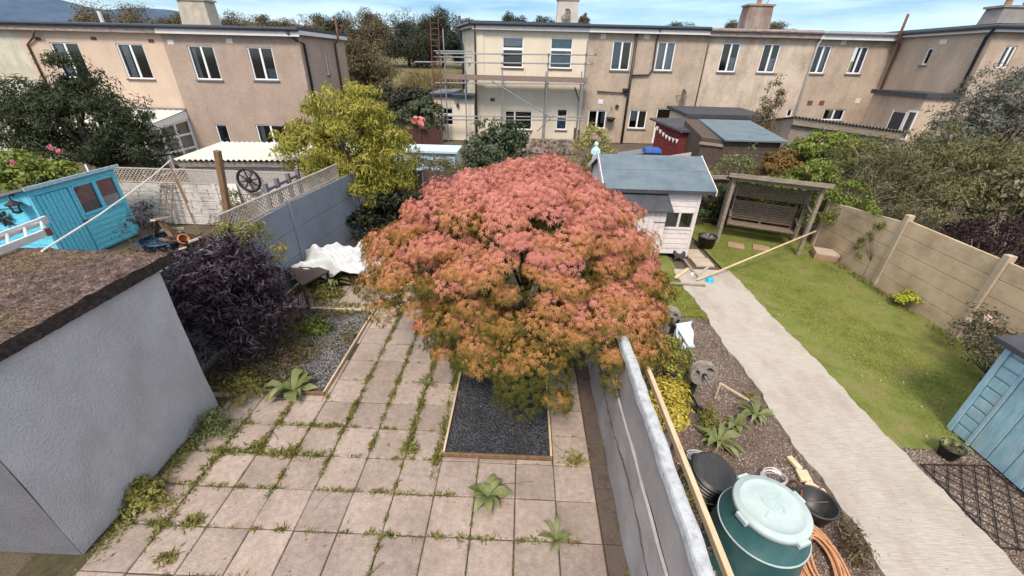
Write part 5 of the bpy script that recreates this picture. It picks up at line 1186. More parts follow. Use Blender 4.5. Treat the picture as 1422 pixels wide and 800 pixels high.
# ---------------------------------------------------------------- smaller things on the neighbour's path, lawn and gravel
# compost bin with its pale lid
c = V3((1.42, -.03, 0)); H = .75; kb = .95
T = thing('compost_bin', 'round dark green compost bin with a pale grey green lid', 'compost bin', c)
part('body', MB().lathe(c, [(.43,0),(.425,.03),(.38,.47),(.385,.50),(.38,.52),(.366,.53),(.318,H-.03),(.313,H)], 56), bin_green, T, smooth=True)
rim_ = part('seam', MB().tube([c+V3((.382*math.cos(2*math.pi*k/56), .382*math.sin(2*math.pi*k/56), .505)) for k in range(56)], .010, 6, close=True), lid_m, T)
lid = part('lid', MB().lathe(c+V3((0,0,H-.035)), [(.31,0),(.322,.0),(.322,.05),(.312,.062),(.271,.064),(.266,.071),(.258,.062),(.2,.068),(.001,.072)], 64), lid_m, T, smooth=True)
for k in range(4):
    a = math.pi*(.03+.5*k)+.25; d = V3((math.cos(a), math.sin(a), 0)); e = V3((-d.y, d.x, 0))
    part('lid_tab', MB().obox(c+d*.328+V3((0,0,H-.012)), d*.022, e*.06, (0,0,.026)), lid_m, lid, bevel=.008)
ov = MB(); oa = math.radians(-48); ux, uy = V3((math.cos(oa), math.sin(oa), 0)), V3((-math.sin(oa), math.cos(oa), 0)); zc = c+V3((.01,0,H+.036))
for rx, ry in ((.098,.062),(.082,.047)): ov.tube([zc+ux*rx*math.cos(2*math.pi*k/32)+uy*ry*math.sin(2*math.pi*k/32) for k in range(32)], .0035, 5, close=True)
for k in range(4): ov.beam(zc+ux*(-.045+.03*k)-uy*(.030-.006*abs(k-1.5)), zc+ux*(-.045+.03*k)+uy*(.030-.006*abs(k-1.5)), .011, .006)
for s in (-1, 1): ov.beam(zc+uy*s*.085, zc+uy*s*.17, .014, .006)
part('oval_emblem', ov, mat("lid_emblem", [(.30,.42,.43),(.38,.49,.49)], 9, .6), lid)
# black ribbed tub lying behind it, bucket, tyre-like
c = V3((1.20, .66, 0)); ax = V3((.16,-.16,.97)).normalized()
tubp = []
for k in range(9): tubp += [(.25-.003*k, .045*k), (.268-.003*k, .045*k+.012), (.268-.003*k, .045*k+.03)]
solo('ribbed_tub', MB().lathe(c, tubp+[(.21,.41),(.001,.415)], 40, ax), black_p, 'black ribbed tub tipped upside down behind the compost bin', 'tub', c, smooth=False)
c = GZ(1134, 722, 0); c = V3((2.30, .40, 0))
t = thing('bucket', 'wide black builders bucket with wire handle between compost bin and path', 'bucket', c)
part('body', MB().lathe(c, [(.001,.012),(.145,.012),(.185,.225),(.198,.225),(.198,.24),(.183,.242),(.178,.235),(.140,.02),(.001,.02)], 44), black_p, t, smooth=True)
part('base', MB().lathe(c, [(.15,0),(.15,.012)], 30, cap0=True, cap1=True), black_p, t)
hd = [c+V3((.19*math.cos(a)*1.0, .19*math.sin(a)*.25+.02, .225-.09*math.sin(a))) for a in np.linspace(0, math.pi, 16)]
part('handle', MB().tube(hd, .0045, 5), iron, t)
# coiled hose in terracotta
c = V3((2.05, .0, 0)); pts = []; rr = random.Random(3)
for k in range(420):
    a = 2*math.pi*k/30; r_ = .24+.06*math.sin(a*.13)+.03*math.sin(a*1.9+k*.02)
    pts.append(c+V3((r_*math.cos(a)*.72+.05*math.sin(k*.017), -.12+r_*math.sin(a)*1.35+.05*math.cos(k*.023), .03+.09*(k/420)+.03*math.sin(k*.21))))
solo('hose', MB().tube(pts, .012, 6), hose_or, 'terracotta garden hose coiled on the ground beside the compost bin', 'hose', c, smooth=True)
c = GZ(968, 638, .03); pts = []
for k in range(90):
    a = 2*math.pi*k/26; r_ = .11+.02*math.sin(k*.3); pts.append(c+V3((r_*math.cos(a)*1.1, r_*math.sin(a)*.75, .015+.0006*k+.008*math.sin(k*.5))))
solo('flat_hose', MB().tube(pts, .012, 6), hose_gr, 'pale grey flat hose curled on the gravel near the timber rail', 'hose', c, smooth=True)
a, b = GZ(940, 643, .1), GZ(990, 658, .03)
solo('paint_stick', MB().tube([a, a.lerp(b,.55)], .012, 6).tube([a.lerp(b,.551), b], .010, 6), mat("red_white_stick", [(.45,.14,.08),(.55,.2,.12)], 3, .6), 'red stick lying beside the flat grey hose', 'stick', a)
c = GZ(1072, 668, .03)
solo('wire_coil', MB().tube([c+V3((.13*math.cos(k*.42)*(1+.12*math.sin(k*.9)), .10*math.sin(k*.42)*(1+.1*math.cos(k*.7)), .02+.0012*k)) for k in range(70)], .006, 5), alu, 'loose coil of pale wire behind the compost bin lid', 'wire', c)
c = GZ(1098, 690, .0)
solo('rusty_hoop', MB().tube([c+V3((.02*math.sin(2*math.pi*k/24), .10*math.cos(2*math.pi*k/24), .11+.10*math.sin(2*math.pi*k/24))) for k in range(24)], .014, 6, close=True), rust, 'rusty brown hoop standing between the compost bin and the bucket', 'hoop', c)
# buff stone offcuts along the path edge
for i, (px_, py_, w_, l_, an, lab) in enumerate(((1103, 643, .055, .15, .2, 'narrow buff stone offcut farthest along the path edge'), (1116, 661, .10, .13, -.15, 'square buff stone offcut with two holes by the path edge'), (1127, 675, .075, .09, .5, 'small broken buff stone offcut by the path edge'), (1142, 690, .12, .15, .1, 'largest buff stone offcut half behind the black bucket'))):
    c = GZ(px_, py_, .05); u = V3((math.cos(an), math.sin(an), 0)); v = V3((-u.y, u.x, 0))
    t = MB().obox(c, u*w_/2*1.3, v*l_/2*1.2, (0,0,.02))
    if i == 1:
        for k in (-1, 1): t.lathe(c+u*.02*k+V3((0,0,.0202)), [(.001,.0012),(.009,.0012)], 10)
    solo('stone_offcut', t, tile_buff, lab, 'stone', c, 'buff stone offcuts beside the path', bevel=.005)
# barbell on its stand
A, B = V3((1.60, 1.40, .66)), V3((1.42, 3.42, .82)); n0, n1 = FY(978, 521, 1.72), FY(931, 441, 3.15)
d = (n1-n0).normalized(); A, B = n0-d*.26, n1+d*.22
T = thing('barbell', 'rusty barbell with grey plates resting on a black stand', 'barbell', (n0+n1)/2)
part('bar', MB().tube([A, B], .013, 8), iron, T, smooth=True)
plate_m = mat("worn_grey_paint", [(.14,.12,.105),(.23,.20,.18),(.31,.28,.255)], 14, .6, .3, 60)
def plate(c, r, th=.032):
    mb = MB().lathe(c, [(r*.74,0),(r*.74,th),(r*.80,th*1.05),(r*.97,th),(r,th*.7),(r,th*.3),(r*.97,0),(r*.74,0)], 44, d)
    mb.lathe(c, [(.02,0),(.02,th),(r*.30,th),(r*.33,th*.7),(r*.33,th*.3),(r*.30,0),(.02,0)], 28, d)
    a = d.orthogonal().normalized(); b = d.cross(a)
    for k in range(3):
        for j in range(8):
            t0 = 2*math.pi*k/3+.35+1.15*j/8; t1 = t0+1.15/8
            q = [c+(a*math.cos(t)+b*math.sin(t))*rr_+d*z for z in (th*.3, th*.7) for (t, rr_) in ((t0,r*.31),(t1,r*.31),(t1,r*.76),(t0,r*.76))]
            mb.hexa(q)
    return mb
for k, (o, r_) in enumerate(((0, .172), (.036, .172), (.072, .165))): part('weight_plate', plate(n0+d*o, r_), plate_m, T, smooth=False)
for k, (o, r_) in enumerate(((0, .172), (.036, .172), (-.036, .155))): part('weight_plate', plate(n1+d*o, r_), plate_m, T, smooth=False)
for p in (n0-d*.03, n1-d*.07): part('collar', MB().lathe(p, [(.03,0),(.03,.028)], 14, d, True, True), darkiron, T)
T = thing('barbell_stand', 'black steel stand carrying the barbell on the gravel', 'stand', (1.4, 2.4, 0))
for p in (n0+d*.16, n1-d*.18):
    q = V3((p.x-.02, p.y, 0)); s_ = V3((1,.08,0))
    up_ = part('upright', MB().beam(q, p-V3((0,0,.02)), .06, .05), darkiron, T)
    part('cradle', MB().beam(p+s_*.05-V3((0,0,.04)), p+s_*.06+V3((0,0,.07)), .04, .02).beam(p-s_*.05-V3((0,0,.04)), p-s_*.06+V3((0,0,.05)), .04, .02).beam(p-s_*.06-V3((0,0,.035)), p+s_*.06-V3((0,0,.035)), .05, .03), darkiron, up_)
    part('foot', MB().beam(q-s_*.24+V3((0,0,.03)), q+s_*.24+V3((0,0,.03)), .06, .06), darkiron, T)
    part('brace', MB().beam(q+s_*.18+V3((0,0,.05)), q+V3((0,0,.34)), .035, .03), darkiron, T)
part('base_bar', MB().beam((n0.x+.14, n0.y+.16, .03), (n0.x+.28, n0.y-.5, .03), .05, .05).beam((n0.x+.02, n0.y+.2, .03), (n1.x-.02, n1.y-.2, .03), .05, .05), darkiron, T)
a, b = GZ(1000, 532, .3), GZ(1040, 556, .06)
solo('timber_stick', MB().beam(a, b, .022, .022).beam((a.x,a.y,.0), a, .02, .02), wood_new, 'thin pale stick lying from the barbell plate to the path edge', 'stick', b)
# plastic bag
def crumple(c, u, v, h, seed, n=14, fold=.05):
    rr = random.Random(seed); ph = [rr.uniform(0, 6) for _ in range(8)]; c, u, v = V3(c), V3(u), V3(v); w = u.cross(v).normalized()
    def fn(a, b):
        p = c+u*(a-.5)+v*(b-.5)
        q = fold*(math.sin(a*9+ph[0]+3*math.sin(b*4+ph[1]))+.7*math.sin(b*11+ph[2]+2*math.sin(a*5+ph[3]))+.5*math.sin((a+b)*17+ph[4]))
        return p+w*(q*.5+h)
    return MB().grid(fn, n, n)
m = crumple(FY(952, 466, 2.75), (.30,.16,-.05), (-.05,.25,.3), 0, 5, 16, .03)
t = thing('plastic_bag', 'white and blue plastic sack propped against the barbell stand', 'bag', FY(952, 480, 2.75))
ob = part('sheet', m, paperbag, t, smooth=True); s_ = ob.modifiers.new("thick", 'SOLIDIFY'); s_.thickness = .012
m = crumple(FY(920, 487, 2.7), (.16,.1,.03), (-.05,.12,.22), 0, 6, 12, .03); ob = part('folded_end', m, paperbag, t, smooth=True); s_ = ob.modifiers.new("thick", 'SOLIDIFY'); s_.thickness = .012

# turquoise bowl, planks and the long pole
c = GZ(985, 391, .05)
solo('plastic_bowl', MB().lathe(c+V3((0,0,.002)), [(.085,0),(.088,.012),(.08,.015),(.074,.05),(.055,.085),(.025,.102),(.001,.105)], 28), turq, 'small turquoise bowl upside down on the end of the concrete path', 'bowl', c, smooth=True)
pa_ = GZ(968, 389, .08); pb_ = FY(1133, 321, fr_.y-.14)
solo('long_pole', MB().tube([pa_, pa_.lerp(pb_, .5), pb_], .021, 8), wood_new, 'long pale wooden pole propped across the lawn against the swing seat post', 'pole', pa_, smooth=True)
for (x0_, y0_, x1_, y1_, w_, m_, lab) in ((925, 392.5, 979, 396.5, .06, wood_grey, 'grey plank lying across the start of the path by the turquoise bowl'), (950, 360, 968, 385, .05, wood_grey, 'thin grey batten on edge below the corner of the white shed'), (938, 386, 956, 373, .07, wood_new, 'pale plank lying under the end of the white shed'), (962, 386, 984, 371, .04, trellis_m, 'short pale batten beside the white ball')):
    a, b = GZ(x0_, y0_, .07), GZ(x1_, y1_, .07); solo('plank', MB().beam(a, b, w_, .035), m_, lab, 'plank', a, bevel=.003)
c = GZ(961, 381, .06); solo('ball', MB().lathe(c-V3((0,0,.045)), [(.001,0),(.022,.005),(.039,.022),(.045,.045),(.039,.068),(.022,.085),(.001,.09)], 18), fascia_m, 'small white ball among the planks below the white shed', 'ball', c, smooth=True)
c = GZ(944, 362, .0); solo('soil_sack', crumple((c.x, c.y+.1, .12), (.3,0,0), (0,.3,.12), 0, 9, 14, .06), black_p, 'crumpled black sack on the ground below the white shed', 'sack', c, smooth=True)
# slabs: path to the shed, stepping stones, stack
for (px_, py_, w_, l_, m_, lab) in ((963, 352, .42, .5, slabstone, 'pale paving slab beside the corner of the white shed'), (975, 364, .44, .45, slabstone, 'pale paving slab between the white shed and the concrete path')):
    c = GZ(px_, py_, .02); solo('paving_slab', MB().box(c.x-w_/2, c.x+w_/2, c.y-l_/2, c.y+l_/2, -.02, .035), m_, lab, 'slab', c, 'slabs beside the white shed', bevel=.008)
for (px_, py_, lab) in ((1022, 341, 'terracotta stepping slab under the left half of the swing seat'), (1057, 344.5, 'terracotta stepping slab under the right half of the swing seat')):
    c = GZ(px_, py_, .03); solo('stepping_slab', MB().obox(c, dx*.2, dy*.17, (0,0,.02)), terra, lab, 'slab', c, 'stepping slabs under the swing seat', bevel=.008)
c = GZ(1143, 358, 0); u = V3((.93,-.36,0)); v = V3((.36,.93,0))
for k, lab in enumerate(('lowest slab of the stack by the buff fence', 'second slab up in the stack by the buff fence', 'third slab up in the stack by the buff fence', 'topmost pale slab of the stack by the buff fence')):
    o = V3((.012*math.sin(k*5), .012*math.cos(k*7), .025+.047*k)); solo('stacked_slab', MB().obox(c+o, u*.255, v*.225, (0,0,.022)), slabstone if k == 3 else terra, lab, 'slab', c+o, 'slabs stacked by the buff fence', bevel=.006)
# planters
c = GZ(979, 343, 0); pot = [(.001,.01),(.19,.01),(.23,.30),(.245,.30),(.245,.325),(.225,.327),(.215,.29),(.001,.285)]
t = thing('planter', 'large black planter of dry soil left of the swing seat', 'planter', c)
part('pot', MB().lathe(c, pot[:6]+[(.215,.28)], 32), black_p, t, smooth=True); part('soil', MB().lathe(c, [(.218,.27),(.12,.30),(.001,.29)], 24), soil, t, smooth=True)
for k in range(5): part('pebble', MB().lathe(c+V3((.1*math.cos(k*1.3), .1*math.sin(k*1.3), .28)), [(.001,0),(.035,.012),(.04,.03),(.02,.05),(.001,.055)], 8), oldslate_m, t, smooth=True)
c = GZ(1313, 634, 0)
t = thing('plant_pot', 'round dark plant pot with a leafy seedling beside the faded blue store', 'plant pot', c)
part('pot', MB().lathe(c, [(.001,.008),(.085,.008),(.118,.165),(.128,.165),(.128,.19),(.112,.192),(.105,.165)], 32), black_p, t, smooth=True)
part('soil', MB().lathe(c, [(.108,.155),(.001,.165)], 20), soil, t)
rng = np.random.default_rng(8); n = 26; Pq = np.stack([c.x-.03+rng.normal(size=n)*.06, c.y+.02+rng.normal(size=n)*.06, .2+np.abs(rng.normal(size=n))*.07], 1)
V, F = leaves(rng, Pq, rng.normal(size=Pq.shape)*.5+np.array([0,0,1]), .085, 'ovate', .2)
sm_ = part('seedling', MB().tube([c+V3((0,0,.15)), c+V3((-.02,.01,.22)), c+V3((-.04,.03,.31))], .005, 5), bark, t)
lf_ = part('leaves', MB().arr(V, F), leafmat('seedling_leaf', [(.09,.11,.03),(.20,.22,.08),(.33,.31,.14)], cscale=5), sm_); lf_['kind'] = 'stuff'
# iron trellis flat on the gravel
t = thing('metal_trellis', 'black metal diamond trellis lying flat on the gravel by the path', 'trellis', (4.5, .6, 0))
q = [V3((4.03,.12,.035)), V3((4.95,.06,.035)), V3((4.88,1.12,.035)), V3((4.06,1.10,.035))]
for a, b in ((0,1),(1,2),(2,3),(3,0)): part('frame', MB().beam(q[a], q[b], .013, .01), darkiron, t)
dg = MB(); N_ = 9
bl_ = lambda s, w: q[0].lerp(q[1], s).lerp(q[3].lerp(q[2], s), w)
for k in range(1, 5):
    f = k/5
    for (s0, w0, s1, w1, z) in ((f,0,0,f,.004),(1,f,f,1,.004),(f,0,1,1-f,-.004),(0,f,1-f,1,-.004)): dg.beam(bl_(s0,w0)+V3((0,0,z)), bl_(s1,w1)+V3((0,0,z)), .008, .006)
dg.beam(bl_(0,1)+V3((0,0,.004)), bl_(1,0)+V3((0,0,.004)), .008, .006).beam(bl_(0,0)-V3((0,0,.004)), bl_(1,1)-V3((0,0,.004)), .008, .006)
part('lattice', dg, darkiron, t)

# ---------------------------------------------------------------- things at the far end of the near garden
m = MB(); cc = V3((-4.80, 5.42, .10)); rr = random.Random(12); ph = [rr.uniform(0, 6) for _ in range(9)]
ex, ey = V3((1.0, .12, 0)), V3((-.25, .9, 0))
def tarp(a, b):
    p = cc+ex*(a-.5)*1.62+ey*(b-.5)*1.05
    base = .20+.32*min(1, 3.5*min(a, 1-a)+.25)*min(1, 3.2*min(b, 1-b)+.2)
    if a > .82 and b > .5: base += .10
    f = .06*(1-2*abs(math.sin(a*8+b*5+ph[7])))+.045*(1-2*abs(math.sin(b*11-a*6+ph[8])))+.022*(1-2*abs(math.sin(b*19+a*15)))+.025*math.sin(a*11+ph[0]+2*math.sin(b*5+ph[1]))+.035*math.sin(b*14+ph[2]+2.5*math.sin(a*6+ph[3]))+.02*math.sin(a*27+b*13+ph[4])+.014*math.sin(b*33-a*17+ph[5])
    e = 1+.10*math.sin(math.atan2(b-.5, a-.5)*5+ph[6])
    return cc+(p-cc)*e+V3((0,0,max(.03, base+f+(.20*max(0,b-.45)))))
ob = solo('tarpaulin', MB().grid(tarp, 96, 72), white_sheet, 'crumpled white tarpaulin thrown over a heap beside the panel fence', 'tarpaulin', cc, smooth=True)
s_ = ob.modifiers.new("thick", 'SOLIDIFY'); s_.thickness = .012
solo('timber_heap', MB().hexa([(-5.3,5.15,0),(-4.25,5.15,0),(-4.15,5.65,0),(-5.2,5.7,0),(-5.2,5.2,.2),(-4.35,5.2,.2),(-4.25,5.6,.3),(-5.1,5.6,.3)]), wood_dark, 'dark heap of boards under the white tarpaulin', 'heap', (-4.8, 5, 0))
t = thing('low_table', 'dark brown low table half hidden by the purple shrub', 'table', (-5.05, 4.5, 0))
tq = [GZ(394, 374, .42), GZ(419, 365, .42), GZ(458, 378, .42), GZ(420, 398, .42)]
tm = mat("dark_brown_board", [(.05,.034,.028),(.075,.052,.043)], 4, .6)
part('top', MB().prism([tq[3], tq[2], tq[1], tq[0]], (0,0,.04)), tm, t, bevel=.006)
for p in tq:
    p2 = p.lerp((tq[0]+tq[2])/2, .12); part('leg', MB().box(p2.x-.025, p2.x+.025, p2.y-.025, p2.y+.025, 0, .42), tm, t)
for x, y, lab in ((452, 425, 'brown brick edging the far end of the weedy slate bed'),):
    pass
# back fence of the near garden, in the shade of the trees
t = thing('timber_fence', 'dark boarded fence closing the far end of the garden behind the red maple', 'fence', (-2.5, 9.4, 0))
mb = MB()
for k in range(40):
    x = -5.2+k*.155; mb.box(x, x+.145, 9.38+.01*(k%2), 9.4+.01*(k%2), 0, 1.45+.01*math.sin(k*3))
part('boards', mb, wood_dark, t)
for k in range(5): part('post', MB().box(-5.2+k*1.55, -5.11+k*1.55, 9.42, 9.5, 0, 1.5), wood_dark, t)
c = FY(825.5, 224, 9.55)
t = thing('garden_statue', 'pale turquoise garden statue on a post behind the white shed', 'statue', (c.x, c.y, 0))
part('post', MB().box(c.x-.07, c.x+.07, c.y-.07, c.y+.07, 0, c.z), wood_grey, t)
part('figure', MB().lathe(c, [(.001,.0),(.09,.0),(.085,.05),(.07,.12),(.085,.22),(.10,.30),(.085,.36),(.04,.39),(.035,.405),(.058,.44),(.06,.48),(.04,.52),(.001,.535)], 18), turq_pale, t, smooth=True)
for s in (-1, 1): part('arm', MB().tube([c+V3((.085*s,0,.33)), c+V3((.115*s,-.02,.24)), c+V3((.05*s,-.08,.2))], [.026,.022,.016], 7), turq_pale, t, smooth=True)
# neighbour's yard beyond: table, bin, upturned thing
a = FY(880, 213, 14.5)
t = thing('garden_table', 'low grey garden table behind the white shed roof', 'table', (a.x, 14.5, 0))
part('top', MB().hexa([(a.x-.6,14.2,a.z-.1),(a.x+.55,14.2,a.z+.1),(a.x+.55,14.9,a.z+.1),(a.x-.6,14.9,a.z-.1),(a.x-.6,14.2,a.z-.06),(a.x+.55,14.2,a.z+.14),(a.x+.55,14.9,a.z+.14),(a.x-.6,14.9,a.z-.06)]), sill_m, t)
for sx2 in (-.45, .45):
    for sy2 in (14.3, 14.8): part('leg', MB().beam((a.x+sx2*.8, sy2, 0), (a.x+sx2, sy2, a.z-.03), .04, .04), iron, t)
a = FY(905, 209, 14.3)
t = thing('wheelie_bin', 'black bin with a bright blue lid behind the white shed roof', 'bin', (a.x, 14.3, 0))
part('body', MB().hexa([(a.x-.24,14.05,0),(a.x+.24,14.05,0),(a.x+.24,14.5,0),(a.x-.24,14.5,0),(a.x-.3,14.0,a.z-.05),(a.x+.3,14.0,a.z-.05),(a.x+.3,14.55,a.z-.05),(a.x-.3,14.55,a.z-.05)]), black_p, t, bevel=.02)
part('lid', MB().hexa([(a.x-.32,13.97,a.z-.048),(a.x+.32,13.97,a.z-.048),(a.x+.32,14.58,a.z-.048),(a.x-.32,14.58,a.z-.048),(a.x-.28,14.03,a.z+.09),(a.x+.28,14.03,a.z+.09),(a.x+.28,14.5,a.z+.11),(a.x-.28,14.5,a.z+.11)]), mat("blue_lid", [(.015,.06,.26),(.02,.09,.34)], 4, .4), t, bevel=.02)
a = FY(941, 216, 13.6)
solo('white_crate', MB().hexa([(a.x-.55,13.5,a.z-.45),(a.x+.4,13.5,a.z-.45),(a.x+.4,13.54,a.z-.45),(a.x-.55,13.54,a.z-.45),(a.x-.6,13.5,a.z-.05),(a.x+.45,13.5,a.z+.14),(a.x+.45,13.54,a.z+.14),(a.x-.6,13.54,a.z-.05)]).box(a.x+.36, a.x+.4, 13.1, 13.5, 0, a.z-.46).box(a.x-.5, a.x-.46, 13.1, 13.5, 0, a.z-.46), trellis_m, 'pale cream board on edge behind the white shed roof', 'board', (a.x, 13.5, 0))
a, b = FY(744, 200, 20), FY(800, 200, 20)
t = thing('picket_fence', 'dark chequered low wall in front of the cream house', 'wall', ((a.x+b.x)/2, 20, 0))
part('wall', MB().box(a.x-2, b.x, 20, 20.2, 0, a.z+.25), speckle(mat("chequer_block", [(.2,.16,.14),(.3,.25,.22)], 5, .9), [(.25,.22,.2),(1.3,1.25,1.2)], 9, 1, .8), t)
a, b = FY(800, 178, 22.5), FY(806, 196, 22.5)
t = thing('gate_post', 'pair of dark timber posts at the corner of the cream house', 'post', (a.x, 22.5, 0))
for k in range(2): part('post', MB().box(a.x-.1+.22*k, a.x+.02+.22*k, 22.45, 22.6, 0, a.z-.1*k), wood_dark, t)
# dark fence beyond the pale blue store
a, b = FY(565, 178, 19), FY(606, 178, 19)
t = thing('timber_fence', 'dark red brown boarded fence left of the cream extension', 'fence', ((a.x+b.x)/2, 19, 0))
mb = MB()
for k in range(16): x = a.x-1+(b.x-a.x+1.2)*k/16; mb.box(x, x+(b.x-a.x+1.2)/16-.012, 19, 19.03, 0, a.z+.05*math.sin(k*5))
part('boards', mb, mat("red_brown_boards", [(.045,.02,.02),(.085,.038,.035)], 4, .9, stretch=(6,6,1)), t)
part('post', MB().box(b.x+.15, b.x+.27, 19.04, 19.14, 0, a.z+.05), wood_dark, t)
# debris in the blue shed garden
c = GZ(200, 334, .35); c = V3((-9.35, 6.35, 0))
t = thing('water_tub', 'dark blue tub of leaves in front of the bright blue shed', 'tub', c)
part('tub', MB().lathe(c, [(.001,.02),(.36,.02),(.45,.38),(.48,.38),(.48,.41),(.44,.41)], 28), mat("dark_blue_tub", [(.01,.045,.10),(.02,.075,.15)], 5, .4), t, smooth=True)
part('water', MB().lathe(c, [(.42,.33),(.001,.33)], 24), mat("tub_water", [(.01,.04,.08),(.03,.08,.12)], 5, .15), t)
rr = random.Random(21)
labs = ['pale plank at the front of the debris heap by the fence', 'grey plank sloping up out of the debris heap', 'dark plank buried in the debris heap', 'brown post stump leaning in the debris heap', 'short pale plank on top of the debris heap', 'pale plank pointing at the blue tub', 'broken batten crossing the debris heap', 'brown slat lying at the back of the debris heap', 'cream painted plank nearest the panel fence', 'dark batten across the pale planks']
segs = [((258,343),(243,352),.35,.30,wood_new,.12),((232,303),(212,306),.75,.9,trellis_m,.1),((222,308),(243,335),.75,.35,wood_brown,.08),((218,303),(216,330),.85,.3,wood_brown,.1),((224,320),(252,322),.45,.42,trellis_m,.07),((222,332),(246,336),.38,.36,wood_brown,.09),((228,312),(252,332),.6,.3,wood_brown,.06),((236,318),(256,317),.5,.5,wood_grey,.08),((262,336),(278,330),.5,.6,trellis_m,.08),((232,330),(262,326),.45,.5,wood_dark,.06)]
for lab, (p0, p1, z0, z1, m_, w_) in zip(labs, segs):
    a, b = GZ(*p0, z0), GZ(*p1, z1); solo('timber_offcut', MB().beam(a, b, w_, .04), m_, lab, 'plank', a, 'timber in the debris heap')
c = GZ(248, 329, .5); solo('terracotta_pot', MB().lathe(c-V3((0,0,.12)), [(.001,0),(.07,0),(.11,.17),(.125,.17),(.125,.21),(.10,.2)], 20, (.8,-.3,.5)), mat("terracotta", [(.42,.15,.06),(.55,.22,.1)], 6, .8), 'orange terracotta pot lying in the debris heap', 'pot', c, smooth=True)
# ---------------------------------------------------------------- foliage colours
L_ever = leafmat("evergreen_leaf", [(.008,.016,.006),(.022,.036,.012),(.045,.062,.022),(.075,.085,.035)], cscale=1.2)
L_yel = leafmat("yellow_green_leaf", [(.12,.12,.016),(.25,.24,.035),(.40,.365,.07),(.53,.47,.15)], cscale=1.6, trans=.3)
L_purp = leafmat("purple_leaf", [(.010,.006,.010),(.025,.014,.024),(.045,.028,.043),(.085,.062,.085)], cscale=3, rough=.4, trans=.08)
L_vib = leafmat("viburnum_leaf", [(.018,.035,.014),(.05,.078,.034),(.10,.12,.062),(.28,.27,.19)], cscale=2)
L_olive = leafmat("olive_shrub_leaf", [(.045,.05,.016),(.11,.11,.04),(.18,.17,.07),(.28,.25,.13)], cscale=2)
L_ivy = leafmat("ivy_leaf", [(.012,.024,.007),(.035,.06,.016),(.075,.105,.03),(.15,.16,.065)], cscale=2, rough=.4)
L_ivyy = leafmat("bright_ivy_leaf", [(.045,.068,.012),(.11,.15,.022),(.20,.235,.04),(.34,.33,.08)], cscale=1.6)
L_red = leafmat("turning_leaf", [(.05,.05,.012),(.13,.10,.02),(.25,.12,.04),(.30,.22,.06)], cscale=2)
L_bush = leafmat("grey_brown_leaf", [(.036,.036,.014),(.095,.092,.038),(.17,.16,.075),(.31,.28,.16)], cscale=1.3)
L_grey = leafmat("grey_green_leaf", [(.045,.048,.036),(.10,.105,.082),(.16,.165,.135),(.26,.26,.225)], cscale=1.2)
L_maroon = leafmat("maroon_leaf", [(.012,.007,.008),(.035,.014,.016),(.065,.03,.03)], cscale=2)
L_wood1 = leafmat("wood_brown_green", [(.045,.036,.015),(.10,.08,.038),(.165,.13,.064),(.24,.185,.10)], cscale=.35, trans=.1)
L_wood2 = leafmat("wood_dark_green", [(.010,.015,.008),(.024,.032,.016),(.045,.052,.028),(.07,.07,.04)], cscale=.35, trans=.1)
L_gold = leafmat("golden_leaf", [(.12,.115,.025),(.25,.225,.06),(.36,.33,.12),(.44,.40,.2)], cscale=3)
L_dry = leafmat("dry_leaf", [(.06,.042,.022),(.13,.095,.05),(.2,.155,.09),(.28,.22,.14)], cscale=2)
L_hay = leafmat("dry_grass_blade", [(.13,.10,.045),(.2,.16,.075),(.28,.22,.11)], cscale=.5)
L_euo = leafmat("variegated_leaf", [(.12,.12,.02),(.38,.31,.04),(.62,.50,.09),(.68,.60,.22)], cscale=7)
L_lime = leafmat("lime_yellow_leaf", [(.18,.22,.02),(.42,.44,.04),(.58,.56,.08)], cscale=6)
L_dock = leafmat("dock_leaf", [(.085,.105,.03),(.16,.19,.065),(.23,.25,.11),(.34,.31,.16)], cscale=6)
L_weed = leafmat("weed_blade", [(.10,.10,.02),(.18,.175,.04),(.27,.25,.07),(.36,.29,.13)], cscale=6)
L_rose = leafmat("rose_leaf", [(.03,.036,.018),(.065,.07,.038),(.12,.115,.07),(.14,.075,.05)], cscale=4)

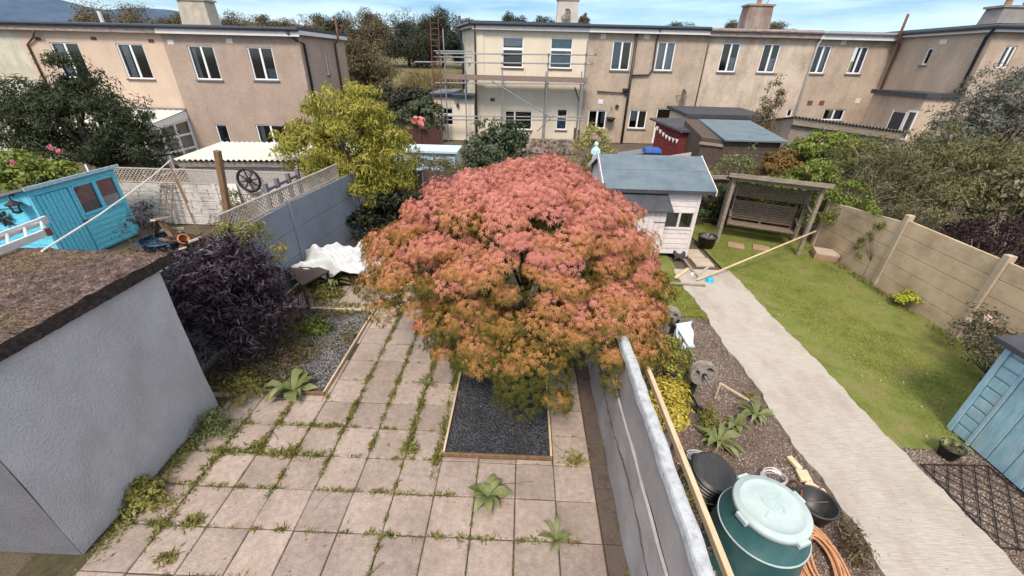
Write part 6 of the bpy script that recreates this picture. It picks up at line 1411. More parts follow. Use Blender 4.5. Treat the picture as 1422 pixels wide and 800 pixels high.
# ---------------------------------------------------------------- the red maple
def maple():
    rng = np.random.default_rng(77); base = V3((-.88, 3.15, 0))
    blobs = [(-.95,2.85,1.68,1.74,1.45,1.34), (-2.30,2.85,1.50,.80,.85,.72), (.36,2.80,1.45,.66,.9,.85), (-.62,1.72,1.18,.60,.52,.58),
             (-1.50,1.95,1.30,.60,.5,.5), (.20,1.95,1.42,.56,.5,.45), (-.64,1.38,.98,.48,.40,.46), (-1.40,1.70,1.10,.55,.42,.42), (.10,1.60,1.22,.55,.42,.42), (-.9,3.6,2.1,1.25,1.0,.92)]
    t = thing('maple_tree', 'spreading Japanese maple with coral pink and orange lacy leaves in the middle of the garden', 'tree', base)
    n, per = 520, 210
    C, D = clumps(rng, blobs, n, (.80, 1.04), -.35)
    keep = np.ones(n, bool)                        # no tufts deep inside another blob
    B = np.array(blobs)
    for i in range(n):
        q = ((C[i]-B[:,:3])/B[:,3:6]); r2 = (q*q).sum(1)
        if (r2 < .50).any() or C[i,2] < .55: keep[i] = False
    C, D = C[keep], D[keep]
    hole = np.array([-1.12, 1.55, 1.68])           # a window through the front of the crown where the boughs show
    far = np.linalg.norm((C-hole)/np.array([.20,.4,.11]), axis=1) > 1.0; C, D = C[far], D[far]; n = len(C)
    cs = rng.uniform(.15, .31, n)
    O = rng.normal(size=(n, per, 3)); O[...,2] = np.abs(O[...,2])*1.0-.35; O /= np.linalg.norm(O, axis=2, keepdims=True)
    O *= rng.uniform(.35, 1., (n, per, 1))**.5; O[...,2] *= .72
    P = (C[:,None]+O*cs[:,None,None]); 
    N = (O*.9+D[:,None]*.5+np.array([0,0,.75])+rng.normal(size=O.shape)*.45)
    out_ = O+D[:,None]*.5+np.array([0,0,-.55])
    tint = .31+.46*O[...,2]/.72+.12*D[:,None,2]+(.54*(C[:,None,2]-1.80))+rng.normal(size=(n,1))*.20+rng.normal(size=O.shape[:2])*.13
    V, F = leaves(rng, P.reshape(-1,3), N.reshape(-1,3), .062, 'lace', .35, out_.reshape(-1,3)+rng.normal(size=(n*per,3))*.35)
    # a thinner inner layer of greener leaves
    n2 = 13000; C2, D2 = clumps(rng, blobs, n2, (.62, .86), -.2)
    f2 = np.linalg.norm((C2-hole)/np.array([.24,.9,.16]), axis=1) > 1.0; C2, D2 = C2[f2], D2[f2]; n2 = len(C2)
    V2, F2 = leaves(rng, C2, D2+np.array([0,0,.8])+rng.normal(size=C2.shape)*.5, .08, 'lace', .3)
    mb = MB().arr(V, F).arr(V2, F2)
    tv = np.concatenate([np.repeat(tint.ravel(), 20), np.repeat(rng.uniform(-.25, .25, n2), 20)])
    m = bpy.data.materials.new("maple_leaf"); m.use_nodes = True; nt = m.node_tree; b = nt.nodes["Principled BSDF"]; b.inputs["Roughness"].default_value = .55; b.inputs["Specular IOR Level"].default_value = .25
    at = nt.nodes.new("ShaderNodeAttribute"); at.attribute_name = "tint"
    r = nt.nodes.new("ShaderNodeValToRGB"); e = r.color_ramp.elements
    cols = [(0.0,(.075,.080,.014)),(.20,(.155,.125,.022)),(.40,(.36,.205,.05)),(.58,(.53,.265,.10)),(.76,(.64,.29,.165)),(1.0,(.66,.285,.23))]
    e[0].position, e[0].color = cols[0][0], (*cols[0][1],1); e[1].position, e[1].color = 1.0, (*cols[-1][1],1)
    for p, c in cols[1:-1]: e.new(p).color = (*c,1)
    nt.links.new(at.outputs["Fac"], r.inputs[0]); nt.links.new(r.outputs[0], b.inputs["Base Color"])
    tr = nt.nodes.new("ShaderNodeBsdfTranslucent"); nt.links.new(r.outputs[0], tr.inputs[0]); mx = nt.nodes.new("ShaderNodeMixShader"); mx.inputs[0].default_value = .28
    nt.links.new(b.outputs[0], mx.inputs[1]); nt.links.new(tr.outputs[0], mx.inputs[2]); nt.links.new(mx.outputs[0], nt.nodes["Material Output"].inputs[0])
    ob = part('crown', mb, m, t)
    a = ob.data.attributes.new("tint", 'FLOAT', 'POINT'); a.data.foreach_set("value", tv.astype(np.float32))
    rr = random.Random(2); tips = [tuple(C[k]-D[k]*.1) for k in rr.sample(range(n), 70)]
    mb = MB(); forks = [base+V3((.25,-.2,.75)), base+V3((-.3,-.1,.8)), base+V3((.05,.25,.85)), base+V3((-.1,-.35,.7))]
    mb.tube([base-V3((0,0,.05)), base+V3((.02,-.02,.15)), base+V3((0,-.03,.4))], [.085,.07,.065], 10)
    for f in forks: mb.tube([base+V3((0,-.03,.36)), base.lerp(f,.6)+V3((0,0,.12)), f], [.055,.045,.04], 8)
    for k, tp in enumerate(tips):
        tp = V3(tp); f = min(forks, key=lambda q: (q-tp).length); m1 = f.lerp(tp, .35)+V3((rr.uniform(-.1,.1), rr.uniform(-.1,.1), .18)); m2 = f.lerp(tp, .7)+V3((rr.uniform(-.1,.1), rr.uniform(-.1,.1), .14))
        mb.tube([f, m1, m2, tp], [.028,.02,.012,.004], 5)
    part('trunk', mb, bark_dark, t, smooth=True)
maple()

# ---------------------------------------------------------------- other shrubs and trees of the gardens
plant('purple_elder', 'big dark purple leaved elder between the outhouse and the weedy slate bed', 'shrub', (-5.36, 2.75, 0),
      [(0,0,1.1,.80,.7,.66),(-.5,-.15,1.3,.55,.5,.5),(.36,.3,.85,.50,.55,.45),(-.15,.45,1.35,.5,.45,.45),(.25,-.15,.55,.55,.45,.45),(.55,.15,1.25,.22,.2,.4),(-.2,-.1,1.75,.2,.2,.3),(.2,.2,1.65,.18,.18,.3)], 250, 40, .25, .11, 'lance', L_purp, bark_dark, .04, 60, shell=(.4,1.2), zmin=-.7, seed=11, crown_name='foliage', stem_name='stem')
b_ = GZ(372, 365, .9)
plant('green_shoots', 'pale green leafy shoots rising out of the purple elder', 'shrub', (-5.35, 3.75, 0), [(0,0,1.5,.25,.3,.5),(.35,.1,1.2,.2,.25,.35),(-.3,-.1,1.55,.2,.2,.35)], 34, 22, .12, .10, 'lance', L_weed, bark, .015, 10, seed=12, crown_name='foliage', stem_name='stem')
plant('green_shoots', 'thin reddish shoots beside the brown post behind the panel fence', 'shrub', (-6.75, 5.6, 0), [(0,0,.9,.4,.3,.55),(-.6,.2,.8,.4,.3,.4)], 40, 20, .14, .09, 'lance', L_dry, bark, .015, 10, seed=13, crown_name='foliage', stem_name='stem')
b_ = GZ(265, 322, .45)
plant('green_shoots', 'green weedy shrub growing against the white stone effect wall', 'shrub', (-8.4, 7.6, 0), [(0,0,.45,.35,.3,.4),(.1,0,.9,.2,.2,.35)], 36, 24, .15, .11, 'lance', L_dock, bark, .012, 8, seed=14, crown_name='foliage', stem_name='stem')
b_ = GZ(290, 318, .5)
plant('golden_shrub', 'small yellow shrub left of the tall brown post', 'shrub', (-7.35, 6.6, 0), [(0,0,.55,.3,.3,.5),(.1,.1,.9,.15,.15,.3)], 34, 24, .13, .08, 'lance', leafmat("amber_leaf", [(.16,.10,.02),(.36,.24,.05),(.45,.34,.12)], cscale=5), bark, .012, 8, seed=15, crown_name='foliage', stem_name='stem')
plant('dark_shrub', 'low dark purple weeds around the debris heap by the blue shed', 'shrub', (-8.7, 6.0, 0), [(0,0,.2,1.0,.9,.28),(1.1,-.6,.3,.8,.7,.3),(2.0,-1.4,.5,.6,.9,.4)], 120, 30, .2, .09, 'lance', leafmat("dark_purple_brown", [(.02,.013,.014),(.05,.032,.03),(.09,.062,.05)], cscale=4), bark_dark, .012, 8, seed=16, crown_name='foliage', stem_name='stem')
plant('purple_elder', 'thin dark leaved branches in front of the bright blue shed', 'shrub', (-9.75, 6.6, 0), [(0,0,.75,.3,.55,.4),(.1,-.5,.6,.25,.4,.3)], 22, 12, .22, .12, 'lance', L_purp, bark_dark, .014, 16, seed=17, crown_name='foliage', stem_name='stem')

yt = V3((-5.55, 8.75, 0))
plant('box_elder_tree', 'yellow green box elder tree behind the panel fence left of the red maple', 'tree', yt,
      [(0,0,2.35,1.3,1.0,1.2),(-1.15,.1,2.1,.8,.7,.75),(1.0,.1,1.9,.85,.7,.85),(.9,.0,1.2,.7,.6,.6),(.1,-.35,1.25,1.05,.7,.6),(.25,.2,3.1,.65,.6,.55),(-.45,-.2,1.55,.8,.6,.6),(.6,0,2.9,.45,.4,.4)], 430, 60, .25, .13, 'lance', L_yel, bark, .09, 30, shell=(.45,1.1), zmin=-.6, droop=.7, seed=21)
def vpx(px_, top, Y, base_z=0): p = FY(px_, top, Y); return V3((p.x, Y, base_z)), p.z
b_, h_ = vpx(690, 163, 11.2)
plant('viburnum', 'dark green upright shrub in front of the scaffold above the red maple', 'shrub', b_, [(0,0,h_*.5,.95,.7,h_*.42),(-.65,0,h_*.48,.55,.5,h_*.38),(.6,.1,h_*.5,.55,.5,h_*.38),(.05,0,h_*.84,.3,.3,.42),(-.55,0,h_*.82,.22,.25,.42),(.75,0,h_*.80,.2,.25,.45),(.4,0,h_*.9,.14,.15,.35)], 260, 34, .18, .11, 'ovate', L_vib, bark, .05, 30, shell=(.5,1.05), zmin=-.6, seed=22, crown_name='foliage', stem_name='stem')
b_, h_ = vpx(590, 203, 10.3)
plant('olive_shrub', 'olive leaved shrub in front of the pale blue store', 'shrub', b_, [(0,0,h_*.55,1.0,.6,h_*.45),(.75,.1,h_*.45,.6,.5,h_*.4)], 110, 40, .2, .11, 'lance', L_olive, bark, .03, 16, shell=(.5,1.05), zmin=-.6, seed=23, crown_name='foliage', stem_name='stem')
b_, h_ = vpx(530, 250, 8.7)
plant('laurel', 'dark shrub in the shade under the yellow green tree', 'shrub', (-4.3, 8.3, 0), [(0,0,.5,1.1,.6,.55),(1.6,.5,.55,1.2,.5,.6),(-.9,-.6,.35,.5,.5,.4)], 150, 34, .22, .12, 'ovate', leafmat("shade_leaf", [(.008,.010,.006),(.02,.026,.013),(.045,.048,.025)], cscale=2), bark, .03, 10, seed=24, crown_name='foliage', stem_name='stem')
plant('laurel', 'green hedge shrub between the dark fence and the white shed', 'shrub', (-.6, 8.9, 0), [(0,0,.7,1.5,.5,.8)], 130, 34, .22, .12, 'ovate', L_ivy, bark, .03, 10, seed=25, crown_name='foliage', stem_name='stem')
b_ = V3((-13.6, 10.0, 0))
plant('yew_tree', 'large dark evergreen tree behind the bright blue shed at the left border', 'tree', b_,
      [(0,0,2.0,1.9,1.4,1.6),(-1.5,0,1.9,1.2,1.1,1.4),(1.2,-.1,1.75,.9,1.0,1.0),(.25,0,3.55,.55,.6,.75),(-.2,.1,2.9,.9,.8,.7),(-1.3,0,3.0,.5,.5,.6),(1.3,0,2.4,.4,.4,.5),(-2.6,0,2.3,.9,.8,1.3)], 520, 54, .27, .13, 'lance', L_ever, bark_dark, .14, 40, shell=(.5,1.06), zmin=-.6, seed=26)
b_ = FY(22, 222, 8.1); 
plant('hydrangea', 'bright green shrub with pink flowers above the blue shed roof', 'shrub', (b_.x, 8.1, 0), [(0,0,b_.z*.72,1.0,.55,b_.z*.42),(.9,.1,b_.z*.62,.7,.4,b_.z*.35)], 120, 40, .2, .12, 'ovate', L_ivyy, bark, .03, 12, seed=27, crown_name='foliage', stem_name='stem')
def blossom(c, r, m, name, label, cat, group=None):
    rng = np.random.default_rng(int(abs(c[0]*1000)) % 9999); O = rng.normal(size=(26,3)); O /= np.linalg.norm(O, axis=1, keepdims=True)
    V, F = leaves(rng, np.array(c)+O*r*.6, O+rng.normal(size=O.shape)*.3, r*.9, 'broad', 0); return solo(name, MB().arr(V, F), m, label, cat, c, group)
F_pink = leafmat("pink_petal", [(.50,.12,.16),(.62,.22,.24),(.66,.34,.34)], rough=.6); F_blush = leafmat("blush_petal", [(.60,.38,.28),(.68,.50,.40),(.72,.6,.5)], rough=.6)
for px_, py_, lab in ((17, 226, 'large pink flower over the near end of the blue shed roof'), (70, 205, 'small pink flower above the roof trim of the blue shed'), (83, 211, 'pink flower farthest right above the blue shed')):
    c = FY(px_, py_, 7.55); blossom(tuple(c), .07, F_pink, 'pink_flower', lab, 'flower', 'pink flowers above the blue shed')
b_, h_ = vpx(826, 174, 12.6)
plant('golden_privet', 'pale golden mounded shrub behind the white shed roof', 'shrub', b_, [(0,0,h_*.5,.72,.6,h_*.5),(.35,-.1,h_*.36,.65,.5,h_*.38)], 150, 46, .16, .07, 'ovate', L_gold, bark, .03, 8, shell=(.8,1.03), seed=28, crown_name='foliage', stem_name='stem')
# beyond the lawn: ivy, hedges and the overgrown garden behind the buff fence
plant('ivy_hedge', 'dark ivy covered hedge behind the swing seat', 'hedge', (5.2, 9.75, 0), [(-.9,0,.55,.85,.35,.75),(.4,0,.6,.9,.35,.8),(1.5,-.1,.65,.7,.5,.8)], 250, 44, .17, .085, 'ovate', L_ivy, bark, .03, 8, shell=(.75,1.04), zmin=-.7, seed=31, crown_name='foliage', stem_name='stem')
plant('ivy_hedge', 'bright ivy mound spilling over the far end of the buff fence', 'hedge', (7.15, 9.3, 0), [(0,0,1.05,.75,.85,1.0),(-.12,-.9,1.05,.34,.55,.5),(.5,-.9,1.2,.6,.65,.5),(-.7,.2,.75,.5,.5,.8)], 230, 46, .17, .085, 'ovate', L_ivyy, bark, .03, 8, shell=(.8,1.04), zmin=-.7, seed=32, crown_name='foliage', stem_name='stem')
plant('ivy_strand', 'thin strand of ivy hanging down the buff fence panels', 'climber', (7.04, 6.3, 0), [(-.02,.55,1.45,.04,.3,.10),(-.02,.15,1.2,.03,.16,.12),(-.02,.3,.9,.03,.12,.12),(-.02,.45,.62,.03,.06,.2),(-.02,.35,.4,.03,.12,.06)], 40, 12, .07, .055, 'ovate', L_ivyy, bark, .006, 9, seed=33, crown_name='foliage', stem_name='stem')
b_, h_ = vpx(1160, 182, 12.2)
plant('green_shrub', 'round bright green bush behind the ivy at the end of the lawn', 'shrub', b_, [(0,0,h_*.58,1.35,1.0,h_*.42),(.9,-.2,h_*.52,.8,.8,h_*.38)], 230, 46, .22, .11, 'ovate', L_ivyy, bark, .04, 10, shell=(.7,1.05), seed=34, crown_name='foliage', stem_name='stem')
b_, h_ = vpx(1090, 206, 11.0)
plant('virginia_creeper', 'orange and yellow turning creeper between the swing seat roof and the bright green bush', 'climber', b_, [(0,0,h_*.62,.62,.5,h_*.36),(.5,-.1,h_*.5,.5,.4,h_*.3)], 120, 44, .17, .085, 'ovate', L_red, bark, .03, 8, shell=(.75,1.05), seed=35, crown_name='foliage', stem_name='stem')
b_, h_ = vpx(1025, 205, 11.8)
plant('tall_weeds', 'tall wispy green weeds in front of the dark timber shed', 'weeds', b_, [(0,0,h_*.5,.9,.3,h_*.45),(-.6,0,h_*.4,.5,.3,h_*.4),(.5,0,h_*.55,.2,.2,h_*.5)], 60, 26, .2, .11, 'lance', L_dock, bark, .012, 18, seed=36, crown_name='foliage', stem_name='stem')
b_, h_ = vpx(1083, 100, 17.5)
plant('dried_climber', 'tall withered brown climber in front of the stained pale house', 'climber', b_, [(0,0,h_*.5,.42,.4,h_*.5),(.25,0,h_*.75,.25,.25,h_*.22),(-.2,0,h_*.35,.5,.4,h_*.35)], 90, 26, .2, .16, 'lance', L_dry, bark_pale, .04, 30, seed=37, shell=(.2,1.0), crown_name='foliage', stem_name='stem')
b_ = V3((8.7, 9.4, 0))
plant('overgrown_shrub', 'tangled grey brown shrub rising behind the buff fence', 'shrub', b_, [(0,0,1.5,1.3,1.2,1.2),(1.0,-.9,1.3,1.0,1.1,.9),(.1,-1.9,1.05,.7,.9,.6)], 300, 36, .25, .10, 'lance', L_bush, bark_pale, .05, 46, shell=(.4,1.06), seed=38, crown_name='foliage', stem_name='stem')
plant('overgrown_shrub', 'olive brown thicket behind the tangled shrub at the buff fence', 'shrub', (10.9, 10.2, 0), [(0,0,1.6,1.5,1.3,1.35),(1.5,-.5,1.6,1.3,1.2,1.2),(-.3,-1.6,1.2,1.1,1.0,.8)], 280, 42, .27, .13, 'lance', L_olive, bark_pale, .06, 40, shell=(.45,1.06), seed=39, crown_name='foliage', stem_name='stem')
plant('willow_tree', 'feathery grey green tree at the upper right in front of the buff house', 'tree', (14.3, 12.2, 0), [(0,0,2.9,1.7,1.4,1.5),(1.6,0,2.6,1.3,1.2,1.3),(-1.4,-.3,2.3,1.0,1.0,.9),(.4,0,4.0,.8,.8,.6)], 330, 52, .3, .14, 'lance', L_grey, bark_pale, .10, 44, shell=(.35,1.08), seed=40)
plant('grey_shrub', 'mixed grey green shrub below the feathery tree', 'shrub', (11.9, 8.0, 0), [(0,0,1.3,1.4,1.2,1.1),(1.3,-.7,1.2,1.0,1.0,.9)], 190, 40, .26, .13, 'ovate', L_bush, bark_pale, .05, 30, shell=(.5,1.06), seed=41, crown_name='foliage', stem_name='stem')
plant('plum_shrub', 'dark maroon leaved shrub close behind the buff fence', 'shrub', (8.6, 5.6, 0), [(0,0,.8,.9,1.2,.75),(.6,-1.2,.75,.8,.9,.7),(1.2,.5,1.0,.8,.8,.8)], 190, 42, .23, .11, 'lance', L_maroon, bark_pale, .04, 24, shell=(.5,1.05), seed=42, crown_name='foliage', stem_name='stem')
plant('overgrown_shrub', 'brown twiggy shrub nearest the right border behind the buff fence', 'shrub', (10.3, 4.6, 0), [(0,0,1.3,1.1,1.2,1.0),(1.2,.8,1.5,1.1,1.0,1.1),(.2,-1.4,1.1,.9,.9,.9)], 150, 34, .26, .12, 'lance', L_bush, bark_pale, .05, 60, shell=(.4,1.06), seed=43, crown_name='foliage', stem_name='stem')
plant('hedge_shrub', 'low dark hedge behind the corrugated outbuilding', 'hedge', (9.3, 13.2, 0), [(0,0,.9,1.6,.8,.9),(2.6,0,1.0,1.6,.8,1.0),(5.2,.2,1.1,1.6,.8,1.1)], 210, 36, .25, .13, 'ovate', L_vib, bark, .04, 10, seed=44, crown_name='foliage', stem_name='stem')
# smaller plants of the right garden
c = GZ(1254, 426, 0)
plant('yellow_shrub', 'small lime yellow shrub at the foot of the buff fence', 'shrub', c, [(0,0,.22,.26,.2,.12),(-.12,-.05,.2,.12,.12,.1),(.14,.05,.24,.13,.12,.09)], 34, 26, .07, .055, 'ovate', L_lime, bark, .012, 8, seed=51, shell=(.5,1), crown_name='foliage', stem_name='stem')
c = V3((6.35, 2.75, 0))
plant('rose_bush', 'straggly rose bush with pale blooms behind the faded blue store', 'shrub', c, [(0,0,.45,.55,.65,.42),(.25,.55,.55,.35,.4,.4),(.2,-.5,.5,.4,.4,.4)], 130, 24, .13, .055, 'ovate', L_rose, bark, .016, 40, seed=52, shell=(.4,1.08), crown_name='foliage', stem_name='stem')
for k, (px_, py_, lab) in enumerate(((1345, 443, 'single cream rose at the left of the rose bush'), (1371, 441, 'pale rose near the fence post above the rose bush'), (1381, 447, 'palest rose in the middle of the cluster by the fence post'), (1391, 442, 'pink tinged rose right of the fence post'))):
    blossom(tuple(FY(px_, py_, 3.05+.05*k)), .045, F_blush, 'rose_flower', lab, 'flower', 'roses by the fence post')
for i, (c, s_, lab, sd_) in enumerate(((V3((1.28,2.38,0)), 1.25, 'green and yellow euonymus growing over the barbell stand', 61), (V3((1.02,1.55,0)), .98, 'bright yellow euonymus beside the timber rail', 62))):
    plant('euonymus', lab, 'shrub', c, [(0,0,.32*s_,.32*s_,.42*s_,.3*s_),(.08,.2,.42*s_,.2,.22,.2)], 110, 38, .085, .05, 'ovate', L_euo if i else leafmat("euonymus_mixed", [(.05,.07,.015),(.14,.16,.03),(.34,.30,.06),(.55,.47,.14)], cscale=6), bark, .014, 10, seed=sd_, shell=(.6,1.05), crown_name='foliage', stem_name='stem')

for k_, (c_, s_, lab_) in enumerate(((GZ(1010, 765, .1), 1.0, 'dry twiggy weed between the timber rail and the compost bin'), (GZ(965, 690, .1), .7, 'dull green weed in the strip beside the timber rail'), (GZ(985, 590, .05), .55, 'brownish low weed beside the barbell stand foot'), (GZ(1180, 770, .0), .6, 'scruffy weed between the hose and the path'))):
    c_ = V3((c_.x, c_.y, 0)); plant('scrub_weed', lab_, 'weed', c_, [(0,0,.16*s_,.22*s_,.3*s_,.17*s_),(.05,.15,.24*s_,.12*s_,.14*s_,.14*s_)], 40, 18, .09, .055, 'lance', L_dry if k_ in (0, 3) else L_weed, bark, .008, 18, seed=240+k_, shell=(.3,1.1), crown_name='foliage', stem_name='stem')

for k_, (px_, py_, s_, m_, lab_) in enumerate(((345, 545, 1.0, L_weed, 'tall dry green weeds at the front left of the weedy slate bed'), (440, 462, .8, L_ivyy, 'mossy green cushion plant in the middle of the weedy slate bed'), (395, 500, .7, L_dry, 'brownish low growth in the weedy slate bed under the purple elder'), (455, 412, .9, L_weed, 'spreading green weeds on the slabs in front of the dark table'), (300, 600, .7, L_dock, 'creeping round leaved weed at the far foot of the outhouse wall'), (205, 700, .7, L_weed, 'creeping weed along the near foot of the outhouse wall'))):
    c_ = GZ(px_, py_, 0); plant('ground_weed', lab_, 'weed', c_, [(0,0,.07*s_,.32*s_,.26*s_,.09*s_),(-.1,.08,.13*s_,.2*s_,.18*s_,.13*s_)], 60, 22, .10, .06, 'lance' if k_ % 2 == 0 else 'ovate', m_, bark, .006, 14, seed=260+k_, shell=(.3,1.15), crown_name='foliage', stem_name='stem')

def rosette(name, label, c, n, L, w, m, seed, group=None, lift=.45, fam='broad'):
    """a dock-like plant: leaves rise from one root and arch outwards, each leaf a bent blade"""
    rr = random.Random(seed); mb = MB(); c = V3(c)
    for k in range(n):
        a = 2.4*k+rr.uniform(-.3,.3); l = L*rr.uniform(.35,1.15); li = lift*rr.uniform(.5,1.9); d = V3((math.cos(a), math.sin(a), 0)); e = V3((-d.y, d.x, 0)); wv = rr.uniform(.5,1.1)*w*.72*(l/L)**.5
        rows = []
        for j in range(6):
            t = j/5; p = c+d*l*t*.95+V3((0,0,.02+l*(li*t*1.6-li*1.25*t*t)*1.4)); hw = wv*[.12,.55,.95,1.0,.68,.04][j]*(1+.12*math.sin(j*2.3+k))
            up = V3((0,0,.22*hw)); w1_ = .25*hw*math.sin(j*2.1+k*1.7); w2_ = .25*hw*math.cos(j*1.8+k); rows.append((p-e*hw+up+V3((0,0,w1_)), p, p+e*hw*(.9+.2*math.sin(k))+up+V3((0,0,w2_))))
        vs = [q for r_ in rows for q in r_]; fs = []
        for j in range(5):
            for q in (0, 1): fs.append((j*3+q, j*3+q+1, j*3+q+4, j*3+q+3))
        mb.add(vs, fs)
    return solo(name, mb, m, label, 'weed', c, group, smooth=True)
DK = [((408, 546), 34, .36, .105, 'large dock plant at the near corner of the weedy slate bed'), ((465, 396), 34, .46, .10, 'tall dock plant in front of the white tarpaulin'), ((677, 692), 26, .28, .075, 'dock plant with yellow leaves in front of the black slate bed'),
      ((592, 536), 16, .19, .03, 'dandelion plant in the slab joint left of the black slate bed'), ((772, 752), 10, .2, .035, 'dock seedling near the wall on the nearest slabs'), ((996, 616), 26, .30, .07, 'broad leaved weed on the gravel next to the flat hose'), ((1048, 580), 24, .25, .06, 'weed rosette at the edge of the gravel by the path'), ((1020, 592), 18, .22, .055, 'weed between the two rosettes on the gravel')]
for k, ((px_, py_), n, L, w, lab) in enumerate(DK): rosette('dock_plant', lab, GZ(px_, py_, 0), n, L, w, L_dock, 70+k, 'broad leaved weeds')
for k, (px_, py_, s_, lab) in enumerate(((796, 640, .16, 'grassy tuft at the right of the black slate bed'), (355, 622, .16, 'green weed tuft on the slabs left of the dock'), (405, 628, .13, 'low weed tuft in the joint below the dock'), (568, 625, .15, 'weed tuft in the joint left of the near bed corner'), (440, 398, .30, 'weedy clump on the slabs below the low table'), (535, 424, .26, 'weedy clump at the far corner of the weedy bed'), (270, 725, .13, 'large grey green weed near the outhouse foot'), (1062, 570, .14, 'yellowish fern like tuft on the path edge by the stick'), (1040, 551, .13, 'small tuft at the tip of the pale stick'), (232, 775, .12, 'dark weed at the bottom left of the slabs'))):
    c = GZ(px_, py_, 0); rng = np.random.default_rng(90+k); n = 110
    P_ = np.stack([c.x+rng.normal(size=n)*s_*.42, c.y+rng.normal(size=n)*s_*.3, np.full(n, .0)], 1); U_ = np.stack([rng.normal(size=n)*.6, rng.normal(size=n)*.6, np.ones(n)*1.5], 1)
    U_[:,2] *= .35; V, F = leaves(rng, P_, rng.normal(size=P_.shape)*.6+np.array([0,0,.8]), s_*.55, 'lance', 0, U_); solo('weed_tuft', MB().arr(V, F), L_weed, lab, 'weed', c, 'weed tufts on the ground')
# small weeds rooted in the slab joints, ground cover in beds: nobody could count these
def weeds(name, lines, m, label, seed, kind='blade'):
    rng = np.random.default_rng(seed); Ps, Us, Ss = [], [], []
    for (x0_, y0_, x1_, y1_, n, sp, sz) in lines:
        k = max(2, int(n/26)); f = rng.uniform(0, 1, k)
        for q in f:
            m_ = int(26*rng.uniform(.3, 1.6)); cx, cy = x0_+(x1_-x0_)*q, y0_+(y1_-y0_)*q; s2 = sz*rng.uniform(.5, 1.3)
            ax, ay = (sp, sp*2.2) if abs(y1_-y0_) > abs(x1_-x0_) else (sp*2.2, sp)
            Ps.append(np.stack([cx+rng.normal(size=m_)*ax, cy+rng.normal(size=m_)*ay, np.zeros(m_)], 1)); Us.append(rng.normal(size=(m_,3))*.75+np.array([0,0,.7])); Ss.append(np.full(m_, s2))
    P_ = np.concatenate(Ps); U_ = np.concatenate(Us); V, F = leaves(rng, P_, rng.normal(size=P_.shape), np.concatenate(Ss), kind, 0, U_)
    return struct(name, MB().arr(V, F), m, kind='stuff', label=label)
jl = [(-2.25,1.0,-2.25,4.4,1250,.016,.085),(-2.7,.95,-2.7,4.3,950,.014,.07),(-3.15,.6,-3.15,4.2,1050,.014,.075),(-1.86,.7,-1.86,3.4,850,.02,.085),(-3.6,.3,-3.6,1.9,300,.016,.065),
      (-5.0,.9,-3.2,.9,560,.02,.085),(-4.95,.45,-1.0,.45,560,.014,.06),(-4.8,0,-.25,0,620,.014,.065),(-4.9,1.35,-3.0,1.35,420,.018,.075),(-3.6,1.35,-1.8,1.35,200,.01,.05),(-3.2,.9,-1.85,.9,180,.01,.05),
      (-2.25,-.9,-2.25,.9,260,.01,.06),(-1.35,-.7,-1.35,.9,180,.008,.05),(-.9,-.9,-.9,.2,130,.008,.05),(-4.5,-.3,-4.5,1.6,420,.03,.09),(-4.9,-.3,-4.9,1.7,700,.05,.085),(-4.05,.9,-4.05,1.9,260,.02,.08),(-4.0,-.5,-2.5,-.5,200,.03,.09),(-5.0,4.3,-2.0,4.35,600,.05,.09),(-3.5,4.2,-3.2,5.3,360,.05,.09),(.2,-1.5,.2,4,160,.006,.05)]
weeds('joint_weeds', [(*q[:4], q[4]*1.4, q[5], q[6]*.72) for q in jl], L_weed, 'small weeds growing in the slab joints', 101, 'lance')
weeds('joint_clover', [(*q[:4], q[4]*.55, q[5]*1.3, q[6]*.5) for q in jl], L_dock, 'small round leaved weeds in the slab joints', 106, 'ovate')
weeds('joint_moss', [(-i*S, -1.5, -i*S, 4.5, 420, .008, .022) for i in range(1, 11)]+[(-5.0, j*S, -.1, j*S, 420, .008, .022) for j in range(-3, 10)], leafmat("moss_tuft", [(.05,.045,.012),(.085,.085,.02),(.12,.10,.045)], cscale=6), 'moss and crumbs in the slab joints', 102)
rng = np.random.default_rng(103); n = 12000; Px = rng.uniform(-5.5, -3.72, n); Py = rng.uniform(1.95, 4.1, n)
kp = (np.sin(Px*5.1+Py*2.3)+np.sin(Py*4.7-Px*3.1)+rng.normal(size=n)*.5-(Px+4.15)*2.6) > .1
P_ = np.stack([Px, Py, np.full(n, .012)], 1)[kp]; U_ = rng.normal(size=P_.shape)*.8+np.array([0,0,.55]); V, F = leaves(rng, P_, rng.normal(size=P_.shape)*.5+np.array([0,0,.7]), .085, 'lance', 0, U_)
struct('bed_weeds', MB().arr(V, F), leafmat("bed_weed", [(.05,.042,.018),(.11,.095,.04),(.20,.17,.08),(.27,.21,.13)], cscale=4), kind='stuff', label='low weeds over the slate bed')
weeds('gravel_weeds', [(.62,-1.6,.62,2.2,1500,.07,.10),(.85,-1.4,.85,.2,900,.08,.11),(2.6,-1.5,2.66,3.9,700,.04,.06),(1.2,1.2,2.2,1.3,380,.07,.09),(1.5,1.6,2.4,1.9,260,.07,.06),(2.0,-.9,2.5,-.2,420,.08,.08),(2.45,2.9,2.6,4.4,300,.05,.08)], leafmat("gravel_weed", [(.045,.04,.02),(.09,.08,.04),(.14,.125,.06),(.2,.165,.1)], cscale=5), 'scrubby weeds along the gravel edges', 104)
weeds('verge_weeds', [(6.9,1.8,6.95,8,1800,.06,.10),(5.0,1.5,6.2,1.4,420,.06,.08),(4.9,-.4,4.88,1.7,380,.03,.06),(4.0,1.4,4.05,6.3,420,.02,.04)], leafmat("verge_weed", [(.035,.035,.014),(.08,.07,.03),(.13,.105,.05),(.16,.10,.05)], cscale=3), 'dry weeds along the foot of the fence', 105)
rng = np.random.default_rng(55)       # fallen leaves
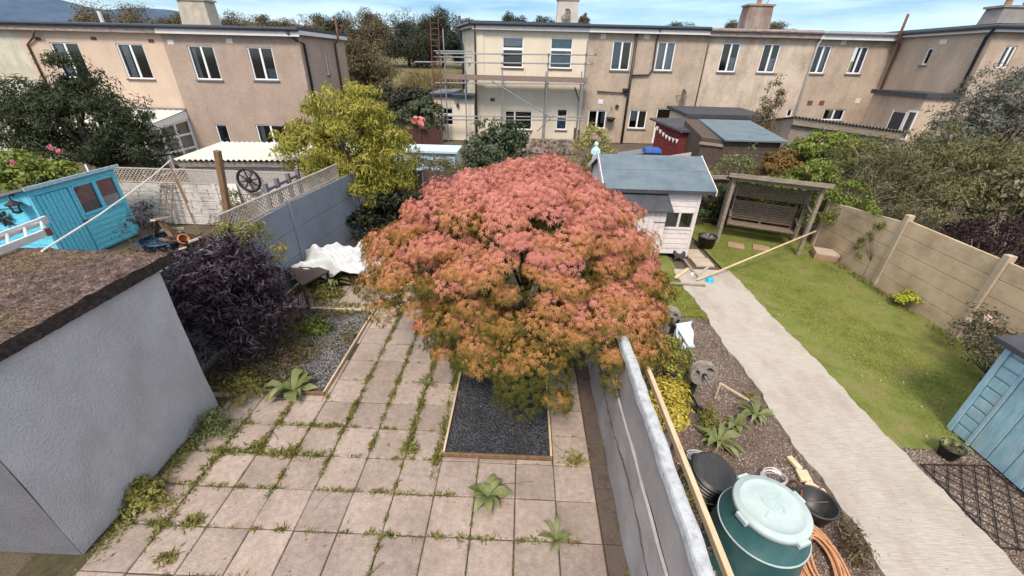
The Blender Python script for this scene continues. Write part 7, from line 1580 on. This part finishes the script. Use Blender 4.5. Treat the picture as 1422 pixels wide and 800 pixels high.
n = 260; P_ = np.stack([rng.uniform(-5, 0, n), rng.uniform(-1.2, 4.6, n), np.full(n, .012)], 1); V, F = leaves(rng, P_, rng.normal(size=P_.shape)*.25+np.array([0,0,1]), .035, 'ovate', 0)
struct('fallen_leaves', MB().arr(V, F), leafmat("fallen_leaf", [(.16,.06,.03),(.28,.16,.06),(.36,.30,.16),(.14,.10,.06)], cscale=9, trans=0), kind='stuff', label='scattered fallen leaves')
n = 120; P_ = np.stack([rng.uniform(2.7, 7, n), rng.uniform(-1.2, 7, n), np.full(n, .062)], 1); V, F = leaves(rng, P_, rng.normal(size=P_.shape)*.25+np.array([0,0,1]), .035, 'ovate', 0)
struct('lawn_leaves', MB().arr(V, F), leafmat("lawn_leaf", [(.3,.26,.16),(.42,.38,.28),(.2,.16,.08)], cscale=9, trans=0), kind='stuff', label='scattered pale leaves')

# ---------------------------------------------------------------- the far wood, hedges, bank and hill
struct('hill', MB().grid(lambda u, v: (-1400+1250*u, 900+400*v, -30+max(0, 155*math.sin(min(1,v*1.0)*1.57)*(.35+.65*(1-u)**.8)*(1+.06*math.sin(u*23)))), 60, 8), mat("blue_hill_wood", [(.035,.065,.11),(.05,.085,.135),(.06,.10,.15)], .02, 1))
def bankz(x, y): return 3.4*max(0, min(1, (y-26)/12))**.9
struct('grass_bank', MB().grid(lambda u, v: (-60+160*u, 25.9+60*v, -.011+bankz(0, 25.9+60*v)+.9*max(0,v-.2)*3), 40, 24), mat("bank_grass", [(.09,.075,.03),(.15,.125,.055),(.10,.10,.04)], 1.2, .95))
rng = np.random.default_rng(66); n = 9000
P_ = np.stack([rng.uniform(-10.5, 3, n), rng.uniform(28, 36, n), np.zeros(n)], 1); P_[:,2] = [bankz(0, y) for y in P_[:,1]]
V, F = leaves(rng, P_, rng.normal(size=P_.shape), .75, 'blade', 0, rng.normal(size=P_.shape)*.28+np.array([0,0,1.])); struct('dry_grass', MB().arr(V, F), L_hay, kind='stuff', label='tall pale dry grass on the bank')
def far_tree(px_, top, wpx, Y, m, label, seed, low=0., cat='tree', name='woodland_tree', rag=1.0):
    p = FY(px_, top, Y); b0_ = bankz(0, Y) if Y > 26 else 0; w = abs(FY(px_+wpx/2, top, Y).x-FY(px_-wpx/2, top, Y).x)/2; h = p.z-b0_; rr = random.Random(seed)
    bl = [(0,0,h*.52,w*.9,w*.8,h*.40)]
    for k in range(5): a = rr.uniform(-1,1); bl.append((a*w*.75, rr.uniform(-.4,.2)*w, h*rr.uniform(.3,.86)-.1, w*rr.uniform(.3,.5), w*.4, h*rr.uniform(.12,.24)))
    plant(name, label, cat, (p.x, Y, b0_), bl, 230, 70, min(.85, w*.30), .20*rag, 'lance', m, bark, .16, 60, shell=(.35,1.12), zmin=-.75, seed=seed, up=.6, group='trees of the wood behind the terraces')
FT = [(160,-4,100,34,L_wood1,'big brown round headed tree above the peach house roof'), (118,16,50,42,L_wood1,'thin brown crown left of the big round tree'), (232,16,60,40,L_wood1,'low brown treetop left of the cream chimney'), (330,16,70,44,L_wood1,'sparse brown treetop right of the cream chimney'), (385,20,60,40,L_wood1,'yellowish brown treetop over the gable house roof'),
      (432,20,60,40,L_wood1,'loose twiggy tree over the corner of the gable house'), (470,14,60,42,L_wood2,'dark slim tree above the gable end'), (510,9,80,40,L_wood1,'brown tree rising highest in the gap between the terraces'), (562,12,80,42,L_wood2,'dark green tree in the middle of the gap between the terraces'), (612,12,70,42,L_wood2,'dark tree behind the top of the rusty ladder'), (505,52,90,31,L_wood1,'broad brown bush low in the gap beside the gable end'), (575,45,95,40,L_wood2,'dark rounded thicket above the dry grass bank'), (648,40,60,40,L_wood2,'dark tree behind the left end of the scaffold'), (650,22,50,42,L_wood1,'thin treetop left of the cream house roof'),
      (720,15,45,44,L_wood2,'treetop left of the pale chimney over the cream house'), (757,17,40,44,L_wood2,'treetop touching the pale chimney'), (812,20,26,44,L_wood1,'small twiggy treetop right of the pale chimney'), (950,28,60,46,L_wood2,'low treetop over the brown pebbledash house'), (1024,26,44,44,L_wood1,'treetop left of the leaning brown chimney'), (1082,26,60,44,L_wood1,'treetop right of the leaning brown chimney')]
for k, (px_, top, wpx, Y, m, lab) in enumerate(FT): far_tree(px_, top, wpx, Y, m, lab, 200+k)
b_ = FY(568, 135, 27); 
plant('clipped_hedge', 'clipped dark green hedge below the dry grass bank', 'hedge', (b_.x, 27, 0), [(-1.6,0,1.3,1.6,.7,1.35),(.4,0,1.3,1.6,.7,1.35),(2.2,0,1.25,1.5,.7,1.3)], 200, 50, .35, .18, 'ovate', L_wood2, bark, .05, 10, shell=(.8,1.02), seed=231, crown_name='foliage', stem_name='stem')
b_ = FY(590, 160, 22)
plant('clipped_hedge', 'small rounded hedge left of the cream extension', 'hedge', (b_.x, 22.3, 0), [(0,0,1.2,1.0,.6,1.15),(-1.2,.3,.9,1.0,.6,.9)], 120, 46, .25, .14, 'ovate', L_vib, bark, .05, 10, shell=(.75,1.03), seed=232, crown_name='foliage', stem_name='stem')
b_ = FY(581, 168, 18.8)
blossom(tuple(b_), .34, leafmat("coral_cloth", [(.55,.16,.15),(.66,.27,.24)], rough=.8), 'coral_flowers', 'coral pink flower head above the dark red brown fence', 'flower')
part('stem', MB().tube([(b_.x, 18.8, 0), (b_.x, 18.8, b_.z)], .02, 5), bark, bpy.data.objects['coral_flowers'])
